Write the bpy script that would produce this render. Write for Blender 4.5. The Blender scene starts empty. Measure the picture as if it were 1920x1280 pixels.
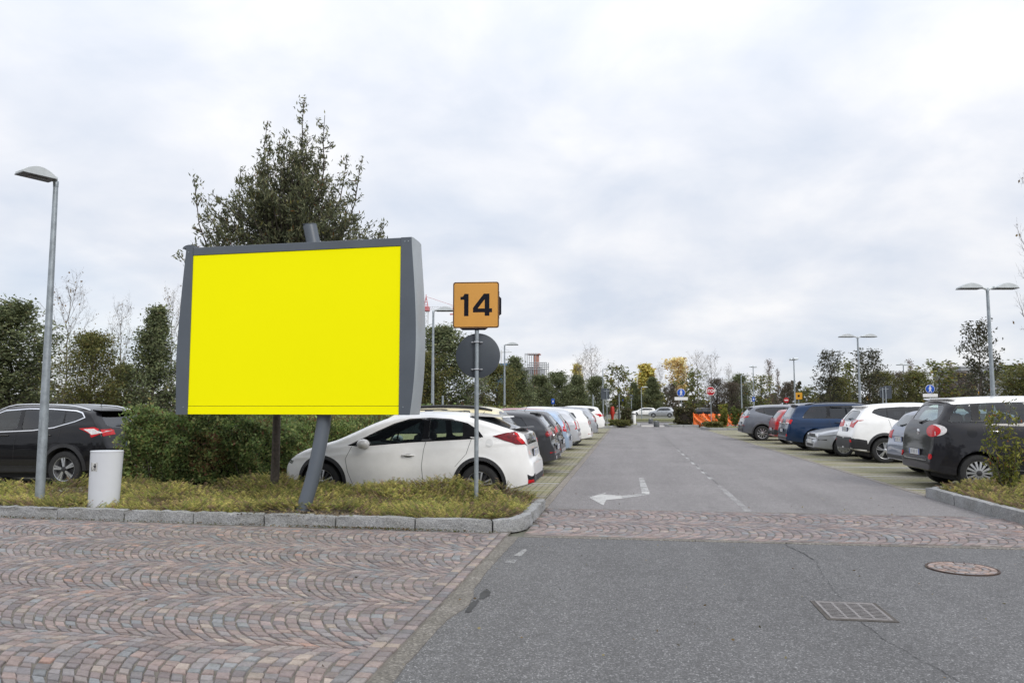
import bpy, math, random
import numpy as np
from mathutils import Vector, Matrix
from mathutils.bvhtree import BVHTree
from mathutils.geometry import delaunay_2d_cdt
R = math.radians
scene = bpy.context.scene
COL = scene.collection

# ------------------------------------------------------------------ camera
CAM_H = 1.53
YAW, PITCH = R(8.655), R(4.882)
cam_d = bpy.data.cameras.new('camera')
cam_d.sensor_width = 36.0
cam_d.lens = 27.0
cam_d.clip_start = 0.1
cam_d.clip_end = 3000
cam_d.dof.use_dof = True
cam_d.dof.focus_distance = 10.6
cam_d.dof.aperture_fstop = 6.3
cam = bpy.data.objects.new('camera', cam_d)
COL.objects.link(cam)
cam.location = (0, 0, CAM_H)
cam.rotation_euler = (R(90) + PITCH, 0, YAW)
scene.camera = cam

# ------------------------------------------------------------------ light
SUN_EL, SUN_AZ = R(36), R(138)       # azimuth clockwise from +Y (behind the camera, to the right)
world = bpy.data.worlds.new('World')
scene.world = world
world.use_nodes = True
nt = world.node_tree
nt.nodes.clear()
def N(tree, typ, **kw):
    n = tree.nodes.new(typ)
    for k, v in kw.items():
        setattr(n, k, v)
    return n
out = N(nt, 'ShaderNodeOutputWorld')
sky = N(nt, 'ShaderNodeTexSky', sky_type='NISHITA', sun_disc=False, sun_elevation=SUN_EL, sun_rotation=SUN_AZ)
bgs = N(nt, 'ShaderNodeBackground'); bgs.inputs['Strength'].default_value = 0.13
nt.links.new(sky.outputs[0], bgs.inputs[0])
tc = N(nt, 'ShaderNodeTexCoord')
sep = N(nt, 'ShaderNodeSeparateXYZ'); nt.links.new(tc.outputs['Generated'], sep.inputs[0])
def wm(op, a, b=None, clamp=False):
    m = N(nt, 'ShaderNodeMath', operation=op, use_clamp=clamp)
    for i, v in enumerate((a, b)):
        if v is None: continue
        if isinstance(v, (int, float)): m.inputs[i].default_value = v
        else: nt.links.new(v, m.inputs[i])
    return m.outputs[0]
zc = wm('ADD', wm('MAXIMUM', sep.outputs[2], 0.0), 0.33)
cx_, cy_ = wm('DIVIDE', sep.outputs[0], zc), wm('DIVIDE', sep.outputs[1], zc)
comb = N(nt, 'ShaderNodeCombineXYZ'); nt.links.new(cx_, comb.inputs[0]); nt.links.new(cy_, comb.inputs[1])
n1 = N(nt, 'ShaderNodeTexNoise'); n1.inputs['Scale'].default_value = 2.6; n1.inputs['Detail'].default_value = 7; n1.inputs['Roughness'].default_value = 0.52; n1.inputs['Distortion'].default_value = 0.2
nt.links.new(comb.outputs[0], n1.inputs['Vector'])
cr = N(nt, 'ShaderNodeValToRGB')
e = cr.color_ramp.elements
e[0].position = 0.32; e[0].color = (0.71, 0.77, 0.88, 1)
e[1].position = 0.66; e[1].color = (1.0, 1.0, 1.02, 1)
m_ = cr.color_ramp.elements.new(0.5); m_.color = (0.85, 0.88, 0.95, 1)
nt.links.new(n1.outputs[0], cr.inputs[0])
# an overcast sky is brighter overhead than near the horizon
up = wm('MULTIPLY', wm('POWER', wm('MAXIMUM', sep.outputs[2], 0.0), 2.2), 1.15)
grad = wm('ADD', up, 1.0)
bgc = N(nt, 'ShaderNodeBackground'); nt.links.new(cr.outputs[0], bgc.inputs[0])
nt.links.new(wm('MULTIPLY', grad, 0.81), bgc.inputs['Strength'])
n2 = N(nt, 'ShaderNodeTexNoise'); n2.inputs['Scale'].default_value = 0.7; n2.inputs['Detail'].default_value = 4
nt.links.new(comb.outputs[0], n2.inputs['Vector'])
cov = N(nt, 'ShaderNodeMapRange'); cov.inputs[1].default_value = 0.3; cov.inputs[2].default_value = 0.5; cov.inputs[3].default_value = 0.78; cov.inputs[4].default_value = 0.97
nt.links.new(n2.outputs[0], cov.inputs[0])
mix = N(nt, 'ShaderNodeMixShader')
nt.links.new(cov.outputs[0], mix.inputs[0]); nt.links.new(bgs.outputs[0], mix.inputs[1]); nt.links.new(bgc.outputs[0], mix.inputs[2])
nt.links.new(mix.outputs[0], out.inputs[0])

sun_d = bpy.data.lights.new('sun', 'SUN')
sun_d.energy = 1.5
sun_d.angle = R(20)
sun_d.color = (1.0, 0.96, 0.9)
sun = bpy.data.objects.new('sun', sun_d)
COL.objects.link(sun)
sd = Vector((math.sin(SUN_AZ) * math.cos(SUN_EL), math.cos(SUN_AZ) * math.cos(SUN_EL), math.sin(SUN_EL)))
sun.rotation_euler = sd.to_track_quat('Z', 'Y').to_euler()

vs = scene.view_settings
vs.view_transform = 'Standard'; vs.look = 'None'; vs.gamma = 1; vs.exposure = 0.24
scene.cycles.max_bounces = 8
scene.cycles.transparent_max_bounces = 16

# ------------------------------------------------------------------ helpers
def at(px, Y):
    """X on the ground at depth Y of a thing seen at picture column px (survey sheet of the photo)"""
    x = (px - 960) / 1440.0
    f = math.cos(PITCH) - math.sin(PITCH) * (640 - 763) / 1440.0 * 1
    cy, sy = math.cos(YAW), math.sin(YAW)
    return (x * cy - f * sy) / (x * sy + f * cy) * Y
def zat(px, py, Y):
    X = at(px, Y)
    depth = -X * math.sin(YAW) + Y * math.cos(YAW)
    t = math.tan(PITCH + math.atan((640 - py) / 1440.0))
    return CAM_H + depth * t

def tag(o, label=None, cat=None, group=None, kind=None):
    if label: o['label'] = label
    if cat: o['category'] = cat
    if group: o['group'] = group
    if kind: o['kind'] = kind
    return o

def empty(name, loc=(0, 0, 0), rz=0.0, label=None, cat=None, group=None):
    o = bpy.data.objects.new(name, None)
    o.empty_display_size = 0.2
    COL.objects.link(o)
    o.location = loc
    o.rotation_euler = (0, 0, rz)
    return tag(o, label, cat, group)

def link(name, me, parent=None):
    o = bpy.data.objects.new(name, me)
    COL.objects.link(o)
    if parent is not None: o.parent = parent
    return o

def mesh(name, V, F, mats, smooth=None, fm=None, cols=None):
    """V (n,3), F list or (m,k) array; mats a material or list; smooth None/'all'/angle degrees"""
    me = bpy.data.meshes.new(name)
    V = np.asarray(V, dtype=np.float32).reshape(-1, 3)
    if isinstance(F, np.ndarray):
        m, k = F.shape
        me.vertices.add(len(V)); me.vertices.foreach_set('co', V.ravel())
        me.loops.add(m * k); me.loops.foreach_set('vertex_index', F.astype(np.int32).ravel())
        me.polygons.add(m)
        me.polygons.foreach_set('loop_start', np.arange(0, m * k, k, dtype=np.int32))
        try: me.polygons.foreach_set('loop_total', np.full(m, k, dtype=np.int32))
        except Exception: pass
        me.update(calc_edges=True)
    else:
        me.from_pydata([tuple(v) for v in V.tolist()], [], F)
        me.update()
    if not isinstance(mats, (list, tuple)): mats = [mats]
    for m_ in mats: me.materials.append(m_)
    if fm is not None: me.polygons.foreach_set('material_index', np.asarray(fm, dtype=np.int32))
    if cols is not None:
        a = me.color_attributes.new('Col', 'FLOAT_COLOR', 'POINT')
        c = np.ones((len(V), 4), dtype=np.float32); c[:, :3] = cols
        a.data.foreach_set('color', c.ravel())
    if smooth is not None:
        me.polygons.foreach_set('use_smooth', np.ones(len(me.polygons), dtype=bool))
        if smooth != 'all': me.set_sharp_from_angle(angle=R(smooth))
    return me

class MB:
    """collects shapes for ONE mesh"""
    def __init__(s): s.V = []; s.F = []; s.M = []; s.n = 0
    def add(s, V, F, m=0):
        V = [tuple(v) for v in V]
        s.V += V
        for f in F: s.F.append(tuple(i + s.n for i in f)); s.M.append(m)
        s.n += len(V)
        return s
    def box(s, x0, x1, y0, y1, z0, z1, m=0, bev=0.0):
        if bev > 0:
            b = min(bev, (x1 - x0) / 2.01, (y1 - y0) / 2.01, (z1 - z0) / 2.01)
            V = []
            for sx in (0, 1):
                for sy in (0, 1):
                    for sz in (0, 1):
                        X, Y, Z = (x0, x1)[sx], (y0, y1)[sy], (z0, z1)[sz]
                        dx, dy, dz = (b, -b)[sx], (b, -b)[sy], (b, -b)[sz]
                        V += [(X, Y + dy, Z + dz), (X + dx, Y, Z + dz), (X + dx, Y + dy, Z)]
            def I(sx, sy, sz, k): return (sx * 4 + sy * 2 + sz) * 3 + k
            F = []
            F += [(I(0,0,0,0), I(0,0,1,0), I(0,1,1,0), I(0,1,0,0)), (I(1,0,0,0), I(1,1,0,0), I(1,1,1,0), I(1,0,1,0))]
            F += [(I(0,0,0,1), I(1,0,0,1), I(1,0,1,1), I(0,0,1,1)), (I(0,1,0,1), I(0,1,1,1), I(1,1,1,1), I(1,1,0,1))]
            F += [(I(0,0,0,2), I(0,1,0,2), I(1,1,0,2), I(1,0,0,2)), (I(0,0,1,2), I(1,0,1,2), I(1,1,1,2), I(0,1,1,2))]
            for sx in (0, 1):
                for sy in (0, 1): F.append((I(sx,sy,0,0), I(sx,sy,0,1), I(sx,sy,1,1), I(sx,sy,1,0)))
            for sx in (0, 1):
                for sz in (0, 1): F.append((I(sx,0,sz,0), I(sx,0,sz,2), I(sx,1,sz,2), I(sx,1,sz,0)))
            for sy in (0, 1):
                for sz in (0, 1): F.append((I(0,sy,sz,1), I(0,sy,sz,2), I(1,sy,sz,2), I(1,sy,sz,1)))
            for sx in (0, 1):
                for sy in (0, 1):
                    for sz in (0, 1): F.append((I(sx,sy,sz,0), I(sx,sy,sz,1), I(sx,sy,sz,2)))
            return s.add(V, F, m)
        V = [(x, y, z) for x in (x0, x1) for y in (y0, y1) for z in (z0, z1)]
        return s.add(V, [(0,1,3,2), (4,6,7,5), (0,4,5,1), (2,3,7,6), (0,2,6,4), (1,5,7,3)], m)
    def tube(s, pts, rad, n=8, m=0, caps=True):
        pts = [Vector(p) for p in pts]
        if isinstance(rad, (int, float)): rad = [rad] * len(pts)
        V = []; F = []
        up = None
        for i, p in enumerate(pts):
            d = (pts[min(i + 1, len(pts) - 1)] - pts[max(i - 1, 0)]).normalized()
            if up is None:
                up = Vector((0, 0, 1)) if abs(d.z) < 0.9 else Vector((1, 0, 0))
            a = d.cross(up).normalized(); b = a.cross(d).normalized(); up = b
            for k in range(n):
                t = 2 * math.pi * k / n
                V.append(p + (a * math.cos(t) + b * math.sin(t)) * rad[i])
        for i in range(len(pts) - 1):
            for k in range(n):
                F.append((i*n+k, i*n+(k+1) % n, (i+1)*n+(k+1) % n, (i+1)*n+k))
        if caps: F.append(tuple(range(n - 1, -1, -1))); F.append(tuple(range((len(pts)-1)*n, len(pts)*n)))
        return s.add(V, F, m)
    def lathe(s, prof, n=24, m=0, axis='z', c=(0, 0, 0), sx=1, sy=1):
        V = []; F = []
        for (r, h) in prof:
            for k in range(n):
                t = 2 * math.pi * k / n
                a, b = r * math.cos(t) * sx, r * math.sin(t) * sy
                if axis == 'z': V.append((c[0] + a, c[1] + b, c[2] + h))
                elif axis == 'y': V.append((c[0] + a, c[1] + h, c[2] + b))
                else: V.append((c[0] + h, c[1] + a, c[2] + b))
        for i in range(len(prof) - 1):
            for k in range(n): F.append((i*n+k, i*n+(k+1) % n, (i+1)*n+(k+1) % n, (i+1)*n+k))
        return s.add(V, F, m)
    def prism(s, poly, d0, d1, plane='xz', m=0):
        """extrude a polygon; plane xz extrudes along y, yz along x, xy along z"""
        n = len(poly)
        def P(a, b, d): return {'xz': (a, d, b), 'yz': (d, a, b), 'xy': (a, b, d)}[plane]
        V = [P(a, b, d0) for a, b in poly] + [P(a, b, d1) for a, b in poly]
        F = [(i, (i+1) % n, n+(i+1) % n, n+i) for i in range(n)] + [tuple(range(n-1, -1, -1)), tuple(range(n, 2*n))]
        return s.add(V, F, m)
    def build(s, name, mats, parent=None, smooth=None, fix=True):
        me = mesh(name, s.V, s.F, mats, None, s.M)
        if fix:
            import bmesh
            b = bmesh.new(); b.from_mesh(me); bmesh.ops.recalc_face_normals(b, faces=b.faces); b.to_mesh(me); b.free()
        if smooth is not None:
            me.polygons.foreach_set('use_smooth', np.ones(len(me.polygons), dtype=bool))
            me.set_sharp_from_angle(angle=R(smooth))
        return link(name, me, parent)

def copy_tree(o, parent=None):
    c = o.copy(); COL.objects.link(c)
    if parent is not None: c.parent = parent
    for ch in list(o.children): copy_tree(ch, c)
    return c

def pchip(xs, ys):
    x = np.array(xs, float); y = np.array(ys, float)
    h = np.diff(x); d = np.diff(y) / h
    n = len(x); m = np.zeros(n)
    for i in range(1, n - 1):
        if d[i-1] * d[i] > 0:
            w1 = 2*h[i] + h[i-1]; w2 = h[i] + 2*h[i-1]
            m[i] = (w1 + w2) / (w1 / d[i-1] + w2 / d[i])
    m[0] = d[0]; m[-1] = d[-1]
    def f(t):
        t = np.clip(np.asarray(t, float), x[0], x[-1])
        i = np.clip(np.searchsorted(x, t, side='right') - 1, 0, n - 2)
        s = (t - x[i]) / h[i]
        return (y[i]*(2*s**3-3*s**2+1) + h[i]*m[i]*(s**3-2*s**2+s) + y[i+1]*(-2*s**3+3*s**2) + h[i]*m[i+1]*(s**3-s**2))
    return f

def in_poly(x, y, poly):
    c = False; j = len(poly) - 1
    for i in range(len(poly)):
        xi, yi = poly[i]; xj, yj = poly[j]
        if (yi > y) != (yj > y) and x < (xj - xi) * (y - yi) / (yj - yi) + xi: c = not c
        j = i
    return c

def chaikin(poly, it=2, w=0.2):
    for _ in range(it):
        q = []
        for i in range(len(poly)):
            a, b = poly[i], poly[(i + 1) % len(poly)]
            q.append((a[0]*(1-w)+b[0]*w, a[1]*(1-w)+b[1]*w)); q.append((a[0]*w+b[0]*(1-w), a[1]*w+b[1]*(1-w)))
        poly = q
    return poly

def clip_x(poly, x, keep_greater):
    o = []
    n = len(poly)
    for i in range(n):
        a, b = poly[i], poly[(i + 1) % n]
        ia = (a[0] >= x) == keep_greater; ib = (b[0] >= x) == keep_greater
        if ia: o.append(a)
        if ia != ib:
            t = (x - a[0]) / (b[0] - a[0]); o.append((x, a[1] + t * (b[1] - a[1])))
    return o

def grow(poly, d):
    n = len(poly)
    A = sum(poly[i][0]*poly[(i+1) % n][1] - poly[(i+1) % n][0]*poly[i][1] for i in range(n))
    sg = 1 if A > 0 else -1
    o = []
    for i in range(n):
        p, q, r = poly[i-1], poly[i], poly[(i+1) % n]
        n1 = Vector((q[1]-p[1], -(q[0]-p[0]))); n2 = Vector((r[1]-q[1], -(r[0]-q[0])))
        if n1.length < 1e-6 or n2.length < 1e-6: o.append(q); continue
        n1.normalize(); n2.normalize()
        b = (n1 + n2)
        if b.length < 1e-3: b = n1
        b.normalize(); k = min(2.0, 1 / max(0.3, b.dot(n1)))
        o.append((q[0] + sg*b.x*d*k, q[1] + sg*b.y*d*k))
    return o

def tri_poly(poly, holes=(), res=0.06):
    pts = list(poly); edges = [(i, (i+1) % len(poly)) for i in range(len(poly))]
    for h in holes:
        b = len(pts); pts += list(h); edges += [(b+i, b+(i+1) % len(h)) for i in range(len(h))]
    xs = [p[0] for p in poly]; ys = [p[1] for p in poly]
    x = min(xs) + res/2
    while x < max(xs):
        y = min(ys) + res/2
        while y < max(ys):
            if in_poly(x, y, poly) and not any(in_poly(x, y, h) for h in holes): pts.append((x, y))
            y += res
        x += res
    r = delaunay_2d_cdt([Vector(p) for p in pts], edges, [], 0, 1e-5)
    V = [(v.x, v.y) for v in r[0]]; F = []
    for f in r[2]:
        cx = sum(V[i][0] for i in f)/len(f); cy = sum(V[i][1] for i in f)/len(f)
        if in_poly(cx, cy, poly) and not any(in_poly(cx, cy, h) for h in holes): F.append(tuple(f))
    return V, F

# ------------------------------------------------------------------ materials
def new_mat(name):
    m = bpy.data.materials.new(name); m.use_nodes = True
    t = m.node_tree; b = t.nodes['Principled BSDF']
    return m, t, b
def L(t, a, b): t.links.new(a, b)
def noise(t, scale, detail=3, rough=0.5, vec=None, dist=0.0):
    n = N(t, 'ShaderNodeTexNoise'); n.inputs['Scale'].default_value = scale; n.inputs['Detail'].default_value = detail
    n.inputs['Roughness'].default_value = rough; n.inputs['Distortion'].default_value = dist
    if vec is not None: L(t, vec, n.inputs['Vector'])
    return n.outputs[0]
def ramp(t, fac, stops):
    r = N(t, 'ShaderNodeValToRGB'); e = r.color_ramp.elements
    e[0].position, e[0].color = stops[0][0], (*stops[0][1], 1)
    e[1].position, e[1].color = stops[-1][0], (*stops[-1][1], 1)
    for p, c in stops[1:-1]:
        k = e.new(p); k.color = (*c, 1)
    L(t, fac, r.inputs[0]); return r.outputs[0]
def mixc(t, fac, a, b, mode='MIX'):
    n = N(t, 'ShaderNodeMix', data_type='RGBA', blend_type=mode)
    for idx, v in ((0, fac), (6, a), (7, b)):
        if isinstance(v, (int, float)): n.inputs[idx].default_value = v
        elif isinstance(v, tuple): n.inputs[idx].default_value = (*v, 1)
        else: L(t, v, n.inputs[idx])
    return n.outputs[2]
def math_(t, op, a, b=None, clamp=False):
    m = N(t, 'ShaderNodeMath', operation=op, use_clamp=clamp)
    for i, v in enumerate((a, b)):
        if v is None: continue
        if isinstance(v, (int, float)): m.inputs[i].default_value = v
        else: L(t, v, m.inputs[i])
    return m.outputs[0]
def bump(t, b, h, strength=0.3, dist=0.01):
    n = N(t, 'ShaderNodeBump'); n.inputs['Strength'].default_value = strength; n.inputs['Distance'].default_value = dist
    L(t, h, n.inputs['Height']); L(t, n.outputs[0], b.inputs['Normal'])
def objco(t):
    return N(t, 'ShaderNodeTexCoord').outputs['Object']
def geopos(t):
    return N(t, 'ShaderNodeNewGeometry').outputs['Position']

def simple(name, col, rough=0.5, metal=0.0, var=0.12, vscale=6.0, coat=0.0, bumpy=0.0, bscale=60.0, spec=0.5):
    m, t, b = new_mat(name)
    v = objco(t)
    n = noise(t, vscale, 4, 0.6, v)
    lo = tuple(c * (1 - var) for c in col); hi = tuple(min(1, c * (1 + var)) for c in col)
    L(t, ramp(t, n, [(0.3, lo), (0.7, hi)]), b.inputs['Base Color'])
    b.inputs['Roughness'].default_value = rough; b.inputs['Metallic'].default_value = metal
    b.inputs['Coat Weight'].default_value = coat; b.inputs['Coat Roughness'].default_value = 0.04
    b.inputs['Specular IOR Level'].default_value = spec
    if bumpy: bump(t, b, noise(t, bscale, 3, 0.6, v), bumpy, 0.01)
    return m

def paint(name, col, metal=0.0, rough=0.35):
    m, t, b = new_mat(name)
    dark = max(col) < 0.1
    v = objco(t)
    n = noise(t, 1.7, 5, 0.6, v)
    dirt = tuple(c * 0.86 + 0.003 for c in col)
    # road grime rises from the sills
    sp = N(t, 'ShaderNodeSeparateXYZ'); L(t, v, sp.inputs[0])
    g = N(t, 'ShaderNodeMapRange'); g.inputs[1].default_value = 0.62; g.inputs[2].default_value = 0.2; g.inputs[3].default_value = 0.0; g.inputs[4].default_value = 0.45
    L(t, sp.outputs[2], g.inputs[0])
    gg = math_(t, 'MULTIPLY', math_(t, 'MULTIPLY', g.outputs[0], .25 if dark else 1.0), math_(t, 'ADD', noise(t, 5, 5, 0.6, v), 0.2))
    base = ramp(t, n, [(0.3, dirt), (0.6, col)])
    L(t, mixc(t, gg, base, (0.2, 0.185, 0.16)), b.inputs['Base Color'])
    b.inputs['Metallic'].default_value = metal
    rr = math_(t, 'ADD', math_(t, 'MULTIPLY', gg, 0.4), rough)
    L(t, rr, b.inputs['Roughness'])
    b.inputs['Coat Weight'].default_value = 0.6 if dark else 0.8; b.inputs['Coat Roughness'].default_value = 0.03
    b.inputs['Specular IOR Level'].default_value = 0.1 if dark else 0.4
    return m

def glass_mat(name, tint, mixf=0.9):
    m = bpy.data.materials.new(name); m.use_nodes = True
    t = m.node_tree; t.nodes.clear()
    o = N(t, 'ShaderNodeOutputMaterial')
    tr = N(t, 'ShaderNodeBsdfTransparent'); tr.inputs[0].default_value = (*tint, 1)
    gl = N(t, 'ShaderNodeBsdfGlossy'); gl.inputs['Roughness'].default_value = 0.02; gl.inputs['Color'].default_value = (0.95, 0.97, 1, 1)
    fr = N(t, 'ShaderNodeFresnel'); fr.inputs[0].default_value = 1.52
    f2 = math_(t, 'ADD', math_(t, 'MULTIPLY', fr.outputs[0], 1.35), 0.02, True)
    mx = N(t, 'ShaderNodeMixShader')
    L(t, f2, mx.inputs[0]); L(t, tr.outputs[0], mx.inputs[1]); L(t, gl.outputs[0], mx.inputs[2]); L(t, mx.outputs[0], o.inputs[0])
    return m

M = {}
M['black_plastic'] = simple('black_plastic', (0.018, 0.018, 0.02), 0.5, 0, 0.2)
M['dark_plastic'] = simple('dark_grey_plastic', (0.04, 0.04, 0.043), 0.55, 0, 0.2)
M['gloss_black'] = simple('gloss_black', (0.008, 0.008, 0.009), 0.12, 0, 0.2)
M['interior'] = simple('car_interior', (0.02, 0.02, 0.022), 0.85, 0, 0.2)
M['seat'] = simple('seat_fabric', (0.035, 0.036, 0.04), 0.9, 0, 0.3, 20)
M['tyre'] = simple('tyre_rubber', (0.016, 0.016, 0.017), 0.8, 0, 0.3, 12, bumpy=0.3, bscale=90)
M['alloy'] = simple('alloy', (0.55, 0.56, 0.58), 0.32, 0.85, 0.1, 12)
M['alloy_dark'] = simple('alloy_dark', (0.03, 0.03, 0.033), 0.45, 0.3, 0.2)
M['chrome'] = simple('chrome', (0.75, 0.76, 0.78), 0.12, 1.0, 0.05)
M['mirror'] = simple('mirror_glass', (0.3, 0.32, 0.35), 0.05, 1.0, 0.02)
M['lamp_red'] = simple('tail_lamp_red', (0.50, 0.006, 0.010), 0.25, 0, 0.3, 30, coat=.25, spec=.25)
M['lamp_darkred'] = simple('tail_lamp_dark_red', (0.17, 0.005, 0.010), 0.2, 0, 0.5, 24, coat=.3, spec=.3)
M['lamp_white'] = simple('lamp_clear', (0.62, 0.6, 0.6), 0.12, 0.0, 0.25, 30, coat=1.0)
M['lamp_head'] = simple('head_lamp', (0.5, 0.52, 0.54), 0.1, 0.6, 0.4, 18, coat=1.0)
M['plate'] = simple('number_plate', (0.62, 0.63, 0.62), 0.4, 0, 0.2, 60)
M['plate_blue'] = simple('plate_blue', (0.03, 0.08, 0.35), 0.4, 0, 0.1)
M['glass'] = glass_mat('clear_car_glass', (0.62, 0.72, 0.68))
M['glass_dark'] = glass_mat('privacy_glass', (0.12, 0.125, 0.13))
M['glass_blind'] = simple('dark_glass', (0.02, 0.025, 0.03), 0.06, 0, 0.2, 3, spec=0.9)
M['glass_pale'] = simple('pale_rear_glass', (0.10, 0.12, 0.135), 0.05, 0, 0.2, 3, spec=1.0)

# ------------------------------------------------------------------ cars
TEST_FAST = False
class Car:
    pass

def car_loft(c, inner=False, glass_skin=False):
    Lc, hw = c['L'], c['w'] / 2
    zt = c['zt_f']; zb = c['zb_f']; bf = c['belt_f']
    hr = c['h']
    rp0, rL, fp0, fL = c.get('rp0', .76), c.get('rL', .55), c.get('fp0', .55), c.get('fL', 1.0)
    tum = c.get('tum', .17)
    def plan(x):
        p = 1.0
        if x < rL: p *= rp0 + (1-rp0) * (1 - (1 - max(0, x)/rL)**2.6)**(1/2.6)
        if x > Lc - fL: p *= fp0 + (1-fp0) * (1 - (1 - max(0, Lc - x)/fL)**2.4)**(1/2.4)
        return p
    xc = Lc * 0.42
    def W(x, z):
        b = float(bf(x)) - (.07 if glass_skin else 0)
        s = 1.0
        if z < 0.62: s -= .055 * ((0.62 - z) / 0.4) ** 1.6
        zz = min(z, b)
        s -= .035 * max(0, (zz - 0.66) / 0.35) ** 2
        k = float(c['crease_f'](x)) if 'crease_f' in c else b - .13
        if not glass_skin: s += .009 * math.exp(-((z - k) / .022) ** 2) * (1 if z > k else 1)
        if z > b:
            u = (z - b)
            s -= .018 * min(1, u / .03)
            s -= tum * (u / max(.1, hr - b)) ** 1.12
            s *= 1 - c.get('gh', .07) * ((x - xc) / (Lc * .45)) ** 2 * min(1, u / .2)
        if z < 0.75:  # wheel-arch shoulders
            for wx in (c['wr'], c['wf']):
                dd = math.hypot(x - wx, z - c['tr']) - (c['tr'] + .05)
                s += .016 * math.exp(-(dd / .06) ** 2)
        return hw * plan(x) * s
    xs_d = np.linspace(0, Lc, 3000)
    ztd = zt(xs_d)
    if inner:
        ys = np.array([min(ztd[(xs_d > x - .07) & (xs_d < x + .07)]) for x in xs_d]) - .05
        ok = np.where(ys > c['belt'] - .02)[0]
        x0, x1 = xs_d[ok[0]], xs_d[ok[-1]]
        sts = np.linspace(x0, x1, 30)
        topf = lambda x: float(np.interp(x, xs_d, ys))
        botf = lambda x: .74
        inset = .055
    else:
        seg = np.hypot(np.diff(xs_d), np.diff(ztd)); s = np.concatenate([[0], np.cumsum(seg)])
        n = c.get('nst', 110)
        sts = np.interp(np.linspace(0, s[-1], n), s, xs_d)
        topf = lambda x: float(zt(x)); botf = lambda x: float(zb(x))
        inset = 0
    K1, K2, A, T = (14, 9, 6, 5) if not inner else (4, 6, 4, 3)
    rings = []
    for x in sts:
        z1, z0 = topf(x), botf(x)
        b = float(bf(x))
        v = min(1, max(0, (z1 - b) / .3)); v = v * v * (3 - 2 * v)
        rv = .065 + (.115 - .065) * v; rh = .12 + (c.get('rh', .27) - .12) * v; cr = .02 + .015 * v
        avail = z1 - z0
        if rv + cr > avail * .6: k = avail * .6 / (rv + cr); rv *= k; cr *= k
        zs = z1 - cr - rv
        bp = min(b, z0 + .75 * (zs - z0))
        ring = []
        w0 = W(x, z0) - inset
        ring.append((w0 - min(.05, w0*.3), z0))
        for i in range(K1): 
            z = z0 + .025 + (bp - z0 - .025) * (i / K1); ring.append((W(x, z) - inset, z))
        for i in range(K2):
            z = bp + (zs - bp) * (i / K2); ring.append((W(x, z) - inset, z))
        ws = W(x, zs) - inset
        rh = min(rh, ws * .6)
        for i in range(A + 1):
            th = math.pi / 2 * i / A
            ring.append((ws - rh + rh * math.cos(th), zs + rv * math.sin(th)))
        ye = ws - rh
        for i in range(1, T):
            y = ye * (1 - i / T); ring.append((y, z1 - cr * (y / ye) ** 2))
        rings.append((x, ring, z1, z0))
    V = []; F = []
    nr = len(rings[0][1])
    per = 2 * nr + 2
    for x, ring, z1, z0 in rings:
        V.append((x, 0, z0))
        for y, z in ring: V.append((x, y, z))
        V.append((x, 0, z1))
        for y, z in reversed(ring): V.append((x, -y, z))
    for i in range(len(rings) - 1):
        for k in range(per):
            a = i*per + k; b_ = i*per + (k+1) % per
            F.append((a, b_, b_ + per, a + per))
    F.append(tuple(range(per - 1, -1, -1))); F.append(tuple(range((len(rings)-1)*per, len(rings)*per)))
    return V, F

def solid(V, F, mats, fmi=0):
    import bmesh
    me = mesh('tmp', V, F, mats)
    b = bmesh.new(); b.from_mesh(me); bmesh.ops.recalc_face_normals(b, faces=b.faces)
    for f in b.faces: f.material_index = fmi
    b.to_mesh(me); b.free()
    return me

def project(bvh, poly, axis, holes=(), off=.004, res=.07, side=1, Lc=4.0, skirt=None, ang=45):
    """drape a polygon over a car body: returns V, F. axis side/rear/front/top/rc(rear corner)/fc(front corner)"""
    P, F = tri_poly(poly, holes, res)
    V = []; Nn = []
    for a, b in P:
        if axis == 'side': o, d = Vector((a, 1.5 * side, b)), Vector((0, -side, 0))
        elif axis == 'rear': o, d = Vector((-1, a, b)), Vector((1, 0, 0))
        elif axis == 'front': o, d = Vector((Lc + 1, a, b)), Vector((-1, 0, 0))
        elif axis == 'top': o, d = Vector((a, b, 3)), Vector((0, 0, -1))
        else:
            ca, sa = math.cos(R(ang)), math.sin(R(ang))
            if axis == 'rc': d = Vector((ca, -side*sa, 0)); t = Vector((sa, side*ca, 0)); o = Vector((0, side*.8, b)) + t*a - d*2
            else: d = Vector((-ca, -side*sa, 0)); t = Vector((-sa, side*ca, 0)); o = Vector((Lc, side*.8, b)) + t*a - d*2
        h = bvh.ray_cast(o, d, 6)
        if h[0] is None: h = bvh.find_nearest(o + d * (1.0 if axis in ('rear', 'front', 'side') else 2))
        n = h[1].copy()
        if n.dot(d) > 0: n = -n
        V.append(h[0].copy()); Nn.append(n)
    out = [v + n * off for v, n in zip(V, Nn)]
    F = [tuple(f) for f in F]
    # orient
    if F:
        f = F[0]; fn = (out[f[1]] - out[f[0]]).cross(out[f[2]] - out[f[0]])
        if fn.dot(Nn[f[0]]) < 0: F = [tuple(reversed(f)) for f in F]
    if skirt or (skirt is None and off > .007):
        from collections import Counter
        ec = Counter()
        for f in F:
            for i in range(len(f)): ec[(f[i], f[(i+1) % len(f)])] += 1
        be = [e for e in ec if (e[1], e[0]) not in ec]
        idx = {}
        for e in be:
            for i in e:
                if i not in idx: idx[i] = len(out); out.append(V[i] - Nn[i] * .004)
        for a, b in be: F.append((b, a, idx[a], idx[b]))
    return [tuple(v) for v in out], F

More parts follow.
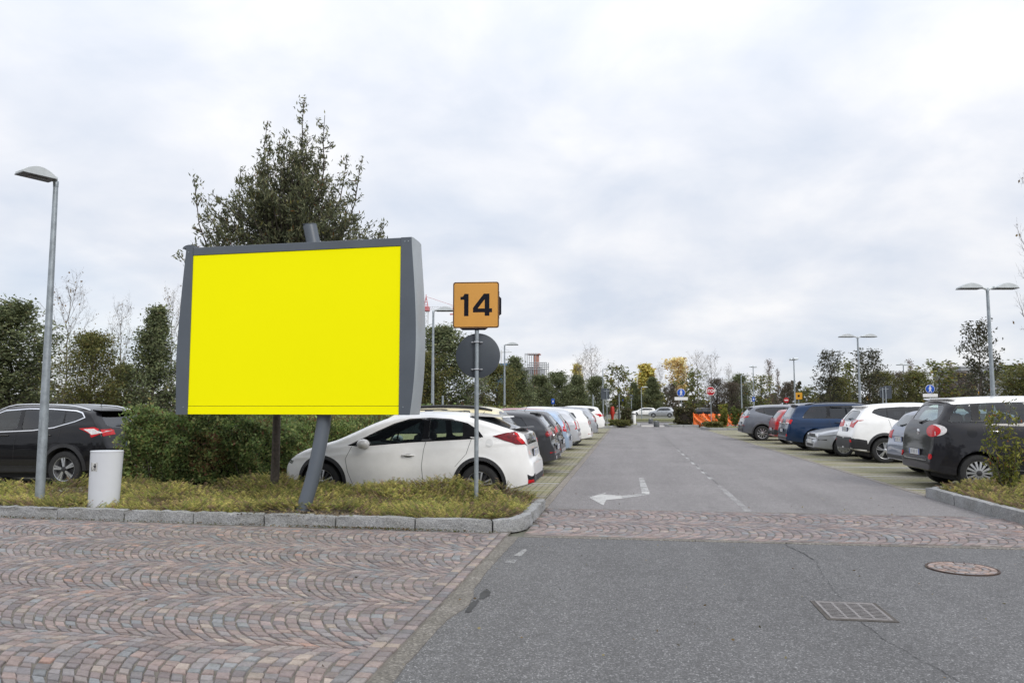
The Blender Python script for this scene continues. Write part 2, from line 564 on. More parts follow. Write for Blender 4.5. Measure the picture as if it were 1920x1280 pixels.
WHEELS = {}
def wheel_meshes(tr, style):
    key = (tr, style)
    if key in WHEELS: return WHEELS[key]
    w = .21; rr = tr * .69
    b = MB()
    b.lathe([(rr - .012, 0), (rr + .004, -.004), (tr - .05, -.012), (tr - .014, 0.004), (tr, .03), (tr, w - .03), (tr - .014, w), (rr, w)], 40, 0, 'y')
    for q in range(40):  # tread blocks
        t = 2*math.pi*q/40
    ty = mesh('tyre', b.V, b.F, M['tyre'], 35)
    b = MB()
    # barrel and back dish
    b.lathe([(rr - .002, -.001), (rr - .018, .004), (rr - .026, .03), (rr - .03, w - .01)], 40, 0, 'y')
    b.lathe([(rr - .03, .09), (.03, .07), (.0, .07)], 40, 1, 'y')
    def spoke(t, r0, r1, w0, w1, y0, y1, m=0, th=.03):
        c_, s_ = math.cos(t), math.sin(t)
        V = []
        for r, ww, y in ((r0, w0, y0), (r1, w1, y1)):
            for sg in (-1, 1):
                for dy in (0, th):
                    V.append((r*c_ - sg*ww*s_, y + dy, r*s_ + sg*ww*c_))
        b.add(V, [(0,2,6,4), (1,5,7,3), (0,4,5,1), (2,3,7,6), (0,1,3,2), (4,6,7,5)], m)
    tau = 2*math.pi
    if style == 'double5':
        for k in range(5):
            for d in (-.14, .14): spoke(tau*k/5 + .3 + d, .04, rr - .01, .014, .016, .0, .012)
    elif style == 'blade5':   # wide two tone blades
        for k in range(5):
            spoke(tau*k/5 + .3, .03, rr - .008, .018, .05, .002, .012)
            spoke(tau*k/5 + .3, .05, rr - .03, .004, .02, .0, .010, 1, .004)
        for k in range(5): spoke(tau*(k+.5)/5 + .3, .03, rr - .012, .012, .012, .02, .03, 1)
    elif style == 'cross5':
        for k in range(5):
            for d in (-.30, .12): spoke(tau*k/5 + .5 + d*.6, .035, rr - .01, .012, .024 if d > 0 else .012, .0, .012)
    elif style == 'multi':
        for k in range(14): spoke(tau*k/14, .05, rr - .008, .012, .022, .0, .012)
    elif style == 'ten':
        for k in range(10): spoke(tau*k/10, .04, rr - .01, .012, .017, .0, .012)
    elif style == 'cap':
        b.lathe([(rr - .016, .004), (rr - .05, -.006), (.07, -.01), (.0, -.012)], 40, 0, 'y')
        for k in range(9): spoke(tau*k/9, rr - .07, rr - .035, .012, .014, -.009, -.006, 1, .004)
    elif style == 'six':
        for k in range(6): spoke(tau*k/6, .04, rr - .01, .022, .03, .0, .012)
    b.lathe([(.052, .03), (.05, -.004), (.03, -.01), (0, -.011)], 20, 1 if style in ('multi', 'cross5') else 0, 'y')
    ri = mesh('rim', b.V, b.F, [M['alloy'], M['alloy_dark']], 30, b.M)
    b = MB(); b.lathe([(.0, .10), (.13, .10), (.13, .12), (0, .12)], 20, 0, 'y')
    hu = mesh('wheel', b.V, b.F, M['alloy_dark'], 30, b.M)
    WHEELS[key] = (hu, ty, ri)
    return WHEELS[key]

def car(c, X, Y, rz, label, group=None, cat='car'):
    """car tail at (X), near side plane at Y; local x runs tail to nose"""
    Lc, w = c['L'], c['w']
    c['h'] = max(z for x, z in c['top'])
    c['zt_f'] = pchip([p[0] for p in c['top']], [p[1] for p in c['top']])
    bt = c.get('bot') or [(0, .34), (.25, .28), (.8, .22), (Lc - .9, .2), (Lc - .3, .22), (Lc, .27)]
    c['zb_f'] = pchip([p[0] for p in bt], [p[1] for p in bt])
    dlo = c['dlo']
    bl = c.get('beltline') or [(0, c['belt'] + .05), (Lc * .35, c['belt']), (Lc, c['belt'] - .1)]
    c['belt_f'] = pchip([p[0] for p in bl], [p[1] for p in bl])
    Yc = Y + w / 2
    root = empty(c['name'], (X, Yc, 0), rz, label, cat, group)
    pm = c['paint']; mats = [pm, M['interior']]
    V, F = car_loft(c)
    bvh = BVHTree.FromPolygons([Vector(v) for v in V], F)
    Vg, Fg = car_loft(c, False, True)
    gbvh = BVHTree.FromPolygons([Vector(v) for v in Vg], Fg)
    hero = c.get('hero', False)
    body = link('body', solid(V, F, mats))
    tmp = []
    def cutter(V, F, fmi=1, name='cut'):
        o = link(name, solid(V, F, mats, fmi)); tmp.append(o)
        md = body.modifiers.new('b', 'BOOLEAN'); md.operation = 'DIFFERENCE'; md.object = o; md.solver = 'EXACT'
        return o
    wins = []
    pil = c.get('pillars', [])
    rest = dlo
    xcuts = []
    for (a, b) in pil:
        left = clip_x(rest, a, False); rest = clip_x(rest, b, True)
        if len(left) > 2: wins.append(chaikin(left, 2, .12))
    wins.append(chaikin(rest, 2, .12))
    rg = c.get('rear_glass'); fg = c.get('front_glass')
    if fg is None:
        # screen between base and header
        b0 = c['belt'] + .03; t0 = c['h'] - .12
        fg = [(-w*.40, b0), (w*.40, b0), (w*.33, t0), (-w*.33, t0)]
    fg = chaikin(fg, 2, .15)
    if rg: rg = chaikin(rg, 2, .15)
    ar = c['tr'] + c.get('gap', .045)
    mb = MB()
    for wx in (c['wr'], c['wf']):
        for s in (-1, 1):
            n = 40
            poly = [(wx + ar*math.cos(2*math.pi*k/n), c['tr'] + .01 + ar*math.sin(2*math.pi*k/n)) for k in range(n)]
            y0, y1 = sorted((s*(w/2 - .28), s*1.3))
            mb.prism(poly, y0, y1, 'xz')
    if hero:
        Vi, Fi = car_loft(c, True)
        cutter(Vi, Fi)
        for p in wins:
            for s in (-1, 1):
                y0, y1 = sorted((s*.42, s*1.3)); mb.prism(p, y0, y1, 'xz')
    cutter(mb.V, mb.F)
    if hero:
        xm = c.get('xm', Lc * .45)
        if rg: mb = MB(); mb.prism(rg, -1, xm, 'yz'); cutter(mb.V, mb.F)
        mb = MB(); mb.prism(fg, xm, Lc + 1, 'yz'); cutter(mb.V, mb.F)
    dg = bpy.context.evaluated_depsgraph_get()
    me = bpy.data.meshes.new_from_object(body.evaluated_get(dg))
    body.modifiers.clear(); body.data = me; me.name = 'body'
    for o in tmp: bpy.data.objects.remove(o)
    body.parent = root
    me.polygons.foreach_set('use_smooth', np.ones(len(me.polygons), dtype=bool)); me.set_sharp_from_angle(angle=R(38))
    # underside tray
    b = MB(); b.box(.5, Lc - .5, -w/2 + .2, w/2 - .2, .16, .3, 0); b.build('underbody', M['interior'], root)
    near = -1 if abs(rz) < 1 else 1      # local side facing the camera
    def part(name, VF, mat, parent=root, sm=40):
        V, F = VF
        if not F: return None
        return link(name, mesh(name, V, F, mat, sm), parent)
    # glass
    for s in (-1, 1):
        for i, p in enumerate(wins):
            gm = M['glass_blind'] if not hero else (M[c.get('privacy', 'glass')] if i < len(wins) - 1 else M['glass'])
            part('side_window', project(gbvh if hero else bvh, grow(p, .006) if hero else p, 'side', off=-.003 if hero else .004, side=s, Lc=Lc), gm)
        surround = grow(dlo, .016)
        part('window_trim', project(bvh, surround, 'side', wins, .0035 if hero else .0025, side=s, Lc=Lc, res=.09), c.get('trim', M['gloss_black']))
        if c.get('chrome_line'):
            part('chrome_strip', project(bvh, grow(dlo, .03), 'side', [grow(dlo, .012)], .006, side=s, Lc=Lc, res=.09), M['chrome'])
    if rg: part('rear_window', project(bvh, rg, 'rear', off=-.006 if hero else .004, Lc=Lc), M[c.get('rear_tint', 'glass' if hero else 'glass_blind')])
    part('windscreen', project(bvh, fg, 'front', off=-.006 if hero else .004, Lc=Lc), M['glass'] if hero else M['glass_blind'])
    # cladding round arches
    cl = c.get('cladding')
    if cl:
        cm = M[cl]
        for s in (-1, 1):
            for wx in (c['wr'], c['wf']):
                n = 30; r1 = ar + c.get('clad_w', .055)
                ring = []
                for k in range(n + 1):
                    t = math.pi * (-.12 + 1.24 * k / n); ring.append((wx + r1*math.cos(t), c['tr'] + .01 + r1*math.sin(t)))
                for k in range(n, -1, -1):
                    t = math.pi * (-.12 + 1.24 * k / n); ring.append((wx + (ar+.001)*math.cos(t), c['tr'] + .01 + (ar+.001)*math.sin(t)))
                ring = [(x, max(z, float(c['zb_f'](x)) + .03)) for x, z in ring]
                part('arch_cladding', project(bvh, ring, 'side', off=.010, side=s, Lc=Lc, res=.5), cm)
    for (nm, axis, poly, mat, off, sides) in c.get('feat', []):
        if nm == 'sill_cladding': poly = [(c['wr'] + ar + .03, .27), (c['wf'] - ar - .03, .27), (c['wf'] - ar - .03, .40), (c['wr'] + ar + .03, .40)]
        if sides == 0: sides = 2
        for s in ((-1, 1) if sides == 2 else (1,) if sides == 1 else (-1,)):
            pp = poly
            if axis in ('rear', 'front') and s == -1: pp = [(-a, b) for a, b in poly]
            nm_, ang = (nm, 45) if not isinstance(nm, tuple) else nm
            o = part(nm_, project(bvh, pp, axis, off=off, side=s, Lc=Lc, res=.045, ang=ang), M[mat] if isinstance(mat, str) else mat)
    # door seams
    for line in c.get('seams', []):
        l2 = []
        for p, q in zip(line[:-1], line[1:]):
            k_ = max(1, int(math.hypot(q[0]-p[0], q[1]-p[1]) / .03))
            l2 += [(p[0]+(q[0]-p[0])*j/k_, p[1]+(q[1]-p[1])*j/k_) for j in range(k_)]
        line = l2 + [line[-1]]
        hw_ = .0035
        poly = [(x - hw_, z) for x, z in line] + [(x + hw_, z) for x, z in reversed(line)] if abs(line[0][0]-line[-1][0]) < abs(line[0][1]-line[-1][1]) else [(x, z - hw_) for x, z in line] + [(x, z + hw_) for x, z in reversed(line)]
        part('door_seam', project(bvh, poly, 'side', off=.003, side=near, Lc=Lc, res=.5), M['black_plastic'])
    # plate
    py, pz = c.get('plate', (0, .78))
    if pz:
        h0 = bvh.ray_cast(Vector((-1, 0, pz)), Vector((1, 0, 0)), 4)[0]
        b = MB(); b.box(-.02, .002, -.27, .27, -.062, .062, 0, .004); b.build('plate_holder', M['black_plastic'], root).location = (h0.x - .004, 0, pz)
        pl = b = MB(); b.box(-.004, 0, -.255, .255, -.052, .052, 0)
        for s in (-1, 1): b.box(-.005, -.0005, *sorted((s*.254, s*.215)), -.05, .05, 1)
        for k in (-.15, -.105, -.03, .01, .05, .115, .16): b.box(-.0052, -.001, k - .013, k + .013, -.03, .03, 2)
        o = b.build('number_plate', [M['plate'], M['plate_blue'], simple('plate_grey', (.34, .35, .36), .5)], root); o.location = (h0.x - .026, 0, pz)
    if c.get('front_plate'):
        pz = c['front_plate']; h0 = bvh.ray_cast(Vector((Lc+1, 0, pz)), Vector((-1, 0, 0)), 4)[0]
        b = MB(); b.box(0, .012, -.26, .26, -.058, .058, 0, .003); o = b.build('number_plate', [M['plate']], root); o.location = (h0.x + .002, 0, pz)
    # wheels
    hu, ty, ri = wheel_meshes(c['tr'], c.get('rim', 'double5'))
    for wx in (c['wr'], c['wf']):
        for s in (-1, 1):
            o = link('wheel', hu, root); t_ = link('tyre', ty, o); r_ = link('rim', ri, o)
            o.location = (wx, s*(w/2 - .025), c['tr'])
            o.rotation_euler = (0, 0, math.pi if s == 1 else 0)
    # mirrors, handles
    mx, mz = c.get('mirror_at', (dlo and max(p[0] for p in dlo) - .22, c['belt'] + .06))
    for s in (-1, 1):
        yb = w/2 * .93
        b = MB(); n = 12
        prof = [(.0, -.075), (.05, -.07), (.075, -.045), (.085, 0), (.08, .05), (.055, .09), (.0, .1)]
        b.lathe([(r, h) for r, h in prof], n, 0, 'y', (0, 0, 0), 1.35, .95)
        V = [(x*.85 + (0.01 if x > 0 else 0), y, z) for x, y, z in b.V]
        b.V = V
        b.tube([(.01, -s*.07, -.03), (0, -s*.15, -.05)], [.035, .045], 8, 1)
        o = b.build('wing_mirror', [c.get('mirror_paint', pm), M['black_plastic']], root, 50); o.location = (mx, s*(yb + .10), mz)
    for hx, hz in c.get('handles', []):
        for s in (-1, 1):
            h0 = bvh.ray_cast(Vector((hx, s*1.5, hz)), Vector((0, -s, 0)), 3)[0]
            b = MB()
            b.tube([(-.10, 0, 0), (-.085, .028*s, .002), (0, .038*s, .004), (.085, .028*s, .002), (.10, 0, 0)], [.011, .013, .014, .013, .011], 8)
            o = b.build('door_handle', [c.get('handle_mat', pm)], root, 60); o.location = (hx, h0.y, hz)
            part('handle_recess', project(bvh, [(hx+.08*math.cos(t*math.pi/8), hz - .004 + .026*math.sin(t*math.pi/8)) for t in range(16)], 'side', off=.002, side=s, Lc=Lc, res=.5), M['dark_plastic'])
    if hero:
        fx = c.get('seat_x', Lc*.47)
        for s in (-1, 1):
            for k, sx in enumerate((fx, fx - .85)):
                b = MB()
                b.box(-.06, .06, -.22, .22, -.45, .12, 0, .05); b.box(-.045, .045, -.13, .13, .16, .34, 0, .04)
                b.box(-.01, .01, -.05, -.04, .1, .2, 0); b.box(-.01, .01, .04, .05, .1, .2, 0)
                o = b.build('car_seat', M['seat'], root, 60); o.location = (sx, s*.36, c['belt'] + .05); o.rotation_euler = (0, R(-14), 0)
        b = MB(); b.box(Lc*.6, Lc*.6 + .55, -w/2 + .14, w/2 - .14, .75, c['belt'] + .0, 0, .04); b.build('dashboard', M['interior'], root)
        b = MB(); n = 20
        b.tube([(0, .18*math.cos(2*math.pi*k/n), .18*math.sin(2*math.pi*k/n)) for k in range(n+1)], .014, 6); b.tube([(0, -.17, 0), (0, .17, 0)], .02, 6); b.tube([(0, 0, 0), (.2, 0, -.05)], .025, 6)
        o = b.build('steering_wheel', M['interior'], root, 60); o.location = (Lc*.6 - .12, .36, c['belt'] + .02); o.rotation_euler = (0, R(-22), 0)
    for e in c.get('extra', []): e(c, root, bvh, part)
    root.scale = (c.get('scale', 1),) * 3
    if rz > 1: root.location = (X, Y + w/2 * c.get('scale', 1), 0)
    return root

def rails(mat, x0, x1, y, zoff=.03, r=.017):
    def f(c, root, bvh, part):
        for s in (-1, 1):
            pts = []
            for i in range(13):
                x = x0 + (x1-x0)*i/12
                h = bvh.ray_cast(Vector((x, s*y, 3)), Vector((0, 0, -1)), 4)[0]
                e_ = min(i, 12 - i) / 2.0
                pts.append((x, s*y, h.z + zoff * min(1, e_) + .004))
            b = MB(); b.tube(pts, r, 8); b.build('roof_rail', M[mat] if isinstance(mat, str) else mat, root, 60)
    return f
def spoiler(x, z, half, depth=.16, mat=None, th=.03, drop=.02):
    def f(c, root, bvh, part):
        b = MB(); n = 12; V = []
        for i in range(n + 1):
            y = -half + 2*half*i/n
            bow = .07 * (abs(y)/half)**2.2
            V += [(x + bow, y, z - drop), (x + bow + .01, y, z - drop + th*.6), (x + depth + bow*.5, y, z + .012), (x + depth + bow*.5, y, z - th)]
        F = []
        for i in range(n):
            for k in range(4): F.append((i*4+k, i*4+(k+1) % 4, (i+1)*4+(k+1) % 4, (i+1)*4+k))
        F += [(0, 1, 2, 3), (n*4, n*4+3, n*4+2, n*4+1)]
        b.add(V, F); b.build('spoiler', mat or c['paint'], root, 40)
    return f
def wiper(x, y0, y1, z0, z1):
    def f(c, root, bvh, part):
        pts = []
        for i in range(7):
            t = i/6; y = y0 + (y1-y0)*t; z = z0 + (z1-z0)*t
            h = bvh.ray_cast(Vector((-1, y, z)), Vector((1, 0, 0)), 4)[0]
            if h is None: return
            pts.append((h.x - .015, y, z + .006))
        b = MB(); b.tube(pts, [.022, .014, .009, .009, .008, .008, .007], 6); b.build('rear_wiper', M['black_plastic'], root, 60)
    return f
def antenna(x, h=.2, lean=.5):
    def f(c, root, bvh, part):
        p = bvh.ray_cast(Vector((x, 0, 3)), Vector((0, 0, -1)), 4)[0]
        b = MB(); b.tube([p, (p.x - h*lean, 0, p.z + h)], [.007, .004], 6); b.build('antenna', M['black_plastic'], root, 60)
    return f
def roof_skin(mat, x0, x1, y, ztaper=.04):
    def f(c, root, bvh, part):
        poly = chaikin([(x0, -y+.06), (x0+.1, -y), (x1-.3, -y), (x1, -y+.12), (x1, y-.12), (x1-.3, y), (x0+.1, y), (x0, y-.06)], 2, .2)
        part('roof', project(bvh, poly, 'top', off=.010, res=.06), mat)
    return f
def badge(x, z, r=.045):
    def f(c, root, bvh, part):
        h = bvh.ray_cast(Vector((-1, 0, z)), Vector((1, 0, 0)), 4)[0]
        b = MB(); b.lathe([(0, -.012), (r*.8, -.012), (r, -.004), (r, .02)], 20, 0, 'x', (h.x, 0, z)); b.build('emblem', M['chrome'], root, 50)
    return f

P = {}
P['white'] = paint('white_paint', (0.87, 0.87, 0.86), rough=.3)
P['white_dirty'] = paint('white_paint_dull', (0.72, 0.725, 0.72), rough=.35)
P['black'] = paint('black_paint', (0.005, 0.005, 0.007), .0, .3)
P['charcoal'] = paint('charcoal_paint', (0.014, 0.014, 0.018), .1, .34)
P['graphite'] = paint('graphite_paint', (0.045, 0.047, 0.053), .3, .34)
P['grey'] = paint('grey_paint', (0.13, 0.14, 0.165), .55, .34)
P['silver'] = paint('silver_paint', (0.42, 0.44, 0.47), .6, .34)
P['pale_silver'] = paint('pale_silver_paint', (0.55, 0.57, 0.6), .5, .34)
P['navy'] = paint('navy_paint', (0.014, 0.035, 0.085), .45, .32)
P['lightblue'] = paint('pale_blue_paint', (0.36, 0.46, 0.60), .4, .34)
P['greyblue'] = paint('grey_blue_paint', (0.22, 0.25, 0.33), .5, .34)
P['red'] = paint('red_paint', (0.33, 0.018, 0.022), .0, .32)
P['darkred'] = paint('dark_red_paint', (0.20, 0.012, 0.02), .1, .32)
P['cream'] = paint('cream_paint', (0.70, 0.62, 0.38), .0, .34)

def hatch(name, paint_, L_=4.1, w=1.74, h=1.47, belt=.97, **kw):
    k = h / 1.47; s = L_ / 4.1
    top = [(0, .48), (.012, .60), (.03, .70), (.07, .76), (.10, .90), (.15, 1.03), (.30, 1.24), (.42, 1.385), (.50, 1.42), (.9, 1.455), (1.4, 1.47), (2.0, 1.455), (2.4, 1.38), (2.8, 1.17), (3.05, 1.0), (3.2, .95), (3.6, .86), (3.9, .74), (4.04, .62), (4.085, .5), (4.1, .40)]
    top = [(x*s, .4 + (z-.4)*k if z > .4 else z) for x, z in top]
    b = belt
    c = dict(name=name, paint=paint_, L=L_, w=w, top=top, belt=b, wr=.78*s, wf=.78*s + 2.52*s, tr=.315,
        beltline=[(0, b+.07), (1.2*s, b+.02), (3.0*s, b-.06), (L_, b-.16)],
        dlo=[(.62*s, b+.12), (.74*s, b+.30), (.95*s, h-.155), (1.5*s, h-.125), (2.0*s, h-.135), (2.3*s, h-.2), (2.62*s, h-.42), (2.78*s, b+.015), (1.5*s, b+.035), (.9*s, b+.06)],
        pillars=[(1.02*s, 1.06*s), (1.72*s, 1.82*s)],
        rear_glass=[(-.56, b+.09), (.56, b+.09), (.47, h-.15), (-.47, h-.15)],
        feat=[(('tail_lamp', 42), 'rc', [(-.16, .80), (.10, .80), (.13, .9), (.09, 1.0), (-.14, 1.0)], 'lamp_red', .010, 2),
              ('bumper_insert', 'rear', [(-.62, .36), (.62, .36), (.66, .44), (-.66, .44)], 'black_plastic', .006, 1),
              ('head_lamp', 'front', [(.42, .62), (.70, .66), (.74, .76), (.45, .72)], 'lamp_head', .008, 2)],
        handles=[(1.1*s + .1, b-.12), (2.0*s, b-.14)], mirror_at=(2.62*s, b+.04), plate=(0, .62))
    c.update(kw); return c

# --- white hatchback beside the planted bed
c = dict(name='parked_car', paint=P['white'], L=4.30, w=1.78, belt=.93, wr=.93, wf=3.53, tr=.32, gap=.05, hero=True, rim='blade5', rp0=.64, rL=.75, fp0=.45, fL=1.25, tum=.19, nst=120, rh=.3,
    top=[(0, .46), (.01, .60), (.03, .68), (.07, .73), (.09, .80), (.12, .93), (.16, 1.06), (.19, 1.12), (.35, 1.175), (.6, 1.27), (.85, 1.36), (1.1, 1.415), (1.45, 1.45), (1.85, 1.465), (2.2, 1.45), (2.5, 1.39), (2.8, 1.28), (3.1, 1.14), (3.35, 1.02), (3.6, .94), (3.9, .84), (4.1, .74), (4.22, .64), (4.28, .54), (4.3, .42)],
    bot=[(0, .36), (.15, .30), (.6, .23), (3.9, .2), (4.3, .26)],
    beltline=[(0, 1.12), (.6, 1.09), (1.0, 1.06), (2.0, .985), (3.1, .90), (4.3, .8)],
    dlo=[(.90, 1.075), (.98, 1.16), (1.15, 1.26), (1.42, 1.325), (1.75, 1.345), (2.1, 1.325), (2.35, 1.25), (2.62, 1.13), (2.9, .99), (3.06, .92), (2.9, .915), (2.0, .99), (1.0, 1.05)],
    pillars=[(1.04, 1.05), (1.76, 1.86)],
    privacy='glass',
    front_glass=[(-.66, 1.0), (.66, 1.0), (.52, 1.37), (-.52, 1.37)],
    cladding='black_plastic', clad_w=.055, seat_x=2.0,
    feat=[('tail_lamp', 'side', [(.70, 1.075), (.46, 1.13), (.33, 1.14), (.25, 1.07), (.16, .98), (.13, .93), (.3, .955), (.5, 1.01)], 'lamp_darkred', .012, 2),
          ('lamp_lens', 'side', [(.34, 1.12), (.29, 1.12), (.22, 1.05), (.15, .97), (.20, .955), (.28, 1.02)], 'lamp_red', .016, 2),
          ('rear_window', 'top', chaikin([(.36, -.62), (.40, -.66), (.92, -.655), (1.08, -.60), (1.08, .60), (.92, .655), (.40, .66), (.36, .62)], 1, .2), 'glass_blind', .005, 1),
          ('tailgate_panel', 'rear', [(-.56, .94), (.56, .94), (.62, 1.10), (-.62, 1.10)], 'glass_blind', .006, 1),
          ('bumper_insert', 'rear', [(-.62, .34), (.62, .34), (.64, .46), (-.64, .46)], 'black_plastic', .006, 1),
          (('bumper_vent', 55), 'rc', [(-.22, .36), (.03, .33), (.06, .48), (-.14, .49)], 'gloss_black', .008, 2),
          (('reflector', 60), 'rc', [(-.10, .355), (.05, .345), (.05, .40), (-.05, .40)], 'lamp_red', .014, 2),
          (('head_lamp', 50), 'fc', [(-.30, .66), (.1, .60), (.14, .66), (-.10, .76), (-.36, .80)], 'lamp_head', .008, 2),
          ('fuel_flap', 'side', [(.76 + .067*math.cos(k*math.pi/8), .97 + .067*math.sin(k*math.pi/8)) for k in range(16)], P['white_dirty'], .002, 2)],
    seams=[[(1.80, .98), (1.83, .85), (1.86, .6), (1.84, .4), (1.86, .27)], [(3.02, .9), (3.12, .7), (3.08, .5), (3.0, .3)], [(1.06, 1.04), (1.14, .8), (1.32, .6)]],
    handles=[(2.08, .77)], mirror_at=(2.80, .945), plate=(0, .80), xm=1.9,
    extra=[spoiler(.44, 1.42, .56, .58, None, .03, .055), spoiler(.10, 1.165, .60, .32, M['dark_plastic'], .022, -.03), antenna(.95, .05)])
PI = math.pi
def sq(x): return x * (.84/.93) if x < .93 else x - .09
for kk in ('top', 'dlo', 'beltline', 'bot'): c[kk] = [(sq(a), b_) for a, b_ in c[kk]]
c['feat'] = [(f[0], f[1], [(sq(a), b_) for a, b_ in f[2]] if f[1] == 'side' else f[2], *f[3:]) for f in c['feat']]
c['seams'] = [[(sq(a), b_) for a, b_ in l] for l in c['seams']]
c['L'] = 4.21; c['wr'] = .84; c['wf'] = 3.44; c['handles'] = [(1.99, .77)]; c['mirror_at'] = (2.71, .945); c['seat_x'] = 1.95; c['pillars'] = [(.80, 1.12), (1.67, 1.77)]
car(c, -1.49, 11.90, PI, 'white five-door hatchback with black wheel arches, side-on right behind the billboard pole')

# --- black crossover at far left
def qash(name, p, L_=4.38, h=1.60, **kw):
    k = (h-.4)/1.2
    c = dict(name=name, paint=p, L=L_, w=1.81, belt=1.06, wr=.87, wf=.87+2.65, tr=.345, gap=.06, rp0=.74, rL=.6, fp0=.55, fL=1.0, nst=110,
        top=[(0, .50), (.012, .64), (.03, .74), (.08, .86), (.12, .98), (.17, 1.10), (.29, 1.27), (.40, 1.42), (.46, 1.49), (.8, 1.555), (1.3, 1.59), (1.8, 1.60), (2.3, 1.575), (2.65, 1.48), (3.0, 1.30), (3.25, 1.14), (3.45, 1.06), (3.9, .98), (4.15, .86), (4.3, .74), (4.36, .6), (4.38, .44)],
        bot=[(0, .38), (.25, .32), (.8, .27), (3.6, .25), (4.38, .32)],
        beltline=[(0, 1.2), (.9, 1.18), (1.5, 1.11), (3.1, 1.03), (4.38, .9)],
        dlo=[(.60, 1.335), (.66, 1.40), (.80, 1.435), (1.3, 1.468), (1.8, 1.475), (2.3, 1.44), (2.6, 1.33), (2.95, 1.14), (3.12, 1.045), (2.6, 1.055), (1.6, 1.10), (1.15, 1.155), (.75, 1.27)],
        pillars=[(.98, 1.01), (1.86, 1.95)],
        rear_glass=[(-.60, 1.13), (.60, 1.13), (.52, 1.43), (-.52, 1.43)], front_glass=[(-.68, 1.13), (.68, 1.13), (.56, 1.48), (-.56, 1.48)],
        cladding='black_plastic', clad_w=.07, trim=M['gloss_black'],
        handles=[(1.28, .99), (2.2, .98)], mirror_at=(2.9, 1.1), plate=(0, .80),
        feat=[('tail_lamp', 'side', [(.60, 1.12), (.30, 1.145), (.12, 1.10), (.10, 1.0), (.32, .95), (.36, 1.02)], 'lamp_red', .010, 2),
              ('tail_lamp', 'rear', [(.45, 1.0), (.80, .97), (.80, 1.10), (.45, 1.09)], 'lamp_red', .010, 2),
              ('lower_bumper', 'rear', [(-.76, .40), (.76, .40), (.78, .60), (-.78, .60)], 'black_plastic', .008, 1),
              ('sill_cladding', 'side', [(.5, .29), (4.0, .29), (4.0, .40), (.5, .40)], 'black_plastic', .008, 2),
              ('head_lamp', 'front', [(.40, .74), (.72, .78), (.80, .9), (.45, .84)], 'lamp_head', .008, 2)])
    for kk in ('top', 'dlo', 'beltline'): c[kk] = [(x * L_/4.38, .4 + (z-.4)*k if z > .4 else z) for x, z in c[kk]]
    c.update(kw); return c
c = qash('parked_car', P['black'], hero=True, rim='cross5', chrome_line=True, privacy='glass_dark', rear_tint='glass_dark', xm=1.9, seat_x=2.15,
    extra=[rails('chrome', .55, 2.5, .62, .035, .016), spoiler(.30, 1.47, .58, .2), wiper(0, -.05, .28, 1.15, 1.18), antenna(.8, .12)])
c['feat'] = c['feat'] + [('lamp_lens', 'side', [(.50, 1.105), (.30, 1.115), (.14, 1.08), (.16, 1.03), (.32, 1.0), (.38, 1.05)], 'lamp_white', .016, 2)]
c['seams'] = [[(1.92, 1.06), (1.95, .8), (1.95, .45)], [(1.0, 1.16), (1.02, .9), (1.25, .75)]]
car(c, -9.86, 13.38, PI, 'black crossover with silver roof rails, its tail half behind the hedge by the litter bin')

# --- left row, tails to the road
c = hatch('parked_car', P['cream'], 4.05, 1.76, 1.60, 1.0, extra=[rails('black_plastic', .5, 2.3, .6, .03, .028), antenna(.75, .14, .4), ])
c['top'] = [(x, z) for x, z in c['top']]
car(c, -2.15, 14.55, PI, 'cream yellow car with black roof rails, just behind the white hatchback in the left row')
g_left = 'cars parked in the left row'
c = hatch('parked_car', P['graphite'], 4.26, 1.79, 1.46, .98, hero=True, privacy='glass_dark', rear_tint='glass', rim='six', xm=1.9,
    extra=[spoiler(.34, 1.40, .54, .22), badge(.1, .86), wiper(0, .0, -.3, 1.09, 1.12), antenna(.8, .12, .7)])
c['feat'] = [(('tail_lamp', 48), 'rc', [(-.24, .86), (.16, .86), (.20, .93), (.15, 1.0), (-.10, 1.02), (-.26, .97)], 'lamp_darkred', .012, 2),
    (('lamp_lens', 48), 'rc', [(-.16, .90), (.14, .90), (.16, .95), (-.15, .97)], 'lamp_red', .016, 2),
    ('diffuser', 'rear', [(-.66, .35), (.66, .35), (.68, .46), (-.68, .46)], 'black_plastic', .008, 1),
    ('bumper_lip', 'rear', [(-.60, .655), (.60, .655), (.64, .70), (-.64, .70)], P['graphite'], .03, 1),
    ('exhaust_trim', 'rear', [(.38, .37), (.62, .37), (.64, .44), (.42, .44)], 'chrome', .016, 2),
    (('reflector', 50), 'rc', [(-.15, .50), (.10, .50), (.10, .53), (-.15, .53)], 'lamp_red', .008, 2)]
c['seams'] = [[(.95, 1.0), (1.0, .8), (1.1, .62)]]
car(c, -1.66, 17.2, PI, 'dark grey hatchback with chrome exhaust trims and red lamps in the left row', g_left)
c = hatch('parked_car', P['charcoal'], 4.1, 1.72, 1.45, .97, rear_tint='glass_pale', extra=[wiper(0, .0, -.3, 1.09, 1.12)])
c['feat'] = [(('tail_lamp', 42), 'rc', [(-.14, .86), (.12, .86), (.14, .96), (.0, 1.04), (-.14, 1.02)], 'lamp_red', .010, 2),
    ('bumper_strip', 'rear', [(-.6, .62), (.6, .62), (.6, .64), (-.6, .64)], 'chrome', .012, 1), ('bumper_insert', 'rear', [(-.6, .36), (.6, .36), (.6, .44), (-.6, .44)], 'alloy', .008, 1)]
car(c, -1.76, 19.95, PI, 'black hatchback with thin chrome bumper strip, between dark grey and pale blue hatchbacks', g_left)
c = hatch('parked_car', P['lightblue'], 3.85, 1.66, 1.46, .96, rear_tint='glass_pale', rL=.7, extra=[wiper(0, .0, -.3, 1.08, 1.11)])
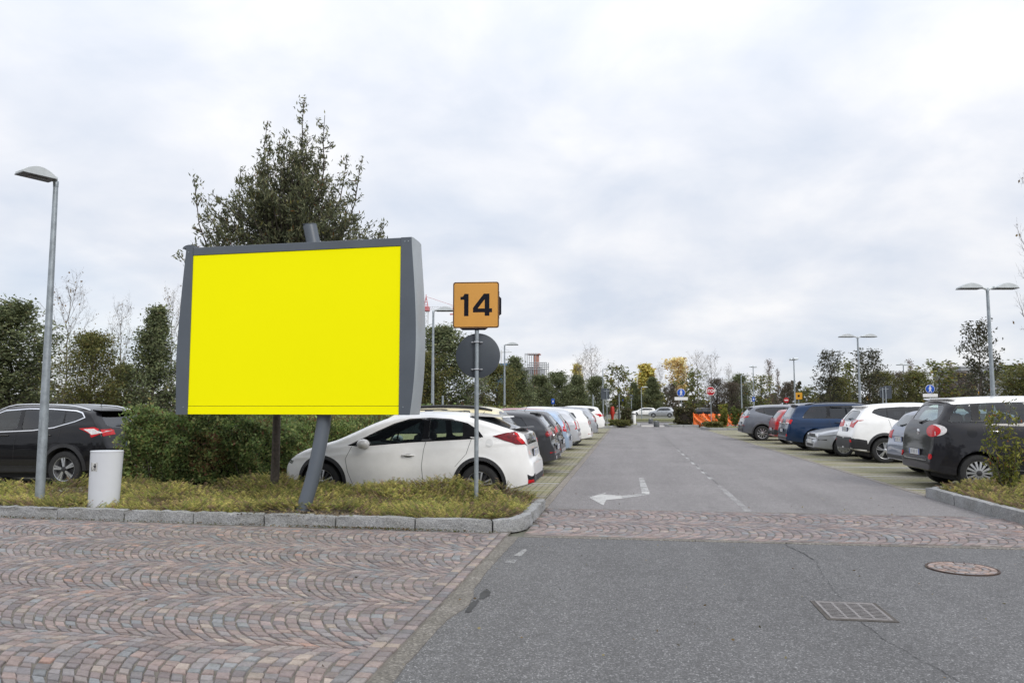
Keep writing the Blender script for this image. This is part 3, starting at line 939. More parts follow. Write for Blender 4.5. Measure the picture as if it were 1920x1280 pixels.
c['feat'] = [(('tail_lamp', 42), 'rc', [(-.05, .80), (.10, .84), (.09, .97), (-.02, 1.08), (-.16, 1.14), (-.18, 1.04), (-.14, .92)], 'lamp_red', .010, 2),
    (('lamp_lens', 42), 'rc', [(-.08, .90), (.03, .90), (.0, .99), (-.11, .99)], 'lamp_white', .014, 2)]
car(c, -1.74, 22.35, PI, 'pale blue hatchback with large curved red lamps, fifth in the left row', g_left)
c = hatch('parked_car', P['red'], 4.0, 1.7, 1.52, .98, rear_tint='glass_pale')
car(c, -2.35, 24.9, PI, 'bright red car with only its roof edge showing beyond the pale blue hatchback', g_left)
c = hatch('parked_car', P['pale_silver'], 4.1, 1.7, 1.47, .97, rear_tint='glass_pale', plate=(0, .70))
c['feat'] = [(('tail_lamp', 42), 'rc', [(-.10, .74), (.08, .74), (.08, 1.0), (-.04, 1.04), (-.12, 1.0)], 'lamp_red', .010, 2), ('bumper_insert', 'rear', [(-.66, .50), (.66, .50), (.66, .60), (-.66, .60)], 'alloy', .008, 1)]
car(c, -1.78, 27.3, PI, 'pale silver hatchback with upright red lamps, parked before a white one in the left row', g_left)
c = hatch('parked_car', P['white'], 4.0, 1.73, 1.48, .99, rear_tint='glass_pale', rim='double5', tr=.325, extra=[wiper(0, .0, -.3, 1.10, 1.13)])
c['feat'] = [(('tail_lamp', 46), 'rc', [(-.16, .84), (.06, .82), (.08, .98), (-.15, 1.0)], 'lamp_darkred', .010, 2), (('lamp_lens', 46), 'rc', [(-.12, .86), (.03, .85), (.05, .95), (-.11, .97)], 'lamp_red', .014, 2),
    (('reflector', 42), 'rc', [(-.10, .46), (.08, .46), (.08, .49), (-.10, .49)], 'lamp_red', .008, 2)]
car(c, -1.50, 30.6, PI, 'white hatchback with squarish red lamps and alloy rear wheel showing, mid left row', g_left)
c = hatch('parked_car', P['silver'], 4.5, 1.76, 1.58, 1.0, rear_tint='glass_pale', extra=[rails('alloy', .5, 2.4, .6, .03)])
c['feat'] = [(('tail_lamp', 42), 'rc', [(-.12, .84), (.08, .84), (.08, 1.12), (-.12, 1.12)], 'lamp_red', .010, 2), (('lamp_lens', 42), 'rc', [(-.10, .93), (.06, .93), (.06, 1.02), (-.10, 1.02)], 'lamp_white', .014, 2)]
car(c, -1.52, 36.6, PI, 'silver estate car with tall red and white lamps, last but one in the left row', g_left)
c = qash('parked_car', P['white'], 4.4, 1.62)
car(c, -1.42, 45.6, PI, 'white crossover with black lower bumper at the far end of the left row', g_left)
c = qash('parked_car', P['white_dirty'], 4.3, 1.56)
car(c, -2.4, 33.5, PI, 'white car almost wholly hidden between the white hatchback and the silver estate', g_left)

# --- right row
g_right = 'cars parked in the right row'
c = dict(name='parked_car', paint=P['charcoal'], L=4.15, w=1.79, belt=1.20, wr=.76, wf=3.37, tr=.325, gap=.05, hero=True, rim='multi', rp0=.74, rL=.7, fp0=.55, fL=1.0, tum=.15, nst=120, rh=.26, scale=1.03,
    top=[(0, .46), (.012, .60), (.03, .70), (.05, .80), (.07, .95), (.10, 1.10), (.16, 1.22), (.30, 1.45), (.38, 1.58), (.44, 1.625), (.8, 1.66), (1.3, 1.68), (1.9, 1.685), (2.4, 1.65), (2.75, 1.53), (3.05, 1.32), (3.25, 1.14), (3.4, 1.06), (3.75, .98), (3.95, .86), (4.08, .7), (4.14, .55), (4.15, .42)],
    bot=[(0, .36), (.3, .28), (.8, .22), (3.5, .2), (4.15, .28)],
    beltline=[(0, 1.19), (2, 1.19), (4.15, 1.0)],
    dlo=[(.33, 1.24), (.42, 1.38), (.53, 1.52), (.62, 1.545), (1.3, 1.565), (1.9, 1.565), (2.35, 1.54), (2.62, 1.42), (2.88, 1.24), (2.9, 1.215), (.36, 1.215)],
    pillars=[(.72, .86), (1.62, 1.72)],
    rear_glass=[(-.62, 1.24), (.62, 1.24), (.56, 1.53), (-.56, 1.53)], front_glass=[(-.62, 1.2), (.62, 1.2), (.55, 1.56), (-.55, 1.56)],
    xm=1.9, seat_x=1.75, privacy='glass', rear_tint='glass', handle_mat=M['chrome'],
    feat=[(('tail_lamp', 50), 'rc', [(.045 + .185*math.cos(t*PI/10), 1.07 + .105*math.sin(t*PI/10)) for t in range(20)], 'lamp_white', .010, -1),
          (('lamp_lens', 50), 'rc', [(-.01 + .155*math.cos(t*PI/10), 1.055 + .105*math.sin(t*PI/10)) for t in range(20)], 'lamp_red', .018, -1),
          (('fog_lamp', 40), 'rc', [(-.06 + .05*math.cos(t*PI/8), .60 + .05*math.sin(t*PI/8)) for t in range(16)], 'lamp_red', .012, 2),
          ('bumper_strip', 'rear', [(-.56, .515), (.56, .515), (.56, .535), (-.56, .535)], 'chrome', .010, 1),
          ('waist_line', 'side', [(.2, 1.175), (3.1, 1.17), (3.1, 1.18), (.2, 1.185)], 'alloy_dark', .003, 2),
          ('fuel_flap', 'side', [(.68 + .085*math.cos(k*PI/8), 1.03 + .085*math.sin(k*PI/8)) for k in range(16)], P['black'], .002, 2),
          ('side_strip', 'side', [(1.2, .37), (2.9, .37), (2.9, .39), (1.2, .39)], 'chrome', .008, 2)],
    seams=[[(.86, 1.18), (.90, .95), (1.02, .72)], [(1.67, 1.18), (1.68, .8), (1.66, .35)]],
    handles=[(1.06, 1.055), (1.9, 1.055)], mirror_at=(2.75, 1.25), plate=(0, .66),
    extra=[roof_skin(P['white'], .40, 2.6, .70), spoiler(.34, 1.635, .60, .16, P['white'], .03, .0), badge(.05, 1.02, .06), wiper(0, .02, -.25, 1.19, 1.26)])
car(c, 5.48, 15.2, 0, 'dark grey minivan with a white roof and round red lamps beside the leafy shrub', g_right)
c = hatch('parked_car', P['greyblue'], 3.9, 1.66, 1.50, 1.0, rear_tint='glass_pale', plate=(0, .80), extra=[wiper(0, .1, -.25, 1.10, 1.15)])
car(c, 6.05, 18.1, 0, 'grey-blue small hatchback nearly hidden behind the dark minivan with a white roof', g_right)
c = qash('parked_car', P['white'], 4.53, 1.66, hero=True, rim='double5', scale=1.0, privacy='glass_dark', rear_tint='glass_dark', xm=1.9, fL=1.1,
    extra=[spoiler(.36, 1.56, .56, .18), badge(.1, 1.02), wiper(0, .0, -.28, 1.19, 1.22)])
c['feat'] = [(('tail_lamp', 52), 'rc', [(-.20, .98), (.02, .96), (.14, 1.10), (.30, 1.17), (.05, 1.17), (-.14, 1.12)], 'lamp_red', .012, 2),
    (('lamp_lens', 52), 'rc', [(-.04, 1.07), (.08, 1.11), (.16, 1.15), (.02, 1.15), (-.06, 1.12)], 'lamp_white', .017, 2),
    ('lower_bumper', 'rear', [(-.80, .40), (.80, .40), (.82, .68), (-.82, .68)], 'black_plastic', .008, 1),
    (('bumper_corner', 60), 'rc', [(-.35, .38), (.42, .36), (.40, .62), (.0, .70), (-.35, .68)], 'black_plastic', .009, 2),
    (('reflector', 50), 'rc', [(-.06, .56), (.0, .56), (.0, .63), (-.06, .63)], 'lamp_red', .015, 2),
    ('sill_cladding', 'side', [(1.2, .29), (3.9, .29), (3.9, .42), (1.2, .42)], 'black_plastic', .008, 2)]
c['seams'] = [[(1.98, 1.12), (2.0, .8), (2.0, .45)], [(1.0, 1.2), (1.06, .95), (1.25, .8)]]
c['plate'] = (0, .90)
car(c, 6.05, 22.5, 0, 'white crossover with black lower bumper and spoked wheel in the right row', g_right)
# silver hatch, nose to the road
c = hatch('parked_car', P['silver'], 4.25, 1.70, 1.40, .92, rim='cap', tr=.30, fL=.8, fp0=.66, front_plate=.45, plate=(0, 0), scale=1.0)
c['top'] = [(0, .48), (.012, .60), (.05, .85), (.12, .95), (.4, 1.0), (.7, 1.2), (1.0, 1.34), (1.4, 1.39), (1.9, 1.40), (2.3, 1.34), (2.7, 1.12), (2.95, .98), (3.1, .93), (3.6, .86), (4.0, .775), (4.14, .72), (4.17, .66), (4.18, .55), (4.22, .51), (4.245, .45), (4.25, .36)]
c['feat'] = [('head_lamp', 'front', [(.42, .58), (.72, .585), (.74, .69), (.42, .69)], 'lamp_head', .012, 2), (('indicator', 45), 'fc', [(-.16, .585), (.02, .585), (.0, .69), (-.14, .69)], 'lamp_white', .010, 2),
    ('grille', 'front', [(-.38, .60), (.38, .60), (.38, .69), (-.38, .69)], 'black_plastic', .008, 1), ('bumper_strip', 'front', [(-.74, .50), (.74, .50), (.74, .535), (-.74, .535)], 'black_plastic', .010, 1),
    (('bumper_band', 60), 'fc', [(-.5, .50), (.3, .50), (.3, .535), (-.5, .535)], 'black_plastic', .010, 2),
    ('air_intake', 'front', [(-.40, .30), (.40, .30), (.40, .38), (-.40, .38)], 'black_plastic', .008, 1), ('fog_lamp', 'front', [(.5, .33), (.64, .33), (.64, .38), (.5, .38)], 'lamp_head', .009, 2)]
car(c, 5.72 + 4.25, 25.2, PI, 'old silver car with nose to the road, between navy and white cars', g_right)
c = dict(name='parked_car', paint=P['navy'], L=4.89, w=1.88, belt=1.10, wr=.95, wf=3.84, tr=.36, gap=.05, hero=True, rim='ten', rp0=.76, rL=.5, fp0=.6, fL=.9, tum=.14, nst=115, rh=.25,
    top=[(0, .50), (.012, .68), (.03, .78), (.06, .86), (.10, 1.0), (.15, 1.14), (.30, 1.42), (.40, 1.58), (.48, 1.635), (.9, 1.68), (1.6, 1.705), (2.3, 1.70), (2.8, 1.65), (3.2, 1.50), (3.55, 1.28), (3.75, 1.14), (3.95, 1.07), (4.5, .98), (4.75, .85), (4.85, .7), (4.88, .58), (4.89, .45)],
    bot=[(0, .36), (.3, .30), (.8, .26), (4, .24), (4.89, .3)],
    beltline=[(0, 1.13), (2, 1.11), (4.89, .98)],
    dlo=[(.58, 1.16), (.66, 1.30), (.84, 1.50), (.95, 1.54), (1.8, 1.57), (2.4, 1.565), (2.8, 1.52), (3.15, 1.36), (3.42, 1.17), (3.44, 1.13), (2, 1.14), (.62, 1.15)],
    pillars=[(1.38, 1.50), (2.42, 2.52)],
    rear_glass=[(-.66, 1.18), (.66, 1.18), (.58, 1.55), (-.58, 1.55)], front_glass=[(-.7, 1.18), (.7, 1.18), (.6, 1.56), (-.6, 1.56)],
    xm=2.2, seat_x=2.4, privacy='glass_dark', rear_tint='glass_dark', cladding=None,
    feat=[(('tail_lamp', 50), 'rc', [(-.24, .93), (.16, .93), (.22, 1.07), (.18, 1.10), (-.22, 1.10)], 'lamp_red', .012, 2), (('lamp_lens', 50), 'rc', [(-.16, .945), (.10, .945), (.12, .99), (-.16, .99)], 'lamp_white', .016, 2),
          ('tailgate_strip', 'rear', [(-.4, .93), (.4, .93), (.4, .96), (-.4, .96)], 'chrome', .012, 1), ('lower_bumper', 'rear', [(-.78, .38), (.78, .38), (.78, .48), (-.78, .48)], 'alloy_dark', .008, 1),
          (('reflector', 45), 'rc', [(-.04, .50), (.02, .50), (.02, .58), (-.04, .58)], 'lamp_red', .010, 2)],
    seams=[[(1.44, 1.1), (1.48, .9), (1.6, .7)], [(2.47, 1.1), (2.48, .8), (2.46, .4)]],
    handles=[(1.72, .99), (2.7, .99)], mirror_at=(3.3, 1.16), plate=(0, .70), handle_mat=P['navy'],
    extra=[rails('black_plastic', .7, 2.9, .66, .04, .018), spoiler(.27, 1.62, .60, .24, P['white_dirty'], .03, .0)])
car(c, 5.48, 28.4, 0, 'navy blue people carrier with dark windows and black roof rails in the right row', g_right)
c = hatch('parked_car', P['red'], 3.6, 1.56, 1.46, .98, rp0=.82, rear_tint='glass_pale', tr=.29, rim='cap', cladding=None)
c['top'] = [(0, .52), (.012, .62), (.03, .70), (.05, .85), (.09, 1.0), (.30, 1.30), (.38, 1.40), (.7, 1.44), (1.3, 1.46), (1.8, 1.44), (2.05, 1.36), (2.4, 1.1), (2.6, .96), (3.0, .9), (3.4, .82), (3.52, .7), (3.58, .56), (3.6, .42)]
c['feat'] = [(('tail_lamp', 42), 'rc', [(-.10, .80), (.06, .80), (.06, .95), (-.10, .95)], 'lamp_red', .010, 2), ('lower_bumper', 'rear', [(-.72, .40), (.72, .40), (.74, .62), (-.74, .62)], 'black_plastic', .014, 1),
    (('bumper_corner', 60), 'rc', [(-.3, .38), (.35, .38), (.35, .62), (-.3, .62)], 'black_plastic', .014, 2)]
car(c, 5.9, 33.1, 0, 'small old red hatchback with black bumper between the navy and the grey cars', g_right)
c = qash('parked_car', P['grey'], 4.47, 1.65, hero=True, rim='ten', privacy='glass_dark', rear_tint='glass', xm=1.9, clad_w=.06, cladding='dark_plastic', extra=[spoiler(.28, 1.52, .6, .22), antenna(.7, .08), wiper(0, 0, .28, 1.19, 1.22)])
c['feat'] = [(('tail_lamp', 52), 'rc', [(-.26, 1.04), (.0, 1.0), (.22, 1.06), (.28, 1.13), (-.26, 1.12)], 'lamp_red', .012, 2), ('lower_bumper', 'rear', [(-.76, .40), (.76, .40), (.78, .56), (-.78, .56)], 'dark_plastic', .008, 1),
    ('bumper_trim', 'rear', [(-.5, .55), (.5, .55), (.5, .58), (-.5, .58)], 'chrome', .010, 1), (('reflector', 50), 'rc', [(-.14, .66), (.12, .66), (.02, .74), (-.16, .72)], 'lamp_darkred', .010, 2)]
car(c, 5.12, 36.6, 0, 'grey crossover at the far end of the right row, beside the orange barrier', g_right)
c = hatch('parked_car', P['red'], 3.7, 1.6, 1.42, .95)
car(c, 5.78, 41.4, 0, 'red car peeping out behind the grey crossover by the orange barrier', g_right)

# --- far cars across the junction
g_far = 'cars beyond the far end of the road'
for px, Y_, nm, rz, lab, (LL, hh) in ((1240, 118, 'silver', PI, 'silver hatchback side-on in the middle of the far end of the road', (3.9, 1.55)),
      (1207, 136, 'white', PI, 'white saloon side-on, left of the far silver hatchback', (4.4, 1.45)),
      (1275, 136, 'cream', PI, 'pale car beyond the far shrubs behind the blue pedestrian sign', (4.4, 1.45)),
      (1312, 104, 'charcoal', PI, 'dark car behind the orange barrier at the far end', (4.2, 1.45))):
    c = hatch('parked_car', P[nm], LL, 1.72, hh, .97, nst=60, rim='six')
    car(c, at(px, Y_) + LL/2, Y_, rz, lab, g_far)
c = hatch('parked_car', P['darkred'], 4.1, 1.72, 1.52, .98, nst=60)
car(c, at(752, 31), 31, PI, 'dark red car glimpsed over the hedge, just under the billboard')
c = hatch('parked_car', P['charcoal'], 4.1, 1.72, 1.5, .97, nst=60)
car(c, at(14, 21.0), 21.0, PI, 'dark car beyond the black crossover at the left edge, mostly hidden')

#@@SETTING

# ------------------------------------------------------------------ ground surfaces
def flat(name, pts, z, mat, kind='structure', label=None, cat=None):
    V, F = tri_poly([tuple(p) for p in pts], (), 1e9)
    me = mesh(name, [(x, y, z) for x, y in V], F, mat)
    import bmesh
    b = bmesh.new(); b.from_mesh(me)
    for f in b.faces:
        if f.normal.z < 0: f.normal_flip()
    b.to_mesh(me); b.free()
    o = link(name, me)
    return tag(o, label, cat, None, kind)
def rect(x0, x1, y0, y1): return [(x0, y0), (x1, y0), (x1, y1), (x0, y1)]

def asphalt(name, lo, hi, scale, big=.12, tint=(1, 1, 1)):
    m, t, b = new_mat(name)
    v = objco(t)
    vo = N(t, 'ShaderNodeTexVoronoi'); vo.inputs['Scale'].default_value = scale; L(t, v, vo.inputs['Vector'])
    sp = N(t, 'ShaderNodeSeparateColor'); L(t, vo.outputs['Color'], sp.inputs[0])
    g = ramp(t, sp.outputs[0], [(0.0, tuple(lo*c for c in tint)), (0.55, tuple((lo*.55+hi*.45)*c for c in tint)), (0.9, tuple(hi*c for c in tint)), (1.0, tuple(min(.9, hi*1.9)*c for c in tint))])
    n = noise(t, 0.55, 6, 0.62, v, .4)
    n3 = noise(t, 9.0, 4, 0.6, v)
    k = ramp(t, n, [(0.28, (1-big*2.0,)*3), (0.72, (1+big,)*3)])
    k2 = ramp(t, n3, [(0.25, (.86,)*3), (0.75, (1.1,)*3)])
    c = mixc(t, 1.0, mixc(t, 1.0, g, k, 'MULTIPLY'), k2, 'MULTIPLY')
    mp_ = N(t, 'ShaderNodeMapping'); L(t, v, mp_.inputs[0]); mp_.inputs['Scale'].default_value = (1.5, .10, 1)
    c = mixc(t, 1.0, c, ramp(t, noise(t, 1.0, 4, .55, mp_.outputs[0]), [(.32, (.90,)*3), (.68, (1.07,)*3)]), 'MULTIPLY')
    # old oil drips
    vo2 = N(t, 'ShaderNodeTexVoronoi'); vo2.inputs['Scale'].default_value = .9; L(t, v, vo2.inputs['Vector'])
    dr = N(t, 'ShaderNodeMapRange'); L(t, math_(t, 'ADD', vo2.outputs['Distance'], math_(t, 'MULTIPLY', noise(t, 14, 4, .6, v), .12)), dr.inputs[0]); dr.inputs[1].default_value = .10; dr.inputs[2].default_value = .17; dr.inputs[3].default_value = .86; dr.inputs[4].default_value = 1.0
    cm_ = N(t, 'ShaderNodeCombineColor'); [L(t, dr.outputs[0], cm_.inputs[q]) for q in range(3)]
    c = mixc(t, 1.0, c, cm_.outputs[0], 'MULTIPLY')
    L(t, c, b.inputs['Base Color'])
    b.inputs['Roughness'].default_value = 0.82
    b.inputs['Specular IOR Level'].default_value = 0.35
    bump(t, b, sp.outputs[0], 0.7, 0.004)
    return m
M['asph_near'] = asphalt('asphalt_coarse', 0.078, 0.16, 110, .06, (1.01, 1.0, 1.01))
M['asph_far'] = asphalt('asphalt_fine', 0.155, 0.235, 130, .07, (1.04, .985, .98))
M['ground'] = simple('ground_far', (0.13, 0.13, 0.10), 0.95, 0, .3, .15)
M['sand'] = simple('joint_sand', (0.13, 0.118, 0.10), 0.95, 0, .35, 8, bumpy=.4, bscale=60)
M['soil'] = simple('bed_soil', (0.13, 0.10, 0.07), 0.95, 0, .45, 14, bumpy=.8, bscale=35)

flat('ground', rect(-700, 700, -60, 1600), -.03, M['ground'])
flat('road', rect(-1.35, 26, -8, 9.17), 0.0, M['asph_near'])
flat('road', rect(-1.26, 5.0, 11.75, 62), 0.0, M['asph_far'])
flat('road', rect(-70, 90, 62.6, 80), 0.0, M['asph_far'])
flat('road', rect(-40, -13.2, 9.7, 62.6), -.004, M['asph_far'])
flat('road', rect(10.8, 40, 14.2, 62.6), -.004, M['asph_far'])

# grass pavers with plain bay lines
def paver_mat():
    m, t, b = new_mat('grass_pavers')
    p = geopos(t)
    sp = N(t, 'ShaderNodeSeparateXYZ'); L(t, p, sp.inputs[0])
    jx = math_(t, 'LESS_THAN', math_(t, 'PINGPONG', sp.outputs[0], .06), .010)
    jy = math_(t, 'LESS_THAN', math_(t, 'PINGPONG', sp.outputs[1], .06), .013)
    jn = math_(t, 'MULTIPLY', math_(t, 'MAXIMUM', jx, jy), math_(t, 'ADD', noise(t, 18, 3, .6, p), .25, True))
    n = noise(t, 1.1, 5, .65, p)
    moss = mixc(t, noise(t, 40, 3, .6, p), (0.14, 0.14, 0.055), (0.29, 0.275, 0.12))
    par = math_(t, 'LESS_THAN', math_(t, 'PINGPONG', math_(t, 'ADD', sp.outputs[1], .3), .9), .42)
    f = N(t, 'ShaderNodeMapRange'); L(t, n, f.inputs[0]); f.inputs[1].default_value = .36; f.inputs[2].default_value = .6; f.inputs[3].default_value = .05; f.inputs[4].default_value = .7
    ff = math_(t, 'ADD', f.outputs[0], math_(t, 'MULTIPLY', par, .20), True)
    base = mixc(t, ff, mixc(t, noise(t, 9, 3, .6, p), (0.27, 0.24, 0.19), (0.36, 0.32, 0.26)), moss)
    base = mixc(t, math_(t, 'MULTIPLY', jn, 1.0), base, (0.07, 0.075, 0.03))
    class br: outputs = {'Fac': jn}
    # bay dividers every 2.7 m: plain grey stones
    md = math_(t, 'PINGPONG', math_(t, 'ADD', sp.outputs[1], .62), 1.35)
    ln = math_(t, 'LESS_THAN', md, .11)
    md2 = math_(t, 'PINGPONG', math_(t, 'ADD', sp.outputs[1], .62 + .45), .45)
    ln2 = math_(t, 'MULTIPLY', math_(t, 'LESS_THAN', md2, .06), .55)
    lines = math_(t, 'MAXIMUM', ln, ln2)
    stone = mixc(t, noise(t, 14, 4, .6, p), (0.24, 0.235, 0.22), (0.36, 0.35, 0.33))
    L(t, mixc(t, lines, base, stone), b.inputs['Base Color'])
    b.inputs['Roughness'].default_value = .92
    bump(t, b, math_(t, 'ADD', math_(t, 'MULTIPLY', br.outputs['Fac'], -1), math_(t, 'MULTIPLY', noise(t, 60, 3, .6, p), .6)), .8, .015)
    return m
M['pavers'] = paver_mat()
flat('parking_bays', rect(-6.6, -1.41, 11.78, 56.0), 0.004, M['pavers'])
flat('parking_bays', rect(-14.8, -9.3, 11.2, 56.0), 0.004, M['pavers'])
flat('parking_bays', rect(5.12, 10.8, 14.2, 52.9), 0.004, M['pavers'])
M['edge'] = simple('edge_stone', (0.20, 0.18, 0.155), .85, 0, .35, 10, bumpy=.4)
def edge_strip(name, x0, x1, y0, y1, along='y', step=1.0, z=.008, mat=None):
    b = MB(); rng = random.Random(5)
    a0, a1 = (y0, y1) if along == 'y' else (x0, x1)
    a = a0
    while a < a1 - .02:
        e = min(a1, a + step)
        j = rng.uniform(-.002, .002)
        if along == 'y': b.box(x0 + j, x1 + j, a + .004, e - .004, -.05, z + j*.6, 0, .006)
        else: b.box(a + .004, e - .004, y0 + j, y1 + j, -.05, z + j*.6, 0, .006)
        a = e
    o = b.build(name, mat or M['edge']); return tag(o, kind='structure')
edge_strip('edge_stones', -1.40, -1.265, 11.85, 56, 'y', 1.0)
edge_strip('edge_stones', 5.0, 5.12, 14.3, 53, 'y', 1.0)
# concrete strip between cobbles and the near carriageway
mm, t, b_ = new_mat('strip_concrete')
v = objco(t)
vo = N(t, 'ShaderNodeTexVoronoi'); vo.inputs['Scale'].default_value = 75; L(t, v, vo.inputs['Vector'])
sp_ = N(t, 'ShaderNodeSeparateColor'); L(t, vo.outputs['Color'], sp_.inputs[0])
cc = ramp(t, sp_.outputs[0], [(0, (.10, .092, .082)), (.7, (.17, .156, .138)), (1, (.26, .24, .215))])
L(t, mixc(t, 1.0, cc, ramp(t, noise(t, 3, 5, .6, v), [(.3, (.75, .75, .72)), (.7, (1.1, 1.1, 1.1))]), 'MULTIPLY'), b_.inputs['Base Color'])
b_.inputs['Roughness'].default_value = .9; bump(t, b_, sp_.outputs[0], .5, .004)
M['strip'] = mm
def wob_strip():
    rng = random.Random(3); V = []; F = []
    ys = np.arange(-2, 9.2, .12)
    for i, y in enumerate(ys):
        wl = .003*math.sin(y*9); wr = .012*math.sin(y*2.3) + rng.uniform(-.006, .006)
        if 5.55 < y < 6.5: wr += .055 * math.sin((y-5.55)/.95*math.pi)
        V += [(-1.455 + wl, y, -.02), (-1.455 + wl, y, .006), (-1.325 + wr, y, .006), (-1.32 + wr, y, -.01)]
    for i in range(len(ys)-1):
        for k in range(3): F.append((i*4+k, i*4+k+1, (i+1)*4+k+1, (i+1)*4+k))
    o = link('edge_stones', mesh('edge_stones', V, F, M['strip'])); tag(o, kind='structure')
wob_strip()
edge_strip('edge_stones', -1.27, 14, 9.165, 9.245, 'x', 1.0, .007, M['strip'])
edge_strip('edge_stones', -1.27, 5.0, 11.70, 11.76, 'x', 1.0, .006, M['strip'])

# ------------------------------------------------------------------ porphyry cobbles laid in segmental arcs
m, t, b_ = new_mat('porphyry')
ca = N(t, 'ShaderNodeVertexColor', layer_name='Col')
v = geopos(t)
k = ramp(t, noise(t, 45, 4, .65, v), [(.25, (.72,)*3), (.75, (1.22,)*3)])
k2 = ramp(t, noise(t, .7, 4, .6, v), [(.3, (.84, .84, .85)), (.7, (1.12, 1.1, 1.08))])
L(t, mixc(t, 1.0, mixc(t, 1.0, ca.outputs[0], k, 'MULTIPLY'), k2, 'MULTIPLY'), b_.inputs['Base Color'])
b_.inputs['Roughness'].default_value = .72
bump(t, b_, noise(t, 70, 4, .6, v), .35, .006)
M['cobble'] = m
PORPH = np.array([(.205, .172, .168), (.18, .155, .155), (.22, .182, .172), (.17, .163, .168), (.195, .188, .192), (.245, .198, .182), (.155, .142, .146), (.215, .195, .185), (.19, .165, .16)])
def cobbles(name, origin, ang, n_cols, col_w, ulen, inside, seed, pitch=.092, flip=1, base_z=.002, shear=0.0):
    rng = np.random.default_rng(seed)
    ca_, sa_ = math.cos(ang), math.sin(ang)
    Rr = col_w / math.sqrt(2)
    per = int(round(Rr * math.pi/2 / .098))
    V = []; C = []
    for ci in range(n_cols):
        v0 = ci * col_w
        nu = int(ulen / pitch)
        jth = np.linspace(-math.pi/4, math.pi/4, per + 1); rowj = rng.normal(0, .004, 4000)
        # along-arc joints shared by neighbours so rows stay broken up
        for iu in range(nu):
            off = rng.uniform(-.35, .35) * (jth[1]-jth[0])
            th = jth + off + rng.normal(0, .008, per + 1)
            th[0] = -math.pi/4; th[-1] = math.pi/4
            if th[1] - th[0] < .03: th[1] = th[0] + .05
            u0 = iu * pitch + rng.normal(0, .002); 
            for k in range(per):
                a, c = th[k], th[k+1]
                if c - a < .03: continue
                am = (a + c)/2
                gu = pitch
                # corner points: arc and the next arc (shifted by pitch along u)
                pts = []
                for (tt, du) in ((a, 0), (c, 0), (c, gu), (a, gu)):
                    uu = u0 + du - flip*Rr*(math.cos(tt) - math.cos(math.pi/4))
                    vv = v0 + col_w/2 + Rr*math.sin(tt)
                    pts.append((uu, vv))
                pts = [(p[0] + shear*p[1], p[1]) for p in pts]
                cu = sum(p[0] for p in pts)/4; cv = sum(p[1] for p in pts)/4
                X = origin[0] + ca_*cu + sa_*cv; Y = origin[1] + sa_*cu - ca_*cv
                if not inside(X, Y): continue
                g = .0036 + abs(rng.normal(0, .0020))
                q = []
                for p in pts:
                    du, dv = p[0]-cu, p[1]-cv
                    l = math.hypot(du, dv) + 1e-6
                    s = max(.5, 1 - g*1.35/l)
                    q.append((cu + du*s + rng.normal(0, .0046), cv + dv*s + rng.normal(0, .0038)))
                h = base_z + .012 + rng.normal(0, .0016)
                tx, ty = rng.normal(0, .018, 2)
                base = PORPH[rng.integers(len(PORPH))] * rng.uniform(.85, 1.22) * np.array((1.03, .99, .985))
                r = rng.random()
                if r < .008: base = np.array((.34, .22, .18)) * rng.uniform(.8, 1.1)
                elif r < .045: base = np.array((.32, .27, .235)) * rng.uniform(.85, 1.1)
                elif r < .11: base = np.array((.185, .192, .20)) * rng.uniform(.85, 1.2)
                vs_ = []
                for (s2, dz) in ((.86, 0), (1.0, -.007), (1.0, -.03)):
                    for p in q:
                        U = cu + (p[0]-cu)*s2; Vv = cv + (p[1]-cv)*s2
                        z = h + dz + (U-cu)*tx + (Vv-cv)*ty
                        wu = .020*math.sin(1.7*U + 2.3*Vv) + .014*math.sin(3.9*U - 2.9*Vv + 1); wv = .018*math.sin(2.1*Vv - 1.3*U + 2) + .012*math.sin(4.7*U + 1.1*Vv)
                        zz_ = .006*math.sin(1.1*U + .7*Vv) * math.sin(.9*Vv) * (1 if base_z < .005 else 0)
                        U2, V2 = U + wu, Vv + wv
                        vs_.append((origin[0] + ca_*U2 + sa_*V2, origin[1] + sa_*U2 - ca_*V2, z + max(-.002, zz_*.5)))
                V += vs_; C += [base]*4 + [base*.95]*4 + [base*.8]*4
    n = len(V)//12
    pat = np.array([(0,1,2,3), (0,4,5,1), (1,5,6,2), (2,6,7,3), (3,7,4,0), (4,8,9,5), (5,9,10,6), (6,10,11,7), (7,11,8,4)])
    F = (pat[None] + (np.arange(n)*12)[:, None, None]).reshape(-1, 4)
    V = np.array(V); 
    # consistent upward winding
    a, b2, c2 = V[F[0][0]], V[F[0][1]], V[F[0][2]]
    if np.cross(b2-a, c2-a)[2] < 0: F = F[:, ::-1].copy()
    o = link(name, mesh(name, V, F, M['cobble'], 50, cols=np.array(C)))
    return tag(o, kind='structure')
kerb_y = lambda x: 9.36 + (x + 1.9) * -.040
cobbles('cobbled_pavement', (-15.0, kerb_y(-15.0) - .09 + 0.0), math.atan(-.040), 8, 1.12, 22, lambda x, y: x < -1.635 and y > 1.5 and y < kerb_y(x) - .05, 11, shear=.46)
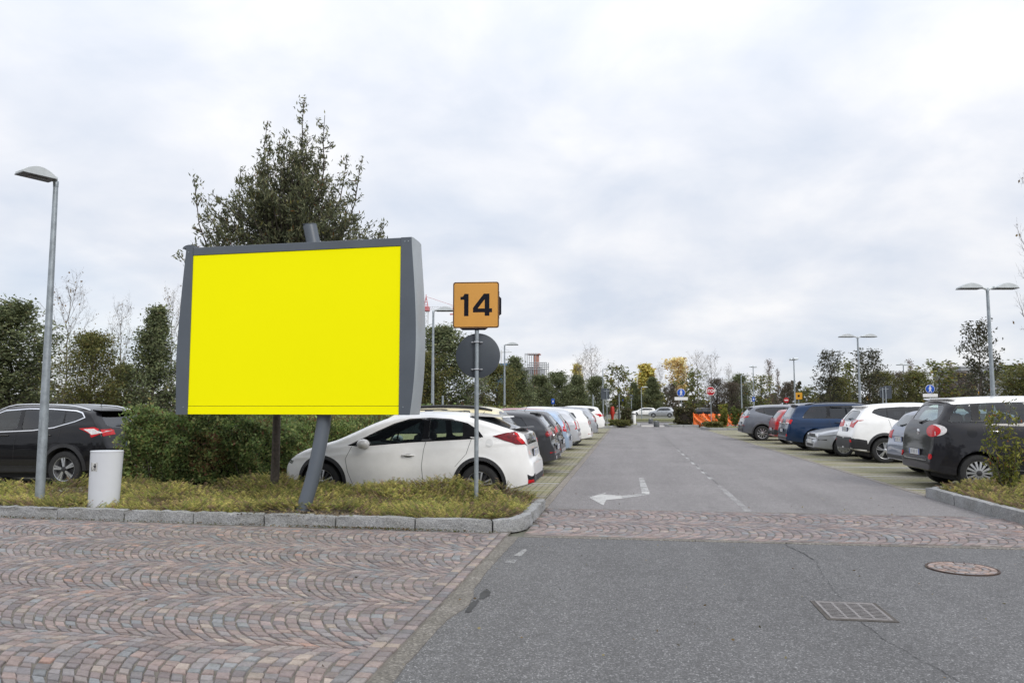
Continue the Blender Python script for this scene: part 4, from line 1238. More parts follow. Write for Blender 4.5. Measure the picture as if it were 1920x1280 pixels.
# two straight border courses beside the strip
def border(name, x0, y0, y1, seed, horizontal=False, x1=None):
    rng = np.random.default_rng(seed); V = []; C = []
    for row in range(2):
        a = y0
        while a < y1:
            l = rng.uniform(.085, .12)
            s = .1
            if horizontal: cx, cy, hx, hy = a + l/2, x0 + row*s + s/2, l/2 - .005, s/2 - .006
            else: cx, cy, hx, hy = x0 + row*s + s/2, a + l/2, s/2 - .006, l/2 - .005
            h = .019 + rng.normal(0, .0015)
            base = PORPH[rng.integers(len(PORPH))] * rng.uniform(.82, 1.2)
            if rng.random() < .08: base = np.array((.3, .25, .21))
            q = [(cx + sx*hx + rng.normal(0, .002), cy + sy*hy + rng.normal(0, .002)) for sx, sy in ((-1,-1), (1,-1), (1,1), (-1,1))]
            for (s2, dz) in ((.86, 0), (1, -.007), (1, -.03)):
                V += [(cx + (px-cx)*s2, cy + (py-cy)*s2, h + dz) for px, py in q]
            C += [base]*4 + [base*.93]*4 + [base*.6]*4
            a += l
    n = len(V)//12
    pat = np.array([(0,1,2,3), (0,4,5,1), (1,5,6,2), (2,6,7,3), (3,7,4,0), (4,8,9,5), (5,9,10,6), (6,10,11,7), (7,11,8,4)])
    F = (pat[None] + (np.arange(n)*12)[:, None, None]).reshape(-1, 4)
    tag(link(name, mesh(name, V, F, M['cobble'], 50, cols=np.array(C))), kind='structure')
border('cobbled_pavement', -1.665, 1.5, 9.25, 21)
flat('joint_bed', rect(-15.2, -1.45, 1.2, 9.9), .0065, M['sand'])
cobbles('cobbled_crossing', (-2.3, 11.66), 0.0, 2, 1.20, 18.5, lambda x, y: x > -1.22 and x < 13.5 and 9.27 < y < 11.68 and not (x > 5.0 and y > 10.25), 12, pitch=.1, flip=-1)
flat('joint_bed', [(-1.27, 9.2), (13.8, 9.2), (13.8, 10.45), (5.05, 10.45), (5.05, 11.74), (-1.27, 11.74)], .0065, M['sand'])

# ------------------------------------------------------------------ road markings, cracks
def worn(name, col, cover):
    m = bpy.data.materials.new(name); m.use_nodes = True; t = m.node_tree; b = t.nodes['Principled BSDF']
    v = geopos(t)
    b.inputs['Base Color'].default_value = (*col, 1); b.inputs['Roughness'].default_value = .7
    n = noise(t, 34, 5, .7, v); n2_ = noise(t, 2.2, 4, .6, v)
    f = math_(t, 'ADD', math_(t, 'MULTIPLY', n, .6), math_(t, 'MULTIPLY', n2_, .6))
    r = N(t, 'ShaderNodeMapRange'); L(t, f, r.inputs[0]); r.inputs[1].default_value = .6 - cover*.35; r.inputs[2].default_value = .72 - cover*.2; r.inputs[3].default_value = 0; r.inputs[4].default_value = min(1, .35 + cover*.6)
    L(t, r.outputs[0], b.inputs['Alpha'])
    return m
M['mark'] = worn('road_paint_worn', (.62, .62, .60), .55)
M['mark_faint'] = worn('road_paint_faint', (.48, .48, .47), .28)
M['mark_dash'] = worn('road_paint_dashes', (.50, .50, .49), .5)
flat('lane_line', rect(1.66, 1.76, 11.85, 15.6), .004, M['mark_faint'])
for y0_, y1_ in ((16.95, 17.5), (18.3, 18.95), (19.6, 20.3), (21.3, 22.2), (23.1, 24.1), (25.1, 26.2), (27.4, 28.4)):
    flat('lane_line', rect(1.66, 1.75, y0_, y1_), .004, M['mark_dash'])
flat('bay_line', rect(5.75, 7.3, 20.75, 20.92), .0105, simple('pale_stone', (.40, .39, .37), .8, 0, .2, 6))
mm = simple('joint_tar', (.035, .035, .036), .8, 0, .3)
def crack(pts, w, seed, z=.0045):
    rng = random.Random(seed); P_ = []
    for (a, b2) in zip(pts[:-1], pts[1:]):
        k = max(2, int(math.hypot(b2[0]-a[0], b2[1]-a[1])/.05))
        P_ += [(a[0]+(b2[0]-a[0])*i/k + rng.gauss(0, .008), a[1]+(b2[1]-a[1])*i/k + rng.gauss(0, .008)) for i in range(k)]
    V = []; F = []
    for i, p in enumerate(P_):
        q = P_[min(i+1, len(P_)-1)]; r = P_[max(i-1, 0)]
        d = Vector((q[0]-r[0], q[1]-r[1])).normalized(); ww = w*rng.uniform(.12, .62)
        V += [(p[0]-d.y*ww, p[1]+d.x*ww, z), (p[0]+d.y*ww, p[1]-d.x*ww, z)]
    for i in range(len(P_)-1): F.append((2*i, 2*i+1, 2*i+3, 2*i+2))
    tag(link('road_crack', mesh('road_crack', V, F, mm)), kind='structure')
crack([(1.70, 9.1), (1.78, 8.6), (1.82, 8.2)], .012, 1)
crack([(1.82, 8.2), (1.72, 7.4), (1.66, 6.6)], .004, 2)
crack([(1.62, 5.95), (1.64, 5.6), (1.72, 5.2), (1.85, 4.6), (1.92, 4.1), (2.0, 3.4)], .006, 3)
crack([(1.42, 6.55), (1.2, 6.7), (1.05, 6.95)], .003, 4)
crack([(1.72, 15.8), (1.75, 25), (1.74, 40), (1.76, 60)], .012, 5)
crack([(1.75, 21.6), (2.6, 21.8)], .03, 6); crack([(3.3, 31.0), (4.3, 31.2)], .05, 7)
# turning arrow, faded
flat('road_arrow', [(-.70, 13.27), (-.42, 12.26), (-.40, 12.95), (-.14, 13.2), (-.15, 13.62), (-.46, 13.76), (-.43, 14.08)], .0045, M['mark'])
flat('road_arrow', [(-.14, 13.2), (.30, 13.78), (.24, 14.05), (-.15, 13.62)], .0045, M['mark_dash'])
flat('road_arrow', [(.18, 17.06), (.28, 17.08), (.34, 14.29), (.20, 14.27)], .004, M['mark_dash'])
flat('road_arrow', [(.20, 14.27), (.34, 14.29), (.33, 13.89), (.20, 13.87)], .0045, M['mark'])
flat('road_stain', [(-1.2, 8.0), (-1.12, 8.0), (-1.1, 8.35), (-1.15, 8.4)], .0045, M['mark_faint'])
flat('road_stain', [(-1.24, 7.65), (-1.14, 7.62), (-1.13, 7.78), (-1.23, 7.8)], .0045, M['mark_faint'])
def patch(name, cx, cy, rx, ry, mat, z, seed, rot=0):
    rng = random.Random(seed); pts = []
    for k in range(22):
        a = 2*PI*k/22; r = rng.uniform(.7, 1.1)
        x, y = rx*r*math.cos(a), ry*r*math.sin(a)
        pts.append((cx + x*math.cos(rot) - y*math.sin(rot), cy + x*math.sin(rot) + y*math.cos(rot)))
    return flat(name, pts, z, mat)
patch('road_stain', -1.19, 6.35, .05, .16, mm, .0042, 4)
patch('road_stain', -1.22, 5.95, .03, .22, mm, .0042, 5)

# ------------------------------------------------------------------ drain grate and manhole
M['cast'] = simple('cast_iron', (0.21, 0.195, 0.19), .55, .35, .25, 20, bumpy=.3)
M['pit_dark'] = simple('drain_shade', (0.004, 0.004, 0.004), .95)
g = empty('drain_grate', (1.64, 6.25, 0), 0, 'slotted cast iron drain grate sunk in the near asphalt', 'drain grate')
bb = MB(); W_, D_ = .215, .245
for (x0, x1, y0, y1) in ((-W_, W_, -D_, -D_+.022), (-W_, W_, D_-.022, D_), (-W_, -W_+.022, -D_+.022, D_-.022), (W_-.022, W_, -D_+.022, D_-.022)):
    bb.box(x0, x1, y0, y1, -.02, .010, 0, .002)
bb.build('frame', M['cast'], g)
bb = MB()
for k in range(1, 4):
    x = -W_+.022 + (2*W_-.044)*k/4; bb.box(x-.009, x+.009, -D_+.022, D_-.022, -.02, .0098, 0)
for seg in range(4):
    xa = -W_+.022 + (2*W_-.044)*seg/4 + .009*(seg > 0); xb = -W_+.022 + (2*W_-.044)*(seg+1)/4 - .009*(seg < 3)
    for j in range(11):
        y = -D_+.022 + (2*D_-.044)*(j+.5)/11; bb.box(xa, xb, y-.0085, y+.0085, -.02, .0092, 0)
bb.build('bars', M['cast'], g)
bb = MB(); bb.box(-W_+.01, W_-.01, -D_+.01, D_-.01, .002, .0068); bb.build('shade_plate', M['pit_dark'], g)  # black plate just under the bars, coloured as the shade of the drain
bb = MB(); bb.box(-W_-.03, W_+.03, -D_-.03, D_+.03, -.03, .005); bb.build('mortar_bed', simple('mortar', (.07, .062, .055), .9, 0, .3, 12), g)
g = empty('manhole_cover', (3.10, 8.0, 0), 0, 'round manhole cover paved with rings of reddish cobbles', 'manhole cover')
bb = MB(); bb.lathe([(.296, -.02), (.296, .012), (.31, .012), (.31, -.02)], 48, 0); bb.build('rim', simple('rusty_iron', (.07, .045, .035), .7, .3, .3, 20), g, 40)
bb = MB(); bb.lathe([(0, .005), (.297, .005)], 48, 0); bb.build('bed', M['sand'], g)
rng = np.random.default_rng(7); V = []; C = []
for ri, (r0, r1, n) in enumerate(((.0, .04, 1), (.045, .105, 5), (.11, .17, 9), (.175, .23, 14), (.235, .293, 19))):
    for k_ in range(n):
        a0, a1 = 2*PI*k_/n + .2*ri, 2*PI*(k_+1)/n + .2*ri
        base = (PORPH[rng.integers(len(PORPH))]*1.25 if rng.random() < .5 else np.array((.29, .215, .185))) * rng.uniform(.7, 1.1)
        if n == 1: q = [(.04*math.cos(a), .04*math.sin(a)) for a in (0, 1.57, 3.14, 4.71)]
        else: q = [(r*math.cos(a), r*math.sin(a)) for r, a in ((r0, a0), (r1, a0), (r1, a1), (r0, a1))]
        cx = sum(p[0] for p in q)/4; cy = sum(p[1] for p in q)/4; h = .013 + rng.normal(0, .001)
        for (s2, dz) in ((.76, 0), (.9, -.005), (.9, -.02)):
            V += [(cx+(px-cx)*s2, cy+(py-cy)*s2, h+dz) for px, py in q]
        C += [base]*4 + [base*.9]*4 + [base*.6]*4
n = len(V)//12
pat = np.array([(0,1,2,3), (0,4,5,1), (1,5,6,2), (2,6,7,3), (3,7,4,0), (4,8,9,5), (5,9,10,6), (6,10,11,7), (7,11,8,4)])
link('cobble_infill', mesh('cobble_infill', V, (pat[None] + (np.arange(n)*12)[:, None, None]).reshape(-1, 4), M['cobble'], 50, cols=np.array(C)), g)

# ------------------------------------------------------------------ granite kerbs
m, t, b_ = new_mat('granite')
v = geopos(t)
vo = N(t, 'ShaderNodeTexVoronoi'); vo.inputs['Scale'].default_value = 110; L(t, v, vo.inputs['Vector'])
sp_ = N(t, 'ShaderNodeSeparateColor'); L(t, vo.outputs['Color'], sp_.inputs[0])
c1 = ramp(t, sp_.outputs[0], [(0, (.22, .225, .235)), (.4, (.31, .315, .325)), (.85, (.38, .385, .39)), (1, (.46, .46, .46))])
L(t, mixc(t, 1.0, c1, ramp(t, noise(t, 2.6, 6, .7, v), [(.3, (.68, .67, .62)), (.65, (1.08, 1.08, 1.08))]), 'MULTIPLY'), b_.inputs['Base Color'])
b_.inputs['Roughness'].default_value = .85
bump(t, b_, math_(t, 'ADD', noise(t, 28, 5, .65, v), math_(t, 'MULTIPLY', sp_.outputs[0], .2)), .9, .02)
M['granite'] = m
def kerb_path(path, w=.15, h=.15, stone=1.0, seed=1, gap=.022, rough=.006, name='kerb', first=None):
    """granite kerb stones on a polyline; the kerb body lies to the left of the path direction"""
    rng = random.Random(seed)
    pts = [Vector((p[0], p[1])) for p in path]
    cum = [0]
    for a, b2 in zip(pts[:-1], pts[1:]): cum.append(cum[-1] + (b2-a).length)
    def atl(s):
        s = max(0, min(cum[-1], s))
        for i in range(len(pts)-1):
            if s <= cum[i+1] + 1e-9:
                d = (pts[i+1]-pts[i]).normalized(); return pts[i] + d*(s-cum[i]), d
        return pts[-1], (pts[-1]-pts[-2]).normalized()
    V = []; F = []
    s = 0
    while s < cum[-1] - .05:
        e = min(cum[-1], s + stone*rng.uniform(.96, 1.04))
        n = max(3, int((e-s)/.09))
        hh = h + rng.uniform(-.004, .004); jo = rng.uniform(-.004, .004)
        base = len(V)
        prof = [(0, -.06), (0, .25), (0.0, .55), (.0, .82), (.018, 1.0), (.45, 1.0), (.9, 1.0), (1, .93), (1, -.06)]
        for i in range(n+1):
            ss = s + gap/2 + (e-s-gap)*i/n
            p, d = atl(ss)
            # smooth the normal across corners
            p2, d2 = atl(min(cum[-1], ss+.12)); p1, d1 = atl(max(0, ss-.12)); d = (d1+d2).normalized()
            nrm = Vector((-d.y, d.x))
            endf = .010 if i in (0, n) else 0
            for (a, z) in prof:
                q = p + nrm*(a*w + jo + rng.gauss(0, rough*.5)*(a < .95))
                V.append((q.x, q.y, z*hh - (endf if z > .8 else 0) + rng.gauss(0, rough*.35)*(z > 0)))
        m_ = len(prof)
        for i in range(n):
            for k in range(m_-1): F.append((base+i*m_+k, base+(i+1)*m_+k, base+(i+1)*m_+k+1, base+i*m_+k+1))
        F.append(tuple(base+k for k in range(m_))); F.append(tuple(base+n*m_+k for k in range(m_-1, -1, -1)))
        s = e
    me = mesh(name, V, F, M['granite'])
    import bmesh
    b2 = bmesh.new(); b2.from_mesh(me); bmesh.ops.recalc_face_normals(b2, faces=b2.faces); b2.to_mesh(me); b2.free()
    me.polygons.foreach_set('use_smooth', np.ones(len(me.polygons), dtype=bool)); me.set_sharp_from_angle(angle=R(50))
    return tag(link(name, me), kind='structure')
def arc(cx, cy, r, a0, a1, n=8): return [(cx + r*math.cos(R(a0 + (a1-a0)*i/n)), cy + r*math.sin(R(a0 + (a1-a0)*i/n))) for i in range(n+1)]
kerb_path([(-15, kerb_y(-15))] + [(-1.95, kerb_y(-1.95))] + arc(-1.85, 9.93, .56, -85, -2, 8)[1:] + [(-1.28, 10.6), (-1.27, 11.68)], seed=2, rough=.016, stone=1.02, w=.14, h=.155)
kerb_path([(-1.41, 11.78), (-8.9, 11.82)], seed=3, w=.12, h=.13)
kerb_path([(14, 9.95), (6.1, 10.0)] + [(5.6, 10.05), (5.25, 10.25), (5.06, 10.6)] + [(5.02, 11.6), (5.0, 14.22)][:2], seed=4, w=.15, h=.17) if False else None
def kerb_right():
    # drawn so that the body of the kerb lies on the bed side (to the left when walking the path)
    path = [(5.0, 14.25), (5.0, 12.0), (5.03, 11.0), (5.12, 10.55), (5.4, 10.25), (5.9, 10.12), (14, 10.05)]
    kerb_path(path, seed=4, w=.15, h=.17, stone=1.2, rough=.003)
    kerb_path([(11, 14.40), (5.15, 14.40)], seed=5, w=.13, h=.17, rough=.003)
kerb_right()

def bed(name, poly, z0, seed, bumpz=.03, res=.18, holes=()):
    V, F = tri_poly(poly, (), res); rng = random.Random(seed)
    me = mesh(name, [(x, y, z0 + rng.uniform(-bumpz, bumpz)) for x, y in V], F, M['soil'], 'all')
    import bmesh
    b = bmesh.new(); b.from_mesh(me)
    for f in b.faces:
        if f.normal.z < 0: f.normal_flip()
    b.to_mesh(me); b.free()
    return tag(link(name, me), kind='structure')
bedL = [(-15, kerb_y(-15)+.1), (-1.95, kerb_y(-1.95)+.1), (-1.6, 9.6), (-1.42, 9.95), (-1.38, 11.72), (-6.6, 11.75), (-9.3, 11.1), (-15, 11.1)]
bed('soil', bedL, .12, 1)
bed('soil', [(-9.3, 11.0), (-6.4, 11.7), (-6.4, 56), (-9.3, 56)], .10, 2, res=.6)
bedR = [(5.14, 14.3), (5.14, 11.0), (5.3, 10.5), (5.9, 10.25), (14, 10.2), (14, 14.3)]
bed('soil', bedR, .12, 3)

# ------------------------------------------------------------------ foliage tools
def leafmat(name, rough=.6, trans=.4):
    m, t, b = new_mat(name)
    ca = N(t, 'ShaderNodeVertexColor', layer_name='Col')
    L(t, ca.outputs[0], b.inputs['Base Color']); b.inputs['Roughness'].default_value = rough
    b.inputs['Specular IOR Level'].default_value = .3
    tr = N(t, 'ShaderNodeBsdfTranslucent'); L(t, ca.outputs[0], tr.inputs[0])
    mx = N(t, 'ShaderNodeMixShader'); mx.inputs[0].default_value = trans
    o = t.nodes['Material Output']
    L(t, b.outputs[0], mx.inputs[1]); L(t, tr.outputs[0], mx.inputs[2]); L(t, mx.outputs[0], o.inputs[0])
    return m
M['leaf'] = leafmat('foliage')
M['bark'] = simple('bark', (0.075, 0.062, 0.05), .9, 0, .4, 18, bumpy=.8, bscale=40)
M['bark_grey'] = simple('bark_pale', (0.17, 0.155, 0.14), .9, 0, .35, 18, bumpy=.6, bscale=40)

def leaves(cent, dirs, size, asp, cols, rng, fold=.0):
    """diamond leaves: centres (n,3), axis dirs (n,3), size (n,), asp width ratio"""
    n = len(cent)
    d = dirs / (np.linalg.norm(dirs, axis=1, keepdims=True) + 1e-9)
    r = rng.normal(size=(n, 3)); s = np.cross(d, r); s /= (np.linalg.norm(s, axis=1, keepdims=True) + 1e-9)
    size = np.asarray(size).reshape(-1, 1)
    a = cent - d*size*.5; c = cent + d*size*.5
    w = s*size*asp*.5
    nrm = np.cross(d, s)
    mid = cent - d*size*.05 + nrm*size*fold
    V = np.stack([a, mid + w, c, mid - w], axis=1).reshape(-1, 3)
    F = np.arange(n*4, dtype=np.int32).reshape(n, 4)
    return V, F, np.repeat(cols, 4, axis=0)

def pal(rng, n, base, var=.25, alt=None, pa=0.0):
    base = np.array(base); b = base[rng.integers(len(base), size=n)]
    if alt is not None:
        al = np.array(alt); k = rng.random(n) < pa; b[k] = al[rng.integers(len(al), size=n)][k]
    return b * (1 + rng.uniform(-var, var, size=(n, 1)))

def tubes(segs, n=4):
    """segs: list of (p0, p1, r0, r1) -> arrays"""
    S = np.array([[*a, *b, r0, r1] for a, b, r0, r1 in segs], float)
    p0, p1, r0, r1 = S[:, :3], S[:, 3:6], S[:, 6:7], S[:, 7:8]
    d = p1-p0; d /= (np.linalg.norm(d, axis=1, keepdims=True)+1e-9)
    up = np.where(np.abs(d[:, 2:3]) < .9, np.array([[0, 0, 1.]]), np.array([[1., 0, 0]]))
    a = np.cross(d, up); a /= np.linalg.norm(a, axis=1, keepdims=True); b = np.cross(a, d)
    V = []
    for (p, r) in ((p0, r0), (p1, r1)):
        for k in range(n):
            t_ = 2*math.pi*k/n; V.append(p + (a*math.cos(t_) + b*math.sin(t_))*r)
    V = np.stack(V, 1)
    m_ = len(S); idx = np.arange(m_)[:, None]*2*n
    F = np.concatenate([np.concatenate([idx+k, idx+(k+1) % n, idx+n+(k+1) % n, idx+n+k], 1) for k in range(n)], 0)
    return V.reshape(-1, 3), F

def tree_mesh(seed, H=6.0, cb=.18, env=None, Rm=1.6, nb=30, up=.5, nl=9, nsub=6, leaf=.11, asp=.5, base=((.05, .06, .03),), alt=None, pa=0, spread=.14, per=16, trunk_r=.07, twigs=False, leaf_keep=1.0, sub_len=.42, top_sparse=0.0, var=.3):
    rng = np.random.default_rng(seed)
    env = env or (lambda t_: math.sin(math.pi*min(1, max(0, .12 + .88*t_)))**.7)
    segs = []; clumps = []; twg = []
    # trunk
    tp = [np.array((0, 0, -.05))]
    nseg = 14
    for i in range(1, nseg+1):
        tp.append(np.array((rng.normal(0, .012*H/6)*i**.7, rng.normal(0, .012*H/6)*i**.7, H*.97*i/nseg)))
    def tr_at(z):
        i = min(nseg-1, max(0, int(z/(H*.97)*nseg))); f = z/(H*.97)*nseg - i
        return tp[i]*(1-f) + tp[i+1]*f
    def rad(z): return trunk_r*(1 - .93*z/H) + .006
    trunk = [(tp[i], tp[i+1], rad(tp[i][2])*(1.25 if i == 0 else 1), rad(tp[i+1][2])) for i in range(nseg)]
    for ib in range(nb):
        t_ = (ib + rng.uniform(0, 1))/nb
        z = H*(cb + (1-cb)*.95*t_)
        ln = Rm*env(t_)*rng.uniform(.7, 1.15)
        az = ib*2.39996 + rng.uniform(-.4, .4)
        el = up + (1.0-up)*t_*.8 + rng.uniform(-.15, .15)
        d = np.array((math.cos(az)*math.cos(el), math.sin(az)*math.cos(el), math.sin(el)))
        p = tr_at(z); pts = [p]
        ns = 5
        for k in range(ns):
            d = d + np.array((0, 0, .10)) + rng.normal(0, .08, 3); d /= np.linalg.norm(d)
            p = p + d*ln/ns; pts.append(p)
        r0 = max(.008, rad(z)*.45)
        for k in range(ns): segs.append((pts[k], pts[k+1], r0*(1-k/ns*.8), r0*(1-(k+1)/ns*.8)))
        for q in range(nsub):
            f = .25 + .75*(q+rng.uniform(0, 1))/nsub; i = min(ns-1, int(f*ns)); g_ = f*ns - i
            sp = pts[i]*(1-g_) + pts[i+1]*g_
            sd = d + rng.normal(0, .65, 3); sd /= np.linalg.norm(sd)
            sl = ln*sub_len*rng.uniform(.5, 1.1)
            m1 = sp + sd*sl*.5 + rng.normal(0, .02, 3); e_ = sp + sd*sl + np.array((0, 0, .06*sl))
            segs.append((sp, m1, r0*.35+.003, r0*.22+.002)); segs.append((m1, e_, r0*.22+.002, .002))
            clumps += [(m1, sd, t_), (e_, sd, t_), ((sp+m1)/2, sd, t_)]
            if twigs:
                for _ in range(5):
                    td = sd*.6 + rng.normal(0, .5, 3) + np.array((0, 0, .3)); td /= np.linalg.norm(td)
                    b0 = sp + (e_-sp)*rng.uniform(.2, 1); l_ = sl*rng.uniform(.35, .8)
                    twg.append((b0, b0+td*l_, .0035, .0012)); clumps.append((b0+td*l_, td, t_))
                    for _ in range(2):
                        t2 = td + rng.normal(0, .5, 3); t2 /= np.linalg.norm(t2); b1 = b0+td*l_*rng.uniform(.3, .9)
                        twg.append((b1, b1+t2*l_*.5, .0022, .0009))
    # leader
    clumps.append((tr_at(H*.95), np.array((0, 0, 1.)), 1.0))
    tV, tF = tubes(trunk, 9)
    bV, bF = tubes(segs, 4)
    if twg:
        wV, wF = tubes(twg, 3); bF = np.concatenate([bF, wF + len(bV)]) if wF.shape[1] == bF.shape[1] else bF; bV = np.concatenate([bV, wV])
    C_ = []; D_ = []; Cl = []
    for (p, d, t_) in clumps:
        if rng.random() > leaf_keep: continue
        k = max(1, int(per*rng.uniform(.5, 1.4)*(1 - top_sparse*t_)))
        cc_ = p + rng.normal(0, spread, (k, 3))*np.array((1, 1, .85))
        C_.append(cc_); D_.append(d + rng.normal(0, .8, (k, 3)))
        tone = rng.uniform(.72, 1.28)
        Cl.append(pal(rng, k, base, var, alt, pa)*tone)
    if C_:
        C_ = np.concatenate(C_); D_ = np.concatenate(D_); Cl = np.clip(np.concatenate(Cl), .004, .9)
        sz = leaf*rng.uniform(.6, 1.3, len(C_))
        lV, lF, lC = leaves(C_, D_, sz, asp, Cl, rng)
    else: lV = None
    return (tV, tF), (bV, bF), ((lV, lF, lC) if lV is not None else None)

def make_tree_meshes(key, bark='bark', **kw):
    (tV, tF), (bV, bF), lf = tree_mesh(**kw)
    tm = mesh('trunk', tV, tF, M[bark], 60)
    bm = mesh('limbs', bV, bF, M[bark], 60)
    lm = mesh('crown', lf[0], lf[1], M['leaf'], cols=lf[2]) if lf else None
    return tm, bm, lm, kw.get('H', 6.0)

def put_tree(kind, X, Y, H, wid, label, name, group=None, rz=None, z=0):
    tm, bm, lm, H0 = kind
    r = empty(name, (X, Y, z), rz if rz is not None else (X*7.3 + Y*3.1) % 6.28, label, 'tree', group)
    link('trunk', tm, r); link('limbs', bm, r)
    if lm: link('crown', lm, r)
    k_ = {'evergreen_tree': 1.6, 'broadleaf_tree': 1.35, 'golden_tree': 1.35, 'brown_tree': 1.4}.get(name, 1.15)
    r.scale = (k_*wid*H/H0, k_*wid*H/H0, H/H0)
    return r

# ------------------------------------------------------------------ juniper ground cover
def juniper(name, poly, dens, seed, label, zf, cols, alt, pa, size=.17, keep=None):
    rng = np.random.default_rng(seed)
    xs = [p[0] for p in poly]; ys = [p[1] for p in poly]
    A = (max(xs)-min(xs))*(max(ys)-min(ys)); n = int(A*dens)
    P_ = np.stack([rng.uniform(min(xs), max(xs), n), rng.uniform(min(ys), max(ys), n)], 1)
    P_ = np.array([p for p in P_ if in_poly(p[0], p[1], poly) and (keep is None or keep(p[0], p[1], rng))])
    n = len(P_)
    pt = np.sin(P_[:, 0]*1.9 + 2*np.sin(P_[:, 1]*2.1)) * np.cos(P_[:, 1]*2.9 + P_[:, 0]*.7) + .35*np.sin(P_[:, 0]*5.3)*np.cos(P_[:, 1]*6.1)
    sel = ~((pt > .62) & (rng.random(n) < .55))
    P_ = P_[sel]; pt = pt[sel]; n = len(P_)
    hh = zf(P_[:, 0], P_[:, 1]) * np.where(pt > .55, .6, 1.0)
    z = .13 + hh*rng.uniform(.15, 1.0, n)**.6
    az = rng.uniform(0, 2*math.pi, n); el = rng.uniform(.05, .8, n)
    # sprays lean together in drifts
    az = az*.5 + 3*np.sin(P_[:, 0]*1.7) + 2*np.cos(P_[:, 1]*2.3)
    d = np.stack([np.cos(az)*np.cos(el), np.sin(az)*np.cos(el), np.sin(el)], 1)
    s = np.cross(d, np.array((0, 0, 1.))); s /= np.linalg.norm(s, axis=1, keepdims=True)
    u = np.cross(s, d)
    base = np.stack([P_[:, 0], P_[:, 1], z], 1)
    ln = size*rng.uniform(.55, 1.25, n)[:, None]
    clump = .5+.5*np.sin(P_[:, 0]*3.1+np.sin(P_[:, 1]*4.0))*np.cos(P_[:, 1]*3.7+P_[:, 0])
    cb_ = pal(rng, n, cols, .22, alt, pa)
    bk = (pt > .5) & (rng.random(n) < .6); cb_[bk] = pal(rng, n, alt, .25)[bk]
    cb_ = cb_ * (0.7 + .55*clump)[:, None]
    Vs = []; Fs = []; Cs = []; off = 0
    nseg = 6
    for k in range(nseg):
        f = (k+.3)/nseg
        for sg in (-1, 1):
            p = base + d*ln*f + u*ln*(.10*f)
            tip = p + (d*.55 + s*sg*.8 + rng.normal(0, .22, (n, 3)))*ln*.30*(1-.45*f)
            w = (d*.3 - s*sg*.1 + u*.6)*ln*.055
            V = np.stack([p - w*.7, p + w, tip], 1).reshape(-1, 3)
            F = np.arange(n*3).reshape(n, 3) + off; off += n*3
            Vs.append(V); Fs.append(F); Cs.append(np.repeat(cb_*(0.7 + .5*f), 3, axis=0))
    # stem
    V = np.stack([base - s*.003, base + s*.003, base + d*ln], 1).reshape(-1, 3); F = np.arange(n*3).reshape(n, 3) + off
    Vs.append(V); Fs.append(F); Cs.append(np.repeat(np.tile(np.array([[.09, .06, .035]]), (n, 1)), 3, axis=0))
    o = link(name, mesh(name, np.concatenate(Vs), np.concatenate(Fs), M['leaf'], cols=np.clip(np.concatenate(Cs), .003, .9)))
    return tag(o, label, 'ground cover', None, 'stuff')
JC = ((.36, .36, .10), (.46, .43, .13), (.25, .29, .085), (.56, .48, .17))
JA = ((.36, .25, .16), (.24, .17, .12), (.17, .18, .07))
def zl(x, y):
    e = np.minimum(1, np.minimum((y - (9.36 + (x+1.9)*-.04) - .02)/.45, 1)); e = np.clip(e, .18, 1)
    ex = np.clip((-1.42 - x)/.4, .25, 1)
    back = np.clip((y - 10.55)/.7, 0, 1)
    return e*ex*(.055 + .17*back + (.02 + .05*back)*np.sin(x*2.1+1)*np.cos(y*2.7) + .02*np.sin(x*6.3))
def keepL(x, y, rng):
    dx, dy = x + 4.25, y - 9.72
    if (dx*dx/.55 + dy*dy/.07) < 1: return rng.random() < .08
    for px_, py_, rr_ in ((-8.57, 10.25, .11), (-7.31, 9.97, .20), (at(893, 10.9), 10.93, .09)):
        if (x-px_)**2 + (y-py_+.04)**2 < rr_*rr_: return False
    return True
juniper('ground_cover', [(-12, kerb_y(-12)+.12), (-1.95, kerb_y(-1.95)+.12), (-1.62, 9.62), (-1.46, 9.95), (-1.46, 11.70), (-6.6, 11.72), (-9.3, 11.1), (-12, 11.1)], 1500, 5, 'low yellow green juniper covering the long planted bed behind the granite kerb', zl, JC, JA, .28, .135, keepL)
def zr(x, y): return np.clip((x-5.1)/.5, .2, 1)*(.14 + .05*np.sin(x*2.7)*np.cos(y*3.3))
juniper('ground_cover', [(5.2, 14.25), (5.2, 11.0), (5.4, 10.6), (6, 10.35), (10, 10.3), (10, 14.25)], 1100, 6, 'brownish green juniper in the planted bed behind the kerb at the right', zr, JC, JA, .45, .135)
# gravel and fallen leaves round the billboard post
rng = np.random.default_rng(9); n = 500
cx = -4.25 + rng.normal(0, .42, n); cy = 9.66 + rng.normal(0, .10, n)
lV, lF, lC = leaves(np.stack([cx, cy, .145 + rng.uniform(0, .02, n)], 1), rng.normal(0, 1, (n, 3))*np.array((1, 1, .2)), rng.uniform(.015, .045, n), .8, pal(rng, n, ((.22, .19, .15), (.15, .12, .09), (.28, .22, .12), (.10, .08, .06)), .3), rng)
tag(link('gravel', mesh('gravel', lV, lF, M['leaf'], cols=lC)), 'pale gravel and dead leaves on bare soil round the billboard post', 'gravel', None, 'stuff')
